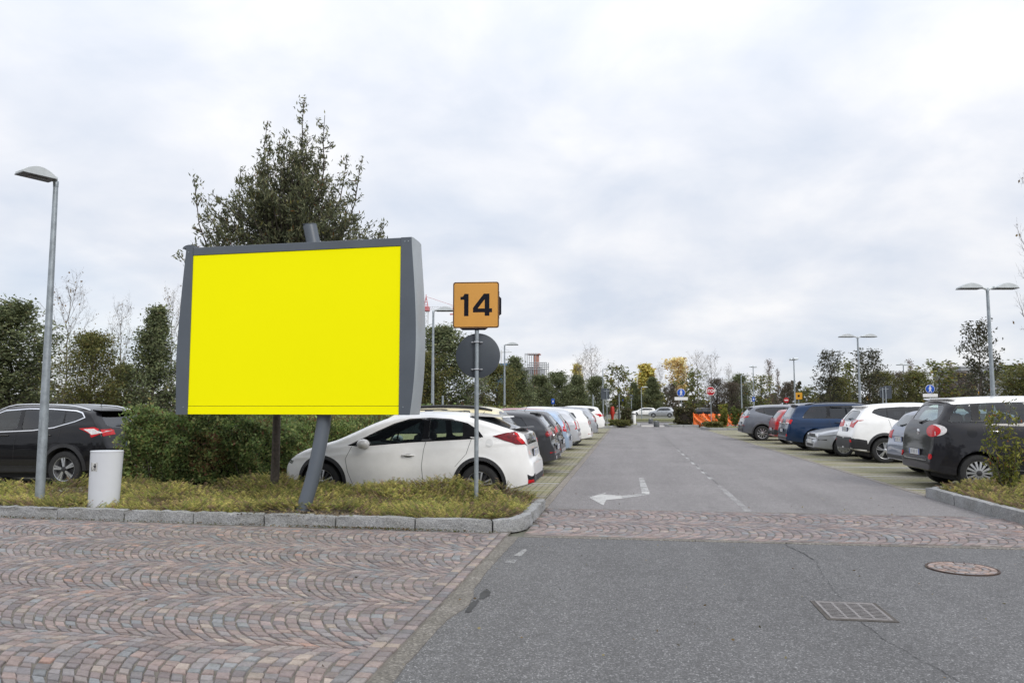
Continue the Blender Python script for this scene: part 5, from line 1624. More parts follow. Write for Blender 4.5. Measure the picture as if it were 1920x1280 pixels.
# weeds and litter in the gutter under the kerb
n = 900
cx = rng.uniform(-9, -1.6, n); cx = np.where(rng.random(n) < .5, -3.2 + rng.normal(0, .5, n), cx)
cy = kerb_y(cx) - np.abs(rng.normal(0, .035, n)) - .01
lV, lF, lC = leaves(np.stack([cx, cy, .02 + rng.uniform(0, .02, n)], 1), rng.normal(0, 1, (n, 3))*np.array((1, 1, .6)), rng.uniform(.012, .035, n), .5, pal(rng, n, ((.08, .10, .03), (.12, .12, .04), (.20, .13, .06), (.14, .09, .05)), .3), rng)
tag(link('gutter_weeds', mesh('gutter_weeds', lV, lF, M['leaf'], cols=lC)), 'small weeds and dead leaves along the foot of the granite kerb', 'weeds', None, 'stuff')

n = 420
cx = rng.uniform(-9, 9, n); cy = rng.uniform(4.2, 13.8, n)
okk = ~((cx < -1.3) & (cy > 9.2)) & ~((cx > 4.9) & (cy > 9.9)); cx, cy = cx[okk], cy[okk]; n = len(cx)
lV, lF, lC = leaves(np.stack([cx, cy, np.full(n, .022)], 1), rng.normal(0, 1, (n, 3))*np.array((1, 1, .12)), rng.uniform(.012, .035, n), .6, pal(rng, n, ((.20, .14, .07), (.14, .10, .06), (.27, .23, .12), (.09, .08, .05)), .3), rng)
tag(link('fallen_leaves', mesh('fallen_leaves', lV, lF, M['leaf'], cols=lC)), 'tiny dry fallen leaves strewn over the cobbles and asphalt', 'fallen leaves', None, 'stuff')

# ------------------------------------------------------------------ hedge between the two rows
HC = ((.19, .27, .085), (.24, .33, .10), (.13, .19, .07), (.34, .38, .14))
HA = ((.25, .21, .07), (.21, .11, .06), (.28, .25, .09))
def hedge_pts(rng, n, x0, x1, y0, y1, zt, shell=.35):
    """points in a lumpy box, most near its skin"""
    X = rng.uniform(x0, x1, n); Y = rng.uniform(y0, y1, n); Z = rng.uniform(.12, 1, n)
    side = rng.integers(0, 4, n); q = np.abs(rng.normal(0, .11, n))
    Y = np.where(side == 0, y0 + q, Y); X = np.where(side == 1, x1 - q, X); X = np.where(side == 2, x0 + q, X)
    Z = np.where(side == 3, 1 - q, Z)
    top = zt(X, Y) + np.where(rng.random(n) < .05, rng.exponential(.08, n), 0)
    # round the upper edges and let lumps swell
    lump = .17*np.sin(X*2.9 + Z*3)*np.cos(Z*5 + X) + .10*np.sin(Y*2.2 + Z*4) + .07*np.sin(X*8.1 + Z*6)*np.cos(Z*11) + np.where(rng.random(n) < .06, rng.normal(0, .12, n), 0)
    round_ = np.clip((Z-.55)/.45, 0, 1)**2 * .28
    Y = np.where(side == 0, Y + lump + round_, Y)
    X = np.where(side == 1, X + lump - round_, X); X = np.where(side == 2, X - lump + round_, X)
    return np.stack([X, Y, .1 + Z*(top-.1)], 1)
rng = np.random.default_rng(31)
hx0, hx1, hy0 = -8.75, -6.15, 12.25
zt1 = lambda X, Y: 1.47 + .09*np.sin(X*3.3+Y) + .07*np.sin(Y*2.6) - .16*np.clip((X+7.2)/.8, 0, 1)
near = hedge_pts(rng, 62000, hx0, hx1, hy0, hy0+6, zt1)
far = hedge_pts(rng, 26000, hx0+.2, hx1-.1, hy0+6, 50, lambda X, Y: 1.50 + .10*np.sin(Y*1.1) + .05*np.sin(Y*3.1+X))
root = empty('hedge', (hx0+1.3, hy0, 0), 0, 'dense green leafy hedge with russet tips beside the litter bin, behind the billboard', 'hedge')
def hl(P_, size, seed):
    r = np.random.default_rng(seed); n = len(P_)
    c = pal(r, n, HC, .3, HA, .10)
    # russet shoots in patches, mostly to the right
    pk = (np.sin(P_[:, 0]*3.0 + 1)*np.cos(P_[:, 2]*4) > .25) & (P_[:, 0] > -7.4) & (r.random(n) < .5)
    c[pk] = pal(r, n, HA, .3)[pk]
    tone = .8 + .35*np.sin(P_[:, 0]*9 + P_[:, 2]*7)*np.sin(P_[:, 1]*8 + P_[:, 2]*11)
    return leaves(P_, r.normal(0, 1, (n, 3)) + np.array((0, -.2, .5)), size*r.uniform(.6, 1.3, n), .55, np.clip(c*tone[:, None], .004, .5), r)
a = hl(near, .062, 1); b2 = hl(far, .13, 2)
o = link('foliage', mesh('foliage', np.concatenate([a[0], b2[0]]), np.concatenate([a[1], b2[1] + len(a[0])]), M['leaf'], cols=np.concatenate([a[2], b2[2]])), root)
o.matrix_parent_inverse = Matrix.Translation(-Vector(root.location))
bb = MB(); bb.box(hx0+.35, hx1-.35, hy0+.4, 49.5, .1, 1.15, 0, .15); o = bb.build('dark_core', simple('hedge_core', (.014, .014, .008), 1, 0, .3), root, 60)  # dark box added inside the leaves to block light, no modelled branches
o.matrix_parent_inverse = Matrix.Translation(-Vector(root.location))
segs = []
for i in range(90):
    x, y = rng.uniform(hx0+.2, hx1-.2), hy0 + rng.uniform(.15, .5)
    p = np.array((x, y, .1)); q = p + np.array((rng.normal(0, .15), rng.normal(-.05, .08), rng.uniform(.6, 1.1))); segs.append((p, q, .012, .005))
V, F = tubes(segs, 5); o = link('stems', mesh('stems', V, F, M['bark'], 60), root); o.matrix_parent_inverse = Matrix.Translation(-Vector(root.location))

# ------------------------------------------------------------------ trees
OAK = dict(base=((.125, .155, .075), (.165, .19, .088), (.10, .12, .065), (.22, .24, .12)), alt=((.10, .085, .035), (.12, .12, .075)), pa=.08)
# the evergreen oak behind the billboard: several leading shoots over a broad airy crown
def hero_tree():
    rng = np.random.default_rng(77)
    segs = []; clumps = []
    def limb(p, e_, r, dens, side_len, bend=.25, depth=1):
        v_ = e_-p; ln = np.linalg.norm(v_); d0 = v_/ln
        d0 = d0 + np.array((d0[0]*bend, d0[1]*bend, -bend*.8)); d0 /= np.linalg.norm(d0)
        ns = 9; pts = [p]; d_ = d0
        for k in range(ns):
            tgt = e_ - pts[-1]; rem = np.linalg.norm(tgt)+1e-6
            f = (k+1)/ns; d_ = d0*(1-f) + tgt/rem*f + rng.normal(0, .05, 3); d_ /= np.linalg.norm(d_)
            pts.append(pts[-1] + d_*rem/(ns-k))
        for k in range(ns): segs.append((pts[k], pts[k+1], r*(1-.88*k/ns), r*(1-.88*(k+1)/ns)+.001))
        n = max(1, int(dens*ln))
        for q in range(n):
            f = .18 + .80*(q+rng.uniform(0, .9))/n; i = min(ns-1, int(f*ns)); g_ = f*ns-i
            sp = pts[i]*(1-g_)+pts[i+1]*g_
            sd = d_*.55 + rng.normal(0, .55, 3); sd[2] = abs(sd[2])*.8+.15; sd /= np.linalg.norm(sd)
            sl = side_len*rng.uniform(.5, 1.2)*(1.2-.9*f)
            if depth: limb(sp, sp+sd*sl, r*.28+.0015, dens*1.5, side_len*.42, .1, depth-1)
            else:
                segs.append((sp, sp+sd*sl, .0022, .0012))
                for w in (.35, .7, 1.0): clumps.append((sp+sd*sl*w, sd))
        for k in range(3, ns+1): 
            if depth < 2: clumps.append((pts[k], d_))
    trunk = [(np.array((0, 0, -.05)), np.array((.01, 0, .8)), .070, .062), (np.array((.01, 0, .8)), np.array((.0, .02, 1.7)), .062, .056), (np.array((.0, .02, 1.7)), np.array((.03, 0, 2.6)), .056, .045), (np.array((.03, 0, 2.6)), np.array((.10, 0, 4.2)), .045, .024)]
    S = [(2.6, .31, .1, 6.42), (2.4, -.25, -.1, 5.98), (2.6, .70, .0, 6.05), (2.3, 1.24, .2, 5.42), (2.1, -.83, .2, 5.36), (1.9, -1.46, -.1, 5.16),
        (1.9, 1.72, -.2, 4.24), (1.8, -1.62, .2, 4.12), (2.5, .16, .3, 5.75), (2.5, .50, -.2, 5.62), (2.4, -.45, .2, 5.55), (2.3, .95, .3, 5.50), (2.3, -.12, -.3, 5.35)]
    for z0, ex, ey, ez in S: limb(np.array((.02, .01, z0)), np.array((ex, ey, ez)), .030, 7.5, .34, .3, 1)
    for q in range(190):
        z0 = rng.uniform(2.2, 4.3); az = rng.uniform(0, 2*math.pi); zt_ = min(5.2, z0 + rng.uniform(.3, 1.2))
        if q % 2: zt_ = rng.uniform(3.6, 5.0); z0 = zt_ - rng.uniform(.5, 1.3)
        rr = np.interp(zt_, [2.4, 3.2, 3.8, 4.6, 5.2], [1.3, 1.75, 1.70, 1.25, .85])*rng.uniform(.6, 1.08)
        e_ = np.array((.10 + rr*math.cos(az), rr*math.sin(az)*.8, zt_)); p = np.array((.03 + .03*(z0-2.4), .0, z0))
        e_[1] = max(e_[1], -.62)
        limb(p, e_, .014, 6.0, .30, .15, 1)
    for q in range(60):
        z1_ = rng.uniform(4.7, 5.75); rr = np.interp(z1_, [4.6, 5.2, 5.8], [1.1, .75, .38])*rng.uniform(.3, 1.0); az = rng.uniform(0, 2*math.pi)
        p = np.array((.12 + .3*rr*math.cos(az), .3*rr*math.sin(az), z1_ - rng.uniform(.6, 1.1)))
        limb(p, np.array((.18 + rr*math.cos(az), max(-.6, rr*math.sin(az)), z1_)), .010, 6.0, .24, .1, 1)
    tV, tF = tubes(trunk, 12)
    r = empty('evergreen_tree', (-5.45, 11.35, .12), 0, 'evergreen oak with upright shoots rising behind the yellow billboard', 'tree')
    link('trunk', mesh('trunk', tV, tF, M['bark'], 60), r)
    V, F = tubes(segs, 4); link('limbs', mesh('limbs', V, F, M['bark'], 60), r)
    C_ = []; D_ = []; Cl = []
    keep = 46000/len(clumps)/2.6
    for p, d in clumps:
        k = rng.poisson(2.6*min(1.2, keep)+.2)
        if k == 0: continue
        C_.append(p + rng.normal(0, .035, (k, 3))); D_.append(d*.9 + rng.normal(0, .6, (k, 3)) + np.array((0, 0, .15)))
        Cl.append(pal(rng, k, ((.11, .125, .068), (.15, .16, .085), (.085, .098, .056), (.22, .22, .12)), .3, ((.17, .16, .04), (.13, .13, .09), (.20, .10, .035)), .07)*rng.uniform(.75, 1.25))
    C_ = np.concatenate(C_); D_ = np.concatenate(D_); Cl = np.concatenate(Cl)
    ok = C_[:, 1] > -.85; C_ = C_[ok]; D_ = D_[ok]; Cl = Cl[ok]
    lV, lF, lC = leaves(C_, D_, rng.uniform(.05, .095, len(C_)), .30, Cl, rng)
    link('crown', mesh('crown', lV, lF, M['leaf'], cols=lC), r)
    print('hero leaves', len(C_), len(segs))
hero_tree()

cone = lambda t_: (1.0 - t_)**.95 + .07 if t_ > .12 else .65 + t_*2.1
egg = lambda t_: math.sin(math.pi*min(1, .16 + .82*t_))**.6
K = {}
for i, (s, e_) in enumerate(((1, cone), (2, egg), (3, cone), (4, egg))):
    K['oak%d' % i] = make_tree_meshes('oak', seed=100+s, H=6, cb=.10, env=e_, Rm=1.5, nb=52, nsub=8, per=14, leaf=.125, spread=.16, up=.35, **OAK)
for i in range(2):
    K['olive%d' % i] = make_tree_meshes('olive', seed=200+i, H=6, cb=.14, env=egg, Rm=1.9, nb=50, nsub=8, per=13, leaf=.13, spread=.17, up=.3, base=((.125, .135, .042), (.155, .158, .05), (.095, .11, .038), (.20, .19, .065)), alt=((.16, .12, .04),), pa=.1)
for i in range(3):
    K['maple%d' % i] = make_tree_meshes('maple', seed=300+i, H=5.5, cb=.25, env=lambda t_: .45 + .6*math.sin(math.pi*t_), Rm=1.5, nb=26, nsub=6, per=6, leaf=.17, asp=.8, spread=.13, up=.45, top_sparse=.75, base=((.16, .18, .05), (.21, .21, .06), (.12, .14, .045), (.09, .10, .045)), alt=((.22, .15, .04),), pa=.1)
for i in range(3):
    K['bare%d' % i] = make_tree_meshes('bare', 'bark_grey', seed=400+i, H=6.5, cb=.28, env=lambda t_: .55+.5*math.sin(math.pi*t_), Rm=1.7, nb=24, nsub=6, per=1, leaf=.11, asp=.8, leaf_keep=.12, up=.6, twigs=True, base=((.20, .13, .07), (.25, .18, .08), (.13, .09, .06)))
for i in range(2):
    K['brown%d' % i] = make_tree_meshes('brown', 'bark', seed=500+i, H=5, cb=.08, env=egg, Rm=1.4, nb=40, nsub=7, per=4, leaf=.10, asp=.6, leaf_keep=.55, spread=.13, up=.75, twigs=True, base=((.13, .10, .08), (.165, .125, .095), (.11, .09, .07), (.09, .09, .05)))
K['poplar'] = make_tree_meshes('poplar', 'bark_grey', seed=600, H=6, cb=.10, env=cone, Rm=1.3, nb=40, nsub=6, per=11, leaf=.16, asp=.8, spread=.14, up=.7, base=((.70, .60, .18), (.62, .54, .15), (.78, .68, .24), (.52, .50, .15)), alt=((.40, .22, .05),), pa=.15)
K['amber'] = make_tree_meshes('amber', 'bark_grey', seed=601, H=6, cb=.35, env=lambda t_: .35+.75*math.sin(math.pi*t_), Rm=1.2, nb=28, nsub=5, per=7, leaf=.18, asp=.8, spread=.15, up=.7, base=((.85, .66, .32), (.80, .58, .24), (.9, .78, .48)), alt=((.40, .22, .08),), pa=.15)
K['fast'] = make_tree_meshes('fast', 'bark_grey', seed=602, H=6, cb=.1, env=lambda t_: 1-.8*t_, Rm=.8, nb=40, nsub=4, per=3, leaf=.10, asp=.7, leaf_keep=.35, up=1.1, twigs=True, base=((.20, .13, .10), (.16, .11, .09)))
K['slim'] = make_tree_meshes('slim', 'bark', seed=603, H=6, cb=.12, env=lambda t_: .5+.5*math.sin(math.pi*t_*.9), Rm=1.25, nb=40, nsub=6, per=7, leaf=.12, asp=.7, spread=.10, up=.5, top_sparse=.35, base=((.065, .07, .042), (.09, .09, .052), (.05, .055, .035)), alt=((.09, .075, .04),), pa=.15)

LAB = {'oak': 'dark evergreen tree', 'olive': 'olive green rounded tree', 'maple': 'thin-leaved yellowish green tree', 'bare': 'nearly bare tree with a few leaves', 'brown': 'brown twiggy tree',
       'poplar': 'golden yellow autumn tree', 'amber': 'orange-gold tree', 'fast': 'bare upright columnar tree', 'slim': 'dark slender tree'}
# kind, column, top row, depth, width factor, where it stands
TREES = [
 ('oak1', 18, 572, 40, 1.15, 'at the left edge of the picture beyond the black crossover'),
 ('oak3', -60, 600, 38, 1.2, 'just outside the left edge beyond the black crossover'),
 ('bare0', 120, 548, 46, .8, 'rising behind the lamp post at the left'),
 ('olive0', 168, 632, 38, 1.0, 'beyond the litter bin, left of the conical dark tree'),
 ('bare1', 222, 585, 48, .65, 'between the rounded tree and the conical dark tree'),
 ('oak0', 285, 572, 40, .85, 'conical, immediately left of the billboard'),
 ('bare2', 318, 566, 50, .7, 'partly hidden by the left edge of the billboard'),
 ('brown0', 60, 690, 44, 1.2, 'low, under the trees at the left edge'),
 ('olive1', 232, 690, 42, 1.0, 'low, behind the hedge near the conical tree'),
 ('oak2', 400, 600, 44, 1.0, 'hidden behind the billboard'),
 ('oak3', 830, 618, 36, 1.05, 'tall, immediately right of the billboard behind the single lamp'),
 ('olive1', 790, 665, 34, .85, 'half hidden by the right edge of the billboard'),
 ('brown1', 885, 722, 44, .9, 'behind the numbered sign post'),
 ('olive0', 930, 690, 45, 1.0, 'just right of the round sign back, behind the second lamp'),
 ('oak0', 968, 668, 50, .9, 'pointed, right of the second lamp under the scaffolding'),
 ('oak1', 1012, 706, 58, 1.0, 'fourth from the right end of the dark tree line'),
 ('oak3', 1046, 700, 60, 1.0, 'third from the right end of the dark tree line'),
 ('oak2', 1080, 702, 62, 1.0, 'second from the right end of the dark tree line'),
 ('oak1', 1118, 708, 66, .95, 'at the right end of the dark tree line'),
 ('poplar', 1082, 682, 100, 1.0, 'small, peeping over the dark tree line'),
 ('bare1', 1108, 662, 92, 1.15, 'standing over the right end of the dark tree line'),
 ('bare2', 1092, 676, 96, .9, 'beside the small golden tree over the dark tree line'),
 ('maple0', 1160, 690, 68, 1.05, 'above the red hydrant at the road end'),
 ('oak0', 1190, 716, 146, 1.1, 'left of the short far lamp'),
 ('oak2', 1225, 706, 144, 1.2, 'in front of the golden tree above the far cars'),
 ('poplar', 1214, 681, 156, 2.0, 'conical, in the middle of the far tree line'),
 ('bare0', 1238, 692, 150, .9, 'right of the golden conical tree'),
 ('amber', 1273, 674, 150, 1.4, 'bright, above the blue pedestrian sign'),
 ('brown0', 1262, 720, 145, 1.0, 'left of the blue pedestrian sign'),
 ('maple1', 1300, 700, 74, 1.1, 'between the blue pedestrian sign and the stop sign'),
 ('bare1', 1335, 674, 92, 1.05, 'tall and grey, above the stop sign'),
 ('bare2', 1308, 670, 148, 1.0, 'faint, behind the tree left of the stop sign'),
 ('brown1', 1345, 712, 82, 1.2, 'reddish, directly behind the stop sign'),
 ('brown0', 1372, 718, 80, 1.2, 'dense, right of the stop sign'),
 ('oak1', 1388, 704, 86, .9, 'right of the stop sign, before the thin lamp'),
 ('bare0', 1368, 695, 100, .7, 'thin, right of the stop sign'),
 ('maple2', 1428, 708, 78, 1.1, 'above the grey crossover'),
 ('fast', 1444, 672, 92, 1.0, 'tallest, above the grey crossover'),
 ('fast', 1460, 690, 92, .7, 'short, right of the tallest columnar one'),
 ('brown1', 1477, 718, 88, .9, 'rounded and reddish, left of the thin double lamp'),
 ('maple0', 1516, 728, 84, 1.1, 'low, right of the orange square sign'),
 ('slim', 1556, 664, 56, .95, 'leafy, above the navy people carrier'),
 ('maple1', 1592, 685, 62, 1.0, 'left of the tall double lamp'),
 ('olive0', 1575, 712, 60, .9, 'low, below the leafy slender tree'),
 ('slim', 1632, 662, 54, 1.15, 'right behind the tall double lamp'),
 ('olive1', 1655, 700, 62, .9, 'right of the tall double lamp'),
 ('brown0', 1690, 700, 66, 1.35, 'dark, behind the grey sign backs'),
 ('fast', 1709, 672, 100, .9, 'thin, right of the small far lamp'),
 ('olive0', 1722, 700, 62, 1.0, 'left of the right-hand pedestrian sign'),
 ('maple2', 1764, 684, 56, 1.3, 'above the right-hand pedestrian sign'),
 ('fast', 1785, 676, 104, .9, 'faint, right of the right-hand pedestrian sign'),
 ('slim', 1842, 612, 40, .80, 'left of the big double lamp at the right'),
 ('brown1', 1812, 700, 60, 1.3, 'below the tall slender tree at the right'),
 ('maple0', 1895, 688, 48, 1.4, 'low, at the right edge of the picture'),
 ('olive1', 1940, 690, 46, 1.2, 'just outside the right edge of the picture'),
 ('bare1', 1985, 350, 24, .62, 'very tall with drooping twigs at the right edge'),
]
for (k_, px, ty, Y_, wf, where) in TREES:
    X_ = at(px, Y_); H_ = zat(px, ty, Y_)
    kk = k_.rstrip('0123456789')
    put_tree(K[k_], X_, Y_, H_, wf*(5.2/H_)**.35 if kk != 'fast' else wf, (LAB[kk] + ' ' + where).replace('nearly bare tree with a few leaves', 'nearly bare tree'), {'oak': 'evergreen_tree', 'poplar': 'golden_tree', 'amber': 'golden_tree', 'bare': 'bare_tree', 'fast': 'bare_tree', 'brown': 'brown_tree'}.get(kk, 'broadleaf_tree'), 'trees beyond the car park')
# far-off wood closing the horizon, plus an unseen belt added behind the camera
def wood():
    rng = np.random.default_rng(8); Vs = []; Fs = []; Cs = []; off = 0
    n = 30000
    X = rng.uniform(-190, 260, n); Y = rng.uniform(165, 190, n)
    top = 3.6 + 1.6*np.sin(X*.21) + 1.2*np.sin(X*.53+2) + .8*np.sin(X*1.7)
    Z = top*rng.uniform(0, 1, n)**.7
    c = pal(rng, n, ((.055, .06, .035), (.075, .065, .05), (.09, .075, .055), (.05, .055, .03)), .3)
    nb_ = 9000
    X[:nb_] = rng.uniform(-110, 110, nb_); Y[:nb_] = rng.uniform(-52, -44, nb_); Z[:nb_] = (7.5 + 2*np.sin(X[:nb_]*.3) + np.sin(X[:nb_]*.9))*rng.uniform(0, 1, nb_)**.8  # unseen leaves behind the camera, added to darken reflections in the cars
    V, F, C_ = leaves(np.stack([X, Y, Z], 1), rng.normal(0, 1, (n, 3)), rng.uniform(.8, 1.6, n), .7, c, rng)
    tag(link('distant_wood', mesh('distant_wood', V, F, M['leaf'], cols=C_)), 'low belt of dull green and brown woodland along the horizon, with an unseen belt added behind the camera', 'wood', None, 'stuff')
wood()

# leafy shrub in the right bed
def stem_shrub(X, Y, H, ns, spread_, label, name, leaf, cols, seed, dens=26, alt=((.25, .10, .04),), z=.12):
    rng = np.random.default_rng(seed); segs = []; C_ = []; D_ = []; Cl = []
    for s in range(ns):
        a = rng.uniform(0, 6.28); r0 = spread_*rng.uniform(0, .35)
        p = np.array((math.cos(a)*r0*.3, math.sin(a)*r0*.3, 0.)); h = H*rng.uniform(.45, 1.0) if s else H
        tgt = np.array((math.cos(a)*spread_*rng.uniform(.2, 1), math.sin(a)*spread_*rng.uniform(.2, 1), h))
        if s == 0: tgt[:2] *= .25
        q = p
        for k in range(8):
            f = (k+1)/8; nx = p*(1-f) + tgt*f + rng.normal(0, .012, 3); segs.append((q, nx, .009*(1-.8*f)+.002, .009*(1-.8*f)+.0015))
            if f > .2:
                m_ = int(dens*rng.uniform(.6, 1.2))
                C_.append(nx + rng.normal(0, .045, (m_, 3))*np.array((1.2, 1.2, 1))); dd = rng.normal(0, .6, (m_, 3)) + np.array((0, 0, .6)); D_.append(dd); Cl.append(pal(rng, m_, cols, .25, alt, .04)*rng.uniform(.8, 1.2))
            q = nx
    r = empty(name, (X, Y, z), 0, label, 'shrub')
    V, F = tubes(segs, 5); link('stems', mesh('stems', V, F, M['bark'], 60), r)
    C_ = np.concatenate(C_); D_ = np.concatenate(D_); Cl = np.concatenate(Cl)
    lV, lF, lC = leaves(C_, D_, leaf*rng.uniform(.6, 1.2, len(C_)), .38, Cl, rng); link('foliage', mesh('foliage', lV, lF, M['leaf'], cols=lC), r)
YG = ((.20, .20, .035), (.26, .25, .05), (.13, .15, .03), (.09, .11, .03))
stem_shrub(at(1880, 13.2), 13.2, zat(1880, 760, 13.2)-.12, 9, .36, 'young shrub with yellowish green leaves in the right-hand bed', 'shrub', .085, YG, 4, 17)
stem_shrub(at(1360, 56), 56, 1.6, 9, .8, 'bushy yellow green shrub in front of the orange barrier', 'shrub', .2, YG, 5, 26)
stem_shrub(at(1378, 57), 57, 1.4, 7, .5, 'slim green shrub right of the bushy one by the orange barrier', 'shrub', .2, ((.10, .13, .03),), 6, 20)

# ------------------------------------------------------------------ far islands
kerb_path([(-7, 56.2), (-1.3, 56.2)] if False else [(-6.5, 56.0), (-1.3, 56.0), (-1.1, 57.5), (-.2, 60.6), (.8, 60.9), (.9, 66)], seed=7, w=-.25 if False else .25, h=.17, stone=2, rough=.004)
kerb_path([(2.85, 66), (2.85, 61.3), (3.3, 61.0), (5.3, 61.2)], seed=8, w=.25, h=.17, stone=2, rough=.004)
kerb_path([(4.9, 55.5), (4.92, 53.2), (5.3, 52.8), (10.5, 52.8)], seed=9, w=.25, h=.17, stone=2, rough=.004)
M['verge'] = simple('verge_grass', (.15, .15, .05), .95, 0, .35, 2.5, bumpy=.6, bscale=12)
flat('verge', [(-9, 56.2), (-1.3, 56.2), (-1.0, 57.6), (-.2, 60.8), (.7, 61.1), (.7, 66), (-9, 66)], .15, M['verge'])
flat('verge', [(3.05, 66), (3.05, 61.5), (3.4, 61.2), (6.8, 61.4), (6.8, 66)], .15, M['verge'])
flat('verge', [(5.1, 58), (5.1, 53.3), (5.4, 53.0), (12, 53.0), (12, 58)], .15, M['verge'])
flat('verge', rect(-60, 80, 80.1, 84), .05, M['verge'])
flat('verge', rect(-60, 80, 90.1, 100), .05, M['verge'])
flat('crossing_paving', rect(.95, 2.8, 61, 66.2), .01, simple('pale_paving', (.42, .40, .37), .8, 0, .15, 2))
def shrub_block(x0, x1, y0, y1, h, n, leaf, cols, label, seed):
    rng = np.random.default_rng(seed)
    P_ = hedge_pts(rng, n, x0, x1, y0, y1, lambda X, Y: h + 0*X)
    P_[:, 0] = np.clip(P_[:, 0], x0-.1, x1+.1)
    lV, lF, lC = leaves(P_, rng.normal(0, 1, (n, 3)), leaf*rng.uniform(.6, 1.3, n), .6, pal(rng, n, cols, .3), rng)
    r = empty('shrub_block', ((x0+x1)/2, (y0+y1)/2, .1), 0, label, 'shrub')
    o = link('foliage', mesh('foliage', lV, lF, M['leaf'], cols=lC), r); o.matrix_parent_inverse = Matrix.Translation(-Vector(r.location))
    bb = MB(); bb.box(x0+.2, x1-.2, y0+.2, y1-.2, .1, h*.8, 0, .1); o = bb.build('dark_core', simple('shrub_core', (.025, .02, .015), 1), r); o.matrix_parent_inverse = Matrix.Translation(-Vector(r.location))  # dark box filling the shrub like the hedge core, no modelled branches
BR = ((.085, .075, .035), (.065, .065, .03), (.10, .08, .045), (.06, .07, .025))
shrub_block(at(1165, 62), at(1184, 62), 61.5, 64, 1.35, 1800, .16, BR, 'clipped brownish shrub left of the white bollard at the road end', 41)
shrub_block(at(1264, 64), at(1300, 64), 62.5, 65, 1.5, 2600, .16, BR, 'clipped brownish shrub round the blue pedestrian sign', 42)
shrub_block(at(1144, 59), at(1180, 59), 58, 61, .55, 1400, .14, ((.10, .11, .03), (.13, .12, .04)), 'low green planting at the foot of the far sign posts', 43)
shrub_block(at(1322, 55), at(1352, 55), 54, 56.5, .5, 1400, .14, ((.11, .12, .03), (.14, .12, .04)), 'low green planting before the orange barrier', 44)

# ------------------------------------------------------------------ lamps
M['galv'] = simple('galvanised_steel', (.30, .335, .36), .45, .45, .22, 9, bumpy=.15, bscale=25)
M['lamp_shell'] = simple('lamp_housing', (.50, .53, .54), .4, .1, .12, 6)
M['lamp_under'] = simple('lamp_underside', (.035, .034, .03), .35, 0, .3, 9)
M['lamp_glass'] = simple('lamp_glass', (.14, .14, .13), .12, 0, .3, 9)
def lamp_head(root, ang, z, arm=.12, Lh=.56, wd=.30, tilt=0):
    """domed head pointing along ang"""
    n = 16; V = []
    for i in range(n+1):
        f = i/n; x = arm + Lh*f
        h = .115*math.sin(math.pi*min(1, (f*.94+.03)))**.85
        for y, k in ((-wd/2, .0), (-wd/2, 1), (-wd/6, 1.12), (wd/6, 1.12), (wd/2, 1), (wd/2, 0)): V.append((x, y*(1-.12*f), h*k if k else -.012))
    F = []
    for i in range(n):
        for k in range(5): F.append((i*6+k, i*6+k+1, (i+1)*6+k+1, (i+1)*6+k))
    F += [(0, 1, 2, 3, 4, 5), tuple(n*6+k for k in range(5, -1, -1))]
    b = MB(); b.add(V, F); hd = b.build('lamp_head', M['lamp_shell'], root, 40)
    b = MB(); b.box(arm-.01, arm+Lh+.005, -wd/2*.99, wd/2*.97, -.028, -.0135, 0); u = b.build('underside', M['lamp_under'], hd)
    b = MB(); b.box(arm+.10, arm+Lh-.12, -wd/2*.6, wd/2*.6, -.036, -.026, 0, .004); b.build('lens', M['lamp_glass'], hd)
    b = MB(); b.tube([(0, 0, -.05), (arm*.5, 0, .0), (arm+.08, 0, .01)], [.035, .03, .03], 8); b.box(arm-.06, arm+.04, -.06, .06, -.02, .045, 0, .01); b.build('bracket', M['lamp_shell'], hd, 50)
    hd.location = (0, 0, z); hd.rotation_euler = (0, -tilt, ang)
def lamp(X, Y, H, heads, label, r0=.066, r1=.036, z0=0.0, group='car park lamps', Lh=.56, arm=.12, wd=.30, tilt=0.0):
    root = empty('street_lamp', (X, Y, z0), 0, label, 'street lamp', group)
    b = MB(); b.tube([(0, 0, -.05), (0, 0, 1.0), (0, 0, H*.5), (0, 0, H - .02)], [r0, r0*.95, (r0+r1)/2, r1], 16); b.build('pole', M['galv'], root, 50)
    b = MB(); b.lathe([(r1+.004, H-.10), (r1+.006, H-.02), (r1*.6, H+.0), (0, H+.002)], 14); b.build('pole_cap', M['galv'], root, 50)
    b = MB(); b.box(-.012, .012, -r0*1.03, -r0*.9, .9, 1.22, 0, .003); b.build('service_door', M['galv'], root)
    for a in heads: lamp_head(root, a, H, arm, Lh, wd, tilt)
    return root
lamp(-8.57, 10.25, 4.96 - .12, [R(246)], 'single-headed galvanised lamp post standing in the juniper bed at the left', .066, .034, .12, Lh=.46, wd=.26, arm=.06, tilt=R(0))
b = None
lamp(at(811, 26.7), 26.7, zat(811, 582, 26.7), [R(8)], 'single-headed lamp post just right of the billboard', Lh=.62)
lamp(at(946, 41), 41, zat(946, 646, 41), [R(8)], 'single-headed lamp post right of the round sign back', Lh=.62)
lamp(at(1863, 21.8), 21.8, zat(1858, 540, 21.8), [R(8), R(188)], 'big double-headed lamp post behind the dark minivan', Lh=.55, arm=.2)
lamp(at(1613, 36.5), 36.5, zat(1612, 631, 36.5), [R(8), R(188)], 'double-headed lamp post behind the navy people carrier', Lh=.62, arm=.2)
lamp(at(1491, 56), 56, zat(1490, 674, 56), [R(95), R(275)], 'thin double lamp post above the orange square sign', Lh=.5)
lamp(at(1697, 64), 64, zat(1697, 684, 64), [R(30), R(210)], 'small double lamp post among the trees above the white crossover', Lh=.5)
lamp(at(1414, 76), 76, zat(1414, 688, 76), [R(60), R(240)], 'tiny far lamp post above the grey crossover', Lh=.5)
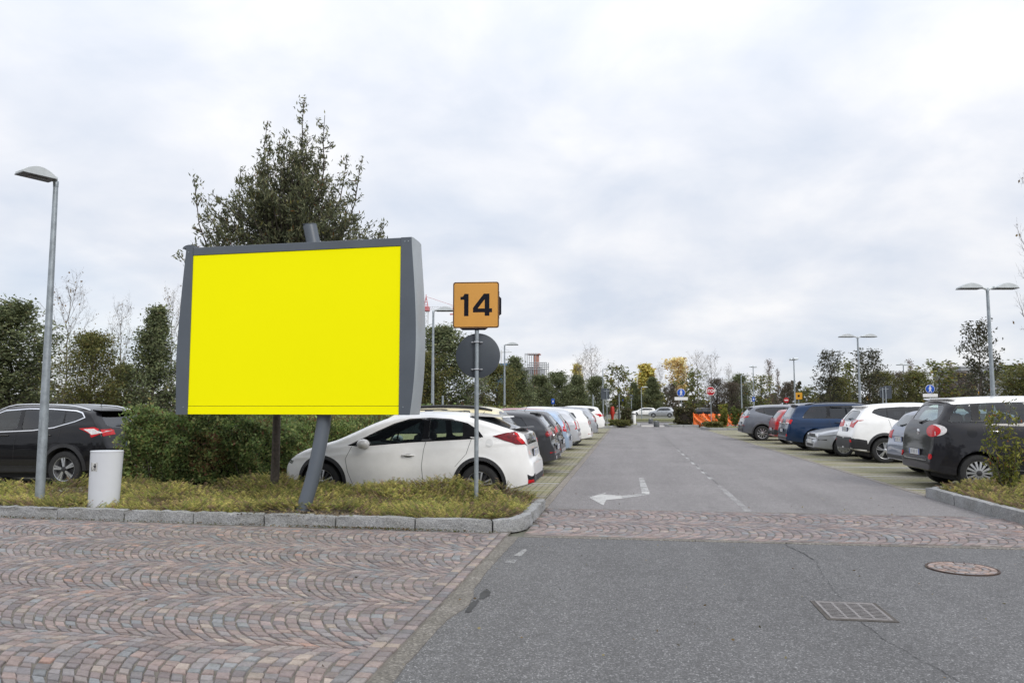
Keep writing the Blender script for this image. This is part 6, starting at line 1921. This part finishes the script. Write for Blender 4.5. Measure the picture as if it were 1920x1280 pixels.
lamp(at(1391, 66), 66, zat(1391, 704, 66), [R(8)], 'thin lamp post right of the stop sign', Lh=.6)
lamp(at(1203, 98), 98, zat(1203, 726, 98), [R(10)], 'short far lamp post above the far cars', Lh=.7)
lamp(at(1131, 64), 64, zat(1131, 692, 64), [R(8)], 'thin lamp post at the right end of the dark tree line', Lh=.4)
lamp(at(1885, 60), 60, zat(1885, 686, 60), [R(8), R(188)], 'far double lamp at the right edge before the pale building', Lh=.5)

# ------------------------------------------------------------------ billboard
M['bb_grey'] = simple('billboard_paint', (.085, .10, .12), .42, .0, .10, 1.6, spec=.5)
M['bb_side_lit'] = simple('billboard_side_lit', (.30, .33, .35), .45, .0, .10, 1.6)  # paler than the frame: light from the right put into the colour
m, t, b_ = new_mat('yellow_poster'); v = objco(t)
L(t, ramp(t, noise(t, .8, 2, .5, v), [(.3, (.93, .885, .0005)), (.7, (.95, .90, .0008))]), b_.inputs['Base Color']); b_.inputs['Roughness'].default_value = .75; b_.inputs['Specular IOR Level'].default_value = .08
M['yellow'] = m
def billboard():
    # left and right front corners of the yellow sheet on the ground plan
    YR = 9.96
    pR = Vector((at(749, YR), YR)); YL = 10.15
    pL = Vector((at(354, YL), YL))
    dz = lambda px, py, Y: zat(px, py, Y)
    u = (pR - pL); Wd = u.length; u.normalize()
    ang = math.atan2(u.y, u.x)
    z0 = dz(749, 777, YR); z1 = (dz(749, 462, YR))
    H_ = z1 - z0
    root = empty('billboard', (pL.x, pL.y, 0), ang, 'blank yellow billboard in a grey bulging frame on a leaning curved post', 'billboard')
    print('billboard', Wd, H_, math.degrees(ang), pL, pR, z0, z1)
    # yellow sheets: main and a narrow bottom strip, hairline seam between
    b = MB(); b.box(0, Wd, -.018, .0, z0 + .118, z1, 0); b.build('poster', M['yellow'], root)
    b = MB(); b.box(0, Wd, -.018, .0, z0, z0 + .112, 0); b.build('poster_strip', M['yellow'], root)
    # side columns with a bulging outline
    def column(side):
        n = 24; fr = []; V = []; F = []
        zb, zt = z0 - .005, z1 + (.118 if side > 0 else .118)
        for i in range(n+1):
            f = i/n; z = zb + (zt-zb)*f
            if side > 0: o = Wd + .155 + .085*math.sin(math.pi*min(1, f*1.02)**.9) * (1 - .25*f)
            else: o = -(.185 + .035*math.sin(math.pi*f*.75) - .10*max(0, f-.35)/.65*(1) )
            fr.append((o, z))
        inner = Wd + .002 if side > 0 else -.002
        d = .46
        for (o, z) in fr:
            back = o - side*.03
            V += [(inner, -.03, z), (o, -.03, z), (o + side*.012, .0, z), (o + side*.0, d*.55, z), (back, d, z), (inner, d, z)]
        k = 6
        mats = []
        for i in range(n):
            for j in range(k):
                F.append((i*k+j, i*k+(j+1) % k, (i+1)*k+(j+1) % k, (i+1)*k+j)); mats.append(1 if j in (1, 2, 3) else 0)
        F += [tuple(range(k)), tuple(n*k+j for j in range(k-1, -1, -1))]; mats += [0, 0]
        me = mesh('side_column', V, F, [M['bb_grey'], M['bb_side_lit'] if side > 0 else M['bb_grey']], None, mats)
        import bmesh
        bm_ = bmesh.new(); bm_.from_mesh(me); bmesh.ops.recalc_face_normals(bm_, faces=bm_.faces); bm_.to_mesh(me); bm_.free()
        me.polygons.foreach_set('use_smooth', np.ones(len(me.polygons), dtype=bool)); me.set_sharp_from_angle(angle=R(30))
        return link('side_column', me, root)
    column(1); column(-1)
    b = MB(); b.box(.0, Wd, -.028, .33, z1 + .003, z1 + .115, 0, .004); b.build('top_bar', M['bb_grey'], root)
    b = MB(); b.box(.0, Wd, .004, .33, z0 - .004, z1, 0, .004); b.build('back_casing', M['bb_grey'], root)
    b = MB()
    for x, z in ((Wd+.06, z1+.06), (Wd+.06, z0+.10), (-.07, z1+.05), (-.07, z0+.10), (Wd+.11, z1+.06)):
        b.lathe([(0, -.036), (.008, -.035), (.010, -.028)], 10, 0, 'y', (x, 0, z))
    b.build('rivets', M['galv'], root, 50)
    # cowl over the far left end
    b = MB(); n = 10; V = []
    for i in range(n+1):
        a = math.pi*i/n; V += [(-.10 + .11*math.cos(a)*-1, .02, z1 + .118 + .055*math.sin(a)), (-.10 + .11*math.cos(a)*-1, .30, z1 + .118 + .055*math.sin(a))]
    F = [(2*i, 2*i+1, 2*i+3, 2*i+2) for i in range(n)] + [tuple(2*i for i in range(n+1)), tuple(2*i+1 for i in range(n, -1, -1))]
    b.add(V, F); b.build('end_cowl', M['bb_grey'], root, 40)
    # curved leaning post, from the bed up through the casing
    base = Vector((at(572, 10.0)*1.0, 10.02, .1))
    off = [(.08, -.02), (.7, .12), (1.41, .205), (2.0, .235), (2.6, .205), (3.2, .115), (3.8, .0), (4.1, -.07)]
    f = pchip([o[0] for o in off], [o[1] for o in off])
    loc = []
    inv = root.matrix_world
    ca_, sa_ = math.cos(-ang), math.sin(-ang)
    for i in range(28):
        z = .08 + (4.10-.08)*i/27
        wx = base.x + float(f(z)) - pL.x; wy = base.y + (.16 if True else 0) * min(1, max(0, (z-.1)/1.2)) - pL.y
        loc.append((wx*ca_ - wy*sa_, wx*sa_ + wy*ca_, z))
    b = MB(); b.tube(loc, .096, 28); b.build('post', M['bb_grey'], root, 50)
    b = MB(); b.lathe([(.097, 0), (.10, .01), (.0, .012)], 28, 0, 'z', (loc[-1][0], loc[-1][1], loc[-1][2]-.002)); b.build('post_cap', M['bb_grey'], root, 50)
billboard()

# ------------------------------------------------------------------ numbered sign
M['amber'] = simple('amber_sign', (.62, .30, .055), .45, 0, .06, 2)
M['sign_black'] = simple('sign_black', (.008, .008, .014), .6, 0, .1, spec=.15)
M['sign_back'] = simple('sign_back_grey', (.052, .062, .075), .5, 0, .12, 3)
M['sign_blue'] = simple('sign_blue', (.006, .075, .42), .4, 0, .08, 3)
M['sign_red'] = simple('sign_red', (.36, .012, .018), .4, 0, .1, 3)
M['sign_white'] = simple('sign_white', (.74, .74, .73), .45, 0, .06, 3)
M['sign_yellow'] = simple('sign_orange', (.62, .30, .02), .45, 0, .1, 3)
def flatshape(name, poly, y, mat, parent, holes=(), th=.002):
    V, F = tri_poly(poly, holes, 1e9)
    Vv = [(a, y, b) for a, b in V]; me = mesh(name, Vv, F, mat)
    import bmesh
    bm_ = bmesh.new(); bm_.from_mesh(me)
    for f in bm_.faces:
        if f.normal.y > 0: f.normal_flip()
    bm_.to_mesh(me); bm_.free()
    return link(name, me, parent)
def rrect(w, h, r, n=6, c=(0, 0)):
    o = []
    for (sx, sy, a0) in ((1, 1, 0), (-1, 1, 90), (-1, -1, 180), (1, -1, 270)):
        for i in range(n+1):
            a = R(a0 + 90*i/n); o.append((c[0] + sx*(w/2-r) + r*math.cos(a), c[1] + sy*(h/2-r) + r*math.sin(a)))
    return o
YS = 10.9; XS = at(893, YS)
root = empty('numbered_sign', (XS, YS, 0), R(4), 'square amber sign reading 14 above a round sign back on one steel post', 'sign')
zt, zb = zat(892, 529, YS), zat(892, 615, YS); zc_, hs = (zt+zb)/2, zt-zb
zr_ = zat(893, 666, YS)
b = MB(); b.tube([(0, .035, .05), (0, .035, zt-.05)], .031, 18); b.build('post', M['galv'], root, 50)
pn = MB(); pn.prism(rrect(hs, hs, .035), -.012, .006, 'xz'); pl = pn.build('number_panel', simple('amber_edge', (.36, .20, .09), .5), root, 30); pl.location = (-.008, -.01, zc_)
flatshape('black_border', rrect(hs-.012, hs-.012, .032), -.0135, M['sign_black'], pl)
flatshape('amber_face', rrect(hs-.034, hs-.034, .026), -.0145, M['amber'], pl)
s = hs*.485
one = [(-.36, .5), (-.355, .5), (-.355, -.5), (-.555, -.5), (-.555, .235), (-.72, .235), (-.72, .36), (-.60, .385), (-.535, .5)]
one = one[1:]
four = [(.58, .5), (.58, -.16), (.70, -.16), (.70, -.335), (.58, -.335), (.58, -.49), (.37, -.49), (.37, -.335), (-.155, -.335), (-.155, -.13), (.33, .5)]
hole = [(.37, -.16), (.06, -.16), (.37, .25)]
flatshape('digit_one', [(x*s+.008, z*s+.0) for x, z in one], -.0155, M['sign_black'], pl)
flatshape('digit_four', [(x*s+.008, z*s+.0) for x, z in four], -.0155, M['sign_black'], pl, [[(x*s+.008, z*s+.0) for x, z in hole]])
b = MB(); b.prism([(-.2, -hs/2-.028), (.13, -hs/2-.028), (.17, -hs/2), (-.24, -hs/2)], .004, .03, 'xz'); b.prism([(hs/2-.01, -.16), (hs/2+.028, -.13), (hs/2+.028, .10), (hs/2-.01, .14)], .02, .06, 'xz'); b.box(-.30, hs/2+.0, .02, .05, -.2, .2); o = b.build('rear_panel', M['sign_black'], root, 30); o.location = (-.008, -.01, zc_)
b = MB(); b.lathe([(0, -.004), (.318, -.004), (.326, .0), (.326, .008), (0, .010)], 64, 0, 'y'); o = b.build('round_panel', M['sign_back'], root, 40); o.location = (.012, .075, zr_)
for dz_ in (.195, -.20):
    b = MB(); b.box(-.085, .085, .052, .066, -.008, .008, 0, .002); b.tube([(-.04, .035, 0), (-.03, .0, 0), (0, -.003, 0), (.03, .0, 0), (.04, .035, 0)], .009, 6)
    for sx in (-.062, .062, .042): b.lathe([(0, .040), (.010, .040), (.010, .053)], 8, 0, 'y', (sx, 0, 0))
    o = b.build('clamp', M['alloy'], root, 40); o.location = (.0, 0, zr_+dz_)

# ------------------------------------------------------------------ litter bin
M['bin'] = simple('bin_paint', (.56, .58, .61), .38, 0, .04, 2.0, spec=.4)
root = empty('litter_bin', (-7.31, 9.97, .10), R(8), 'light grey oval litter bin with a small picture sticker, standing in the juniper bed', 'litter bin')
def ell(sx, sy, z, n=48, dx=0): return [(sx*math.cos(2*PI*k/n)+dx, sy*math.sin(2*PI*k/n), z) for k in range(n)]
V = []; F = []; n = 48
rings = [(.205, .145, .03, -.02), (.210, .150, .035, -.02), (.216, .160, .40, -.010), (.222, .165, .80, .0), (.216, .160, .80, .0), (.205, .15, .60, 0)]
for sx, sy, z, dx in rings: V += ell(sx, sy, z, n, dx)
for i in range(len(rings)-1):
    for k_ in range(n): F.append((i*n+k_, i*n+(k_+1) % n, (i+1)*n+(k_+1) % n, (i+1)*n+k_))
F += [tuple(range(n-1, -1, -1)), tuple((len(rings)-1)*n + k_ for k_ in range(n))]
b = MB(); b.add(V, F); b.build('bin_body', M['bin'], root, 40)
b = MB(); V = ell(.224, .168, .800, n) + ell(.226, .170, .806, n) + ell(.222, .166, .818, n) + ell(.10, .07, .823, n); F = []
for i in range(3):
    for k_ in range(n): F.append((i*n+k_, i*n+(k_+1) % n, (i+1)*n+(k_+1) % n, (i+1)*n+k_))
F += [tuple(range(n-1, -1, -1)), tuple(3*n+k_ for k_ in range(n))]
b.add(V, F); b.build('lid', M['bin'], root, 40)
b = MB(); b.box(-.10, .06, -.06, .06, -.10, .035); b.build('foot', M['galv'], root)
# sticker on the curved front: person dropping litter into a basket
def bend(pts, z0=.60, x0=-.095):
    o = []
    for a, c_ in pts:
        x = x0 + a; rr = .2185; yy = -.163*math.sqrt(max(0, 1-(x/rr)**2)); o.append((x, yy, z0 + c_))
    return o
def sticker(name, poly, mat, off, holes=()):
    V2, F2 = tri_poly(poly, holes, .012)
    P3 = [Vector(p) for p in bend(V2)]; P3 = [p + Vector((p.x*.6, p.y, 0)).normalized()*off for p in P3]
    me = mesh(name, P3, F2, mat); return link(name, me, root)
sticker('sticker', [(-.052, -.062), (.052, -.062), (.052, .062), (-.052, .062)], simple('sticker_face', (.52, .52, .50), .5, 0, .1, 30), .003)
sticker('sticker_border', [(-.052, -.062), (.052, -.062), (.052, .062), (-.052, .062)], simple('sticker_line', (.22, .22, .21), .5), .0042, [[(-.047, -.057), (.047, -.057), (.047, .057), (-.047, .057)]])
sticker('pictogram', [(.010, .048), (.026, .048), (.028, .032), (.024, .028), (.034, .022), (.034, -.005), (.028, -.008), (.028, -.05), (.014, -.05), (.012, -.012), (.004, -.006), (-.012, .012), (-.006, .018), (.008, .012), (.010, .026), (.006, .034)], M['sign_black'], .0044)
sticker('pictogram', [(-.042, -.002), (-.036, -.002), (-.030, -.045), (-.012, -.045), (-.006, -.014), (.0, -.014), (-.006, -.052), (-.036, -.052)], M['sign_black'], .0044)

# ------------------------------------------------------------------ far signs and street furniture
def disc(root, r, z, y, mat, name='sign_disc', rim=None):
    b = MB(); b.lathe([(0, -.006), (r-.01, -.006), (r, -.002), (r, .006), (0, .006)], 40, 0, 'y'); o = b.build(name, mat, root, 40); o.location = (0, y, z); return o
def post(root, h, r=.03, mat=None):
    b = MB(); b.tube([(0, 0, -.05), (0, 0, h)], r, 10); return b.build('post', mat or M['galv'], root, 50)
def walker(parent, s, y=-.009):
    flatshape('pictogram', [(x*s, z*s) for x, z in [(-.07, .24), (.0, .20), (.08, .24), (.12, .08), (.17, .0), (.13, -.03), (.07, .05), (.06, -.08), (.16, -.34), (.08, -.34), (.0, -.14), (-.10, -.34), (-.18, -.34), (-.07, -.08), (-.07, .05), (-.13, -.03), (-.17, .0), (-.12, .10)]], y, M['sign_white'], parent)
    flatshape('pictogram', [(s*(.0+.065*math.cos(k*PI/8)), s*(.30+.065*math.sin(k*PI/8))) for k in range(16)], y, M['sign_white'], parent)
def ped_sign(px, Y, label, py=737, pr=8.0, plate_y=747, rz=0):
    X = at(px, Y); dep = -X*math.sin(YAW) + Y*math.cos(YAW); r = pr*dep/1440
    root = empty('pedestrian_sign', (X, Y, .1), rz, label, 'sign')
    z = zat(px, py, Y)-.1
    post(root, z + r*.5)
    d = disc(root, r, z, -.04, M['sign_white']); d2 = disc(d, r*.94, 0, -.004, M['sign_blue'], 'blue_field'); walker(d2, r*2.0, -.009)
    zp = zat(px, plate_y, Y)-.1; b = MB(); b.box(-r*1.6, r*1.6, -.04, -.03, zp-r*.38, zp+r*.38, 0, .003); b.build('sign_plate', M['sign_white'], root)
ped_sign(1277.5, 63, 'blue round pedestrian sign over a white panel at the road end', 736, 7.6, 747)
ped_sign(1745, 50, 'blue round pedestrian sign over a white panel behind the white crossover', 729, 8.2, 741)
def letters(txt, size, y, mat, parent, z=0, squeeze=1.0):
    cu = bpy.data.curves.new('lettering', 'FONT'); cu.body = txt; cu.size = size; cu.align_x = 'CENTER'; cu.align_y = 'CENTER'; cu.offset = size*.028; cu.space_character = 1.05
    o = bpy.data.objects.new('lettering', cu); COL.objects.link(o)
    dg = bpy.context.evaluated_depsgraph_get(); me = bpy.data.meshes.new_from_object(o.evaluated_get(dg)); bpy.data.objects.remove(o)
    me.materials.clear(); me.materials.append(mat)
    q = link('lettering', me, parent); q.rotation_euler = (R(90), 0, 0); q.location = (0, y, z); q.scale = (squeeze, 1, 1)
def stop_sign(px, py, Y, pr, label, octo=False, rz=0, text='STOP'):
    X = at(px, Y); dep = -X*math.sin(YAW) + Y*math.cos(YAW); r = pr*dep/1440
    root = empty('stop_sign', (X, Y, .05), rz, label, 'sign')
    z = zat(px, py, Y)-.05; post(root, z + r*.6)
    oc = [(r*1.06*math.cos(R(22.5+45*k)), r*1.06*math.sin(R(22.5+45*k))) for k in range(8)]
    b = MB(); b.prism(oc, -.006, .004, 'xz'); p = b.build('sign_panel', M['sign_white'], root, 30); p.location = (0, -.04, z)
    flatshape('red_field', [(x*.93, zz*.93) for x, zz in oc], -.008, M['sign_red'], p)
    letters(text, r*.92, -.011, M['sign_white'], p, 0, .95)
stop_sign(1333, 733, 60, 8.4, 'red octagonal stop sign standing in front of the orange barrier')
stop_sign(1861, 727, 55, 6.5, 'small red stop sign half behind the big double lamp at the right', rz=R(-25))
# small no-entry sign above the grey crossover
X = at(1474.5, 72); root = empty('no_entry_sign', (X, 72, 0), 0, 'tiny red no-entry sign above the old red hatchback', 'sign')
z = zat(1474.5, 750, 72); post(root, z); d = disc(root, .24, z, -.04, M['sign_red']); b = MB(); b.box(-.16, .16, -.010, -.007, -.04, .04); b.build('white_bar', M['sign_white'], d)
# orange square area sign
def area_sign(px, py, Y, w, label, num):
    X = at(px, Y); root = empty('numbered_sign', (X, Y, 0), 0, label, 'sign'); z = zat(px, py, Y)
    post(root, z - .02); b = MB(); b.prism(rrect(w, w, .05), -.05, -.04, 'xz'); p = b.build('number_panel', M['sign_yellow'], root, 30); p.location = (0, 0, z)
    flatshape('dark_mark', [(-w*.12, -w*.2), (w*.12, -w*.2), (w*.12, w*.22), (-w*.12, w*.22)] if num == 0 else rrect(w*.3, w*.34, .03), -.0525, M['sign_black'], p)
area_sign(1498, 742, 60, .50, 'small orange square sign with a dark mark above the navy people carrier', 1)
area_sign(1627, 746, 70, .32, 'tiny orange sign behind the double lamp over the navy people carrier', 1)
area_sign(1838, 737, 58, .22, 'tiny orange sign just over the white minivan roof', 1)
# grey sign backs
def back_sign(px, py, Y, w, h, label, shape='rect', off=0):
    X = at(px, Y); root = empty('sign_back', (X, Y, 0), 0, label, 'sign'); z = zat(px, py, Y)
    post(root, z + h*.4, .032); b = MB(); b.prism(rrect(w, h, .04), .03, .042, 'xz'); p = b.build('sign_panel', M['sign_back'], root, 30); p.location = (off, 0, z)
    b = MB(); b.box(-w*.35, w*.35, .02, .03, -.012, .012); q = b.build('clamp', M['alloy'], root); q.location = (0, 0, z + h*.25)
back_sign(1138, 738, 57, .62, .80, 'dark rectangular sign back at the end of the left row', off=-.12)
back_sign(1131, 738, 60, .3, .78, 'narrow dark sign back behind the rectangular one')
back_sign(1184, 744, 75, .35, .5, 'small dark sign back beyond the red hydrant')
back_sign(1662, 735, 44, .42, .70, 'grey sign back behind the white crossover', off=.1)
back_sign(1656, 735, 46, .3, .60, 'dark blue-grey sign back beside the one behind the white crossover')
def blue_small(px, py, Y, label):
    X = at(px, Y); root = empty('blue_sign', (X, Y, 0), 0, label, 'sign'); z = zat(px, py, Y); post(root, z, .03); b = MB(); b.box(-.10, .10, -.05, -.04, -.17, .17, 0, .004); o = b.build('sign_panel', M['sign_blue'], root); o.location = (0, 0, z)
    flatshape('white_mark', [(-.03, -.08), (.03, -.08), (.03, .06), (-.03, .06)], -.052, M['sign_white'], o)
blue_small(1169, 752, 72, 'small blue sign right of the red hydrant')
blue_small(1037, 752, 50, 'small blue sign over the left row of cars')
blue_small(1413, 748, 62, 'small blue sign above the grey crossover')
for px, top, Y, lab in ((1112, 740, 55, 'plain grey post over the far white crossover'), (1161, 738, 62, 'plain grey post beside the red hydrant'), (871, 700, 40, 'thin grey post between the two single lamps'), (830, 742, 33, 'short thin post just right of the first single lamp')):
    root = empty('post', (at(px, Y), Y, 0), 0, lab, 'post'); b = MB(); b.tube([(0, 0, -.05), (0, 0, zat(px, top, Y))], .045, 10); b.build('pole', M['galv'], root, 50); b = MB(); b.lathe([(.05, -.02), (.05, .01), (0, .02)], 10, 0, 'z', (0, 0, zat(px, top, Y))); b.build('cap', M['galv'], root, 50)
# red hydrant column
M['hyd'] = simple('hydrant_red', (.42, .03, .02), .45, 0, .15, 5)
Y = 66; X = at(1148, Y); root = empty('fire_hydrant', (X, Y, .1), 0, 'red fire hydrant column at the end of the left row', 'hydrant')
hh = zat(1148, 761, Y) - .1
b = MB(); b.lathe([(.0, 0), (.16, 0), (.16, .08), (.11, .12), (.11, hh*.42), (.15, hh*.46), (.15, hh*.5), (.17, hh*.54), (.17, hh*.9), (.14, hh*.97), (.0, hh)], 18); b.build('hydrant_body', M['hyd'], root, 40)
b = MB(); b.tube([(-.24, 0, hh*.62), (.24, 0, hh*.62)], .06, 10); b.build('outlets', M['hyd'], root, 50)
# white bollard cylinder
Y = 64; X = at(1188.5, Y); root = empty('bollard', (X, Y, .0), 0, 'thick white cylindrical bollard at the left of the far crossing', 'bollard'); hh = zat(1188, 772, Y)
b = MB(); b.lathe([(0, 0), (.15, 0), (.15, hh-.04), (.12, hh), (0, hh)], 24); b.build('bollard_body', M['sign_white'], root, 40); b = MB(); b.lathe([(.152, hh*.8), (.155, hh*.82), (.155, hh*.86), (.152, hh*.88)], 24); b.build('band', M['dark_plastic'], root, 40)
# two concrete blocks
M['conc'] = simple('dark_concrete', (.10, .105, .11), .9, 0, .3, 6, bumpy=.4)
for px, Y, lab in ((1230.5, 61.0, 'dark concrete drum nearer to the camera at the far crossing'), (1220, 73, 'dark concrete drum farther back at the far crossing')):
    X = at(px, Y); root = empty('concrete_drum', (X, Y, 0), .3, lab, 'drum'); b = MB(); b.lathe([(0, 0), (.21, 0), (.225, .03), (.225, .40), (.20, .44), (.12, .44), (.10, .40), (0, .40)], 20); b.build('drum_body', M['conc'], root, 40); b = MB(); b.tube([(-.08, 0, .40), (-.04, 0, .47), (.04, 0, .47), (.08, 0, .40)], .012, 6); b.build('lifting_eye', M['alloy'], root, 40)
# orange barrier netting
M['orange'] = simple('orange_netting', (.88, .17, .03), .5, 0, .3, 3.5, coat=.2, bumpy=.6, bscale=6)
def barrier(px0, px1, Y, label, seed):
    rng = random.Random(seed); x0, x1 = at(px0, Y), at(px1, Y); root = empty('orange_barrier', (x0, Y, 0), 0, label, 'barrier'); Lb = x1-x0
    n = 60; rows = 9; V = []; F = []
    zt = zat((px0+px1)/2, 775, Y)
    for side in (0, 1):
        for i in range(n+1):
            for j in range(rows+1):
                fx, fz = i/n, j/rows
                sag = .10*abs(math.sin(fx*math.pi*5)) * fz
                y = .13*math.sin(fx*23 + fz*4)*math.sin(fz*5+fx*9) + .06*math.sin(fx*61+fz*13)
                V.append((fx*Lb, y + .02*side, .12 + (zt-.12)*fz - sag*.5))
    w = rows+1; m_ = (n+1)*w
    for i in range(n):
        for j in range(rows):
            if (i*7 + j*3) % 11 == 0: continue
            a = i*w+j; F.append((a, a+w, a+w+1, a+1)); F.append((m_+a, m_+a+1, m_+a+w+1, m_+a+w))
    link('netting', mesh('netting', V, F, M['orange'], 60), root)
    for k in range(6):
        b = MB(); b.tube([(Lb*k/5, 0, 0), (Lb*k/5, 0, zt+.08)], .025, 8); b.build('stake', M['orange'], root, 50)
    for k in (1, 3):
        b = MB(); b.box(Lb*k/5-.35, Lb*k/5+.35, -.35, .2, 0, .14, 0, .03); b.build('base_weight', M['hyd'], root)
barrier(1300, 1392, 61.8, 'crumpled orange safety barrier across the end of the right lane', 3)

# ------------------------------------------------------------------ far buildings, crane
M['wall_grey'] = simple('far_wall', (.33, .34, .36), .9, 0, .12, .1)
M['wall_blue'] = simple('blue_cladding', (.10, .19, .32), .7, 0, .2, .2)
M['brick_red'] = simple('red_brick', (.40, .20, .16), .9, 0, .2, .3)
M['scaff'] = simple('scaffold_steel', (.36, .37, .38), .6, .3, .2)
M['crane_red'] = simple('crane_red', (.50, .16, .17), .5, 0, .15); M['crane_white'] = simple('crane_white', (.62, .63, .64), .5, 0, .1)
def site():
    Y = 260
    def P_(px, py): return at(px, Y), zat(px, py, Y)
    x0, zt = P_(930, 682); x1, _ = P_(1022, 682); 
    root = empty('unfinished_building', ((x0+x1)/2, Y, 0), 0, 'unfinished building in scaffolding with a red brick tower over the tree line', 'building')
    cx = (x0+x1)/2
    b = MB(); xa = at(930, Y)-cx; xb = at(962, Y)-cx; b.box(xa, xb, 0, 16, 0, zat(945, 681, Y)); b.build('blue_block', M['wall_blue'], root)
    b = MB(); xc = at(990, Y)-cx; xd = at(1012, Y)-cx; b.box(xb+.3, xd, 2, 18, 0, zat(1000, 688, Y)); b.build('concrete_block', M['wall_grey'], root)
    b = MB(); xe = at(1000, Y)-cx; xf = at(1008, Y)-cx; b.box(xe, xf, 1, 5, 0, zat(1004, 664, Y)); b.box(at(988, Y)-cx, xf+.6, .5, 5.5, zat(1004, 664, Y), zat(1004, 662, Y)); b.build('brick_tower', M['brick_red'], root)
    b = MB(); z2 = zat(1000, 662, Y)
    for k in range(12):
        x = at(985 + 4*k, Y)-cx; zt_ = z2 if k < 6 else zat(1000, 680, Y); b.tube([(x, -.5, 0), (x, -.5, zt_)], .12, 4)
    for py, a, c_ in ((664, 986, 1010), (680, 992, 1026), (684, 990, 1028), (688, 990, 1030), (692, 990, 1028)):
        b.tube([(at(a, Y)-cx, -.6, zat(1000, py, Y)), (at(c_, Y)-cx, -.6, zat(1000, py, Y))], .16, 4)
    b.build('scaffolding', M['scaff'], root)
    b = MB()
    for k in range(5):
        for j in range(3): x = at(934+6*k, Y)-cx; z = zat(945, 688+6*j, Y); b.box(x, x+.7, -.08, .02, z-.5, z+.3)
    b.build('windows', M['glass_blind'], root)
    # crane
    Yc = 330; px = 797; X = at(px, Yc); zj = zat(px, 577, Yc); ztop = zat(px, 556, Yc)
    root = empty('tower_crane', (X, Yc, 0), 0, 'red and white tower crane rising right of the billboard', 'crane')
    b = MB(); s_ = .9
    for sx in (-s_, s_):
        for sy in (-s_, s_): b.tube([(sx, sy, 0), (sx, sy, zj)], .16, 4)
    k = 0; z = 0
    while z < zj-2:
        sg = 1 if k % 2 else -1
        b.tube([(-s_*sg, -s_, z), (s_*sg, -s_, z+2.2)], .11, 4); b.tube([(-s_, -s_, z), (s_, -s_, z)], .09, 4); z += 2.2; k += 1
    b.build('mast', M['crane_white'], root)
    b = MB(); b.box(-1.5, 1.5, -1.5, 1.5, zj-1.6, zj+.6, 0, .2); b.tube([(-1, 0, zj), (0, 0, ztop)], .2, 4); b.tube([(1, 0, zj), (0, 0, ztop)], .2, 4); b.tube([(0, 0, ztop-.3), (0, 0, ztop+1)], .15, 4)
    for q in range(4): b.tube([(-1+.25*q, 0, zj+(ztop-zj)*q/4), (1-.25*q, 0, zj+(ztop-zj)*q/4)], .12, 4)
    b.build('slewing_head', M['crane_red'], root)
    xe = at(862, Yc)-X
    b = MB(); n = 14
    for k in range(n):
        xa, xb = xe*k/n, xe*(k+1)/n
        b.tube([(xa, 0, zj+.4), (xb, 0, zj+.4)], .10, 4); b.tube([(xa, 0, zj-.7), (xb, 0, zj-.7)], .10, 4); b.tube([(xa, 0, zj-.7), (xb, 0, zj+.4)], .06, 4)
    b.build('jib', M['crane_white'], root)
    b = MB(); b.tube([(0, 0, ztop), (xe*.85, 0, zj+.5)], .07, 4); b.build('stay_cable', M['crane_red'], root)
    b = MB(); b.box(xe*.78, xe*.98, -.5, .5, zj-1.7, zj-.2, 0, .1); b.box(xe*.7, xe*.98, -.3, .3, zj-3.4, zj-2.8, 0, .1); b.build('trolley', M['crane_red'], root)
    # second crane top
    Yc = 360; px = 940; X = at(px, Yc); zt_ = zat(px, 656, Yc); root = empty('tower_crane', (X, Yc, 0), 0, 'small crane top beside the scaffolded building', 'crane')
    b = MB(); b.tube([(0, 0, 0), (0, 0, zt_)], .35, 6); b.build('mast', M['crane_white'], root); b = MB(); b.tube([(-2, 0, zt_-1), (5, 0, zt_-1)], .3, 6); b.tube([(0, 0, zt_+1.5), (5, 0, zt_-1)], .12, 4); b.build('jib', M['crane_white'], root)
    # long pale building at right
    Yb = 230; xa, xb = at(1806, Yb), at(2010, Yb); root = empty('office_building', ((xa+xb)/2, Yb, 0), 0, 'long pale grey building behind the trees at the right edge', 'building'); w = (xb-xa)/2; z = zat(1880, 689, Yb)
    b = MB(); b.box(-w, w, 0, 20, 0, z); b.build('wall', M['wall_grey'], root)
    b = MB(); b.box(-w-.2, w+.2, -.2, 20.2, z, z+.5); b.build('roof', M['scaff'], root)
    for j in range(2):
        for k in range(26):
            x = -w + 1 + (2*w-2)*k/26; b = MB(); b.box(x, x+.8, -.06, .02, z-2.4-3.2*j, z-1.0-3.2*j); b.build('window', M['glass_blind'], root)
    xa, xb = at(1806, 200), at(1838, 200); root = empty('grey_block', ((xa+xb)/2, 200, 0), 0, 'plain grey block behind the tall slender tree at the right', 'building'); w = (xb-xa)/2; z = zat(1820, 694, 200)
    b = MB(); b.box(-w, w, 0, 12, 0, z); b.build('wall', simple('block_wall', (.24, .235, .24), .9, 0, .1, .2), root); b = MB(); b.box(-w-.15, w+.15, -.15, 12.1, z, z+.35); b.build('roof', M['scaff'], root)
site()
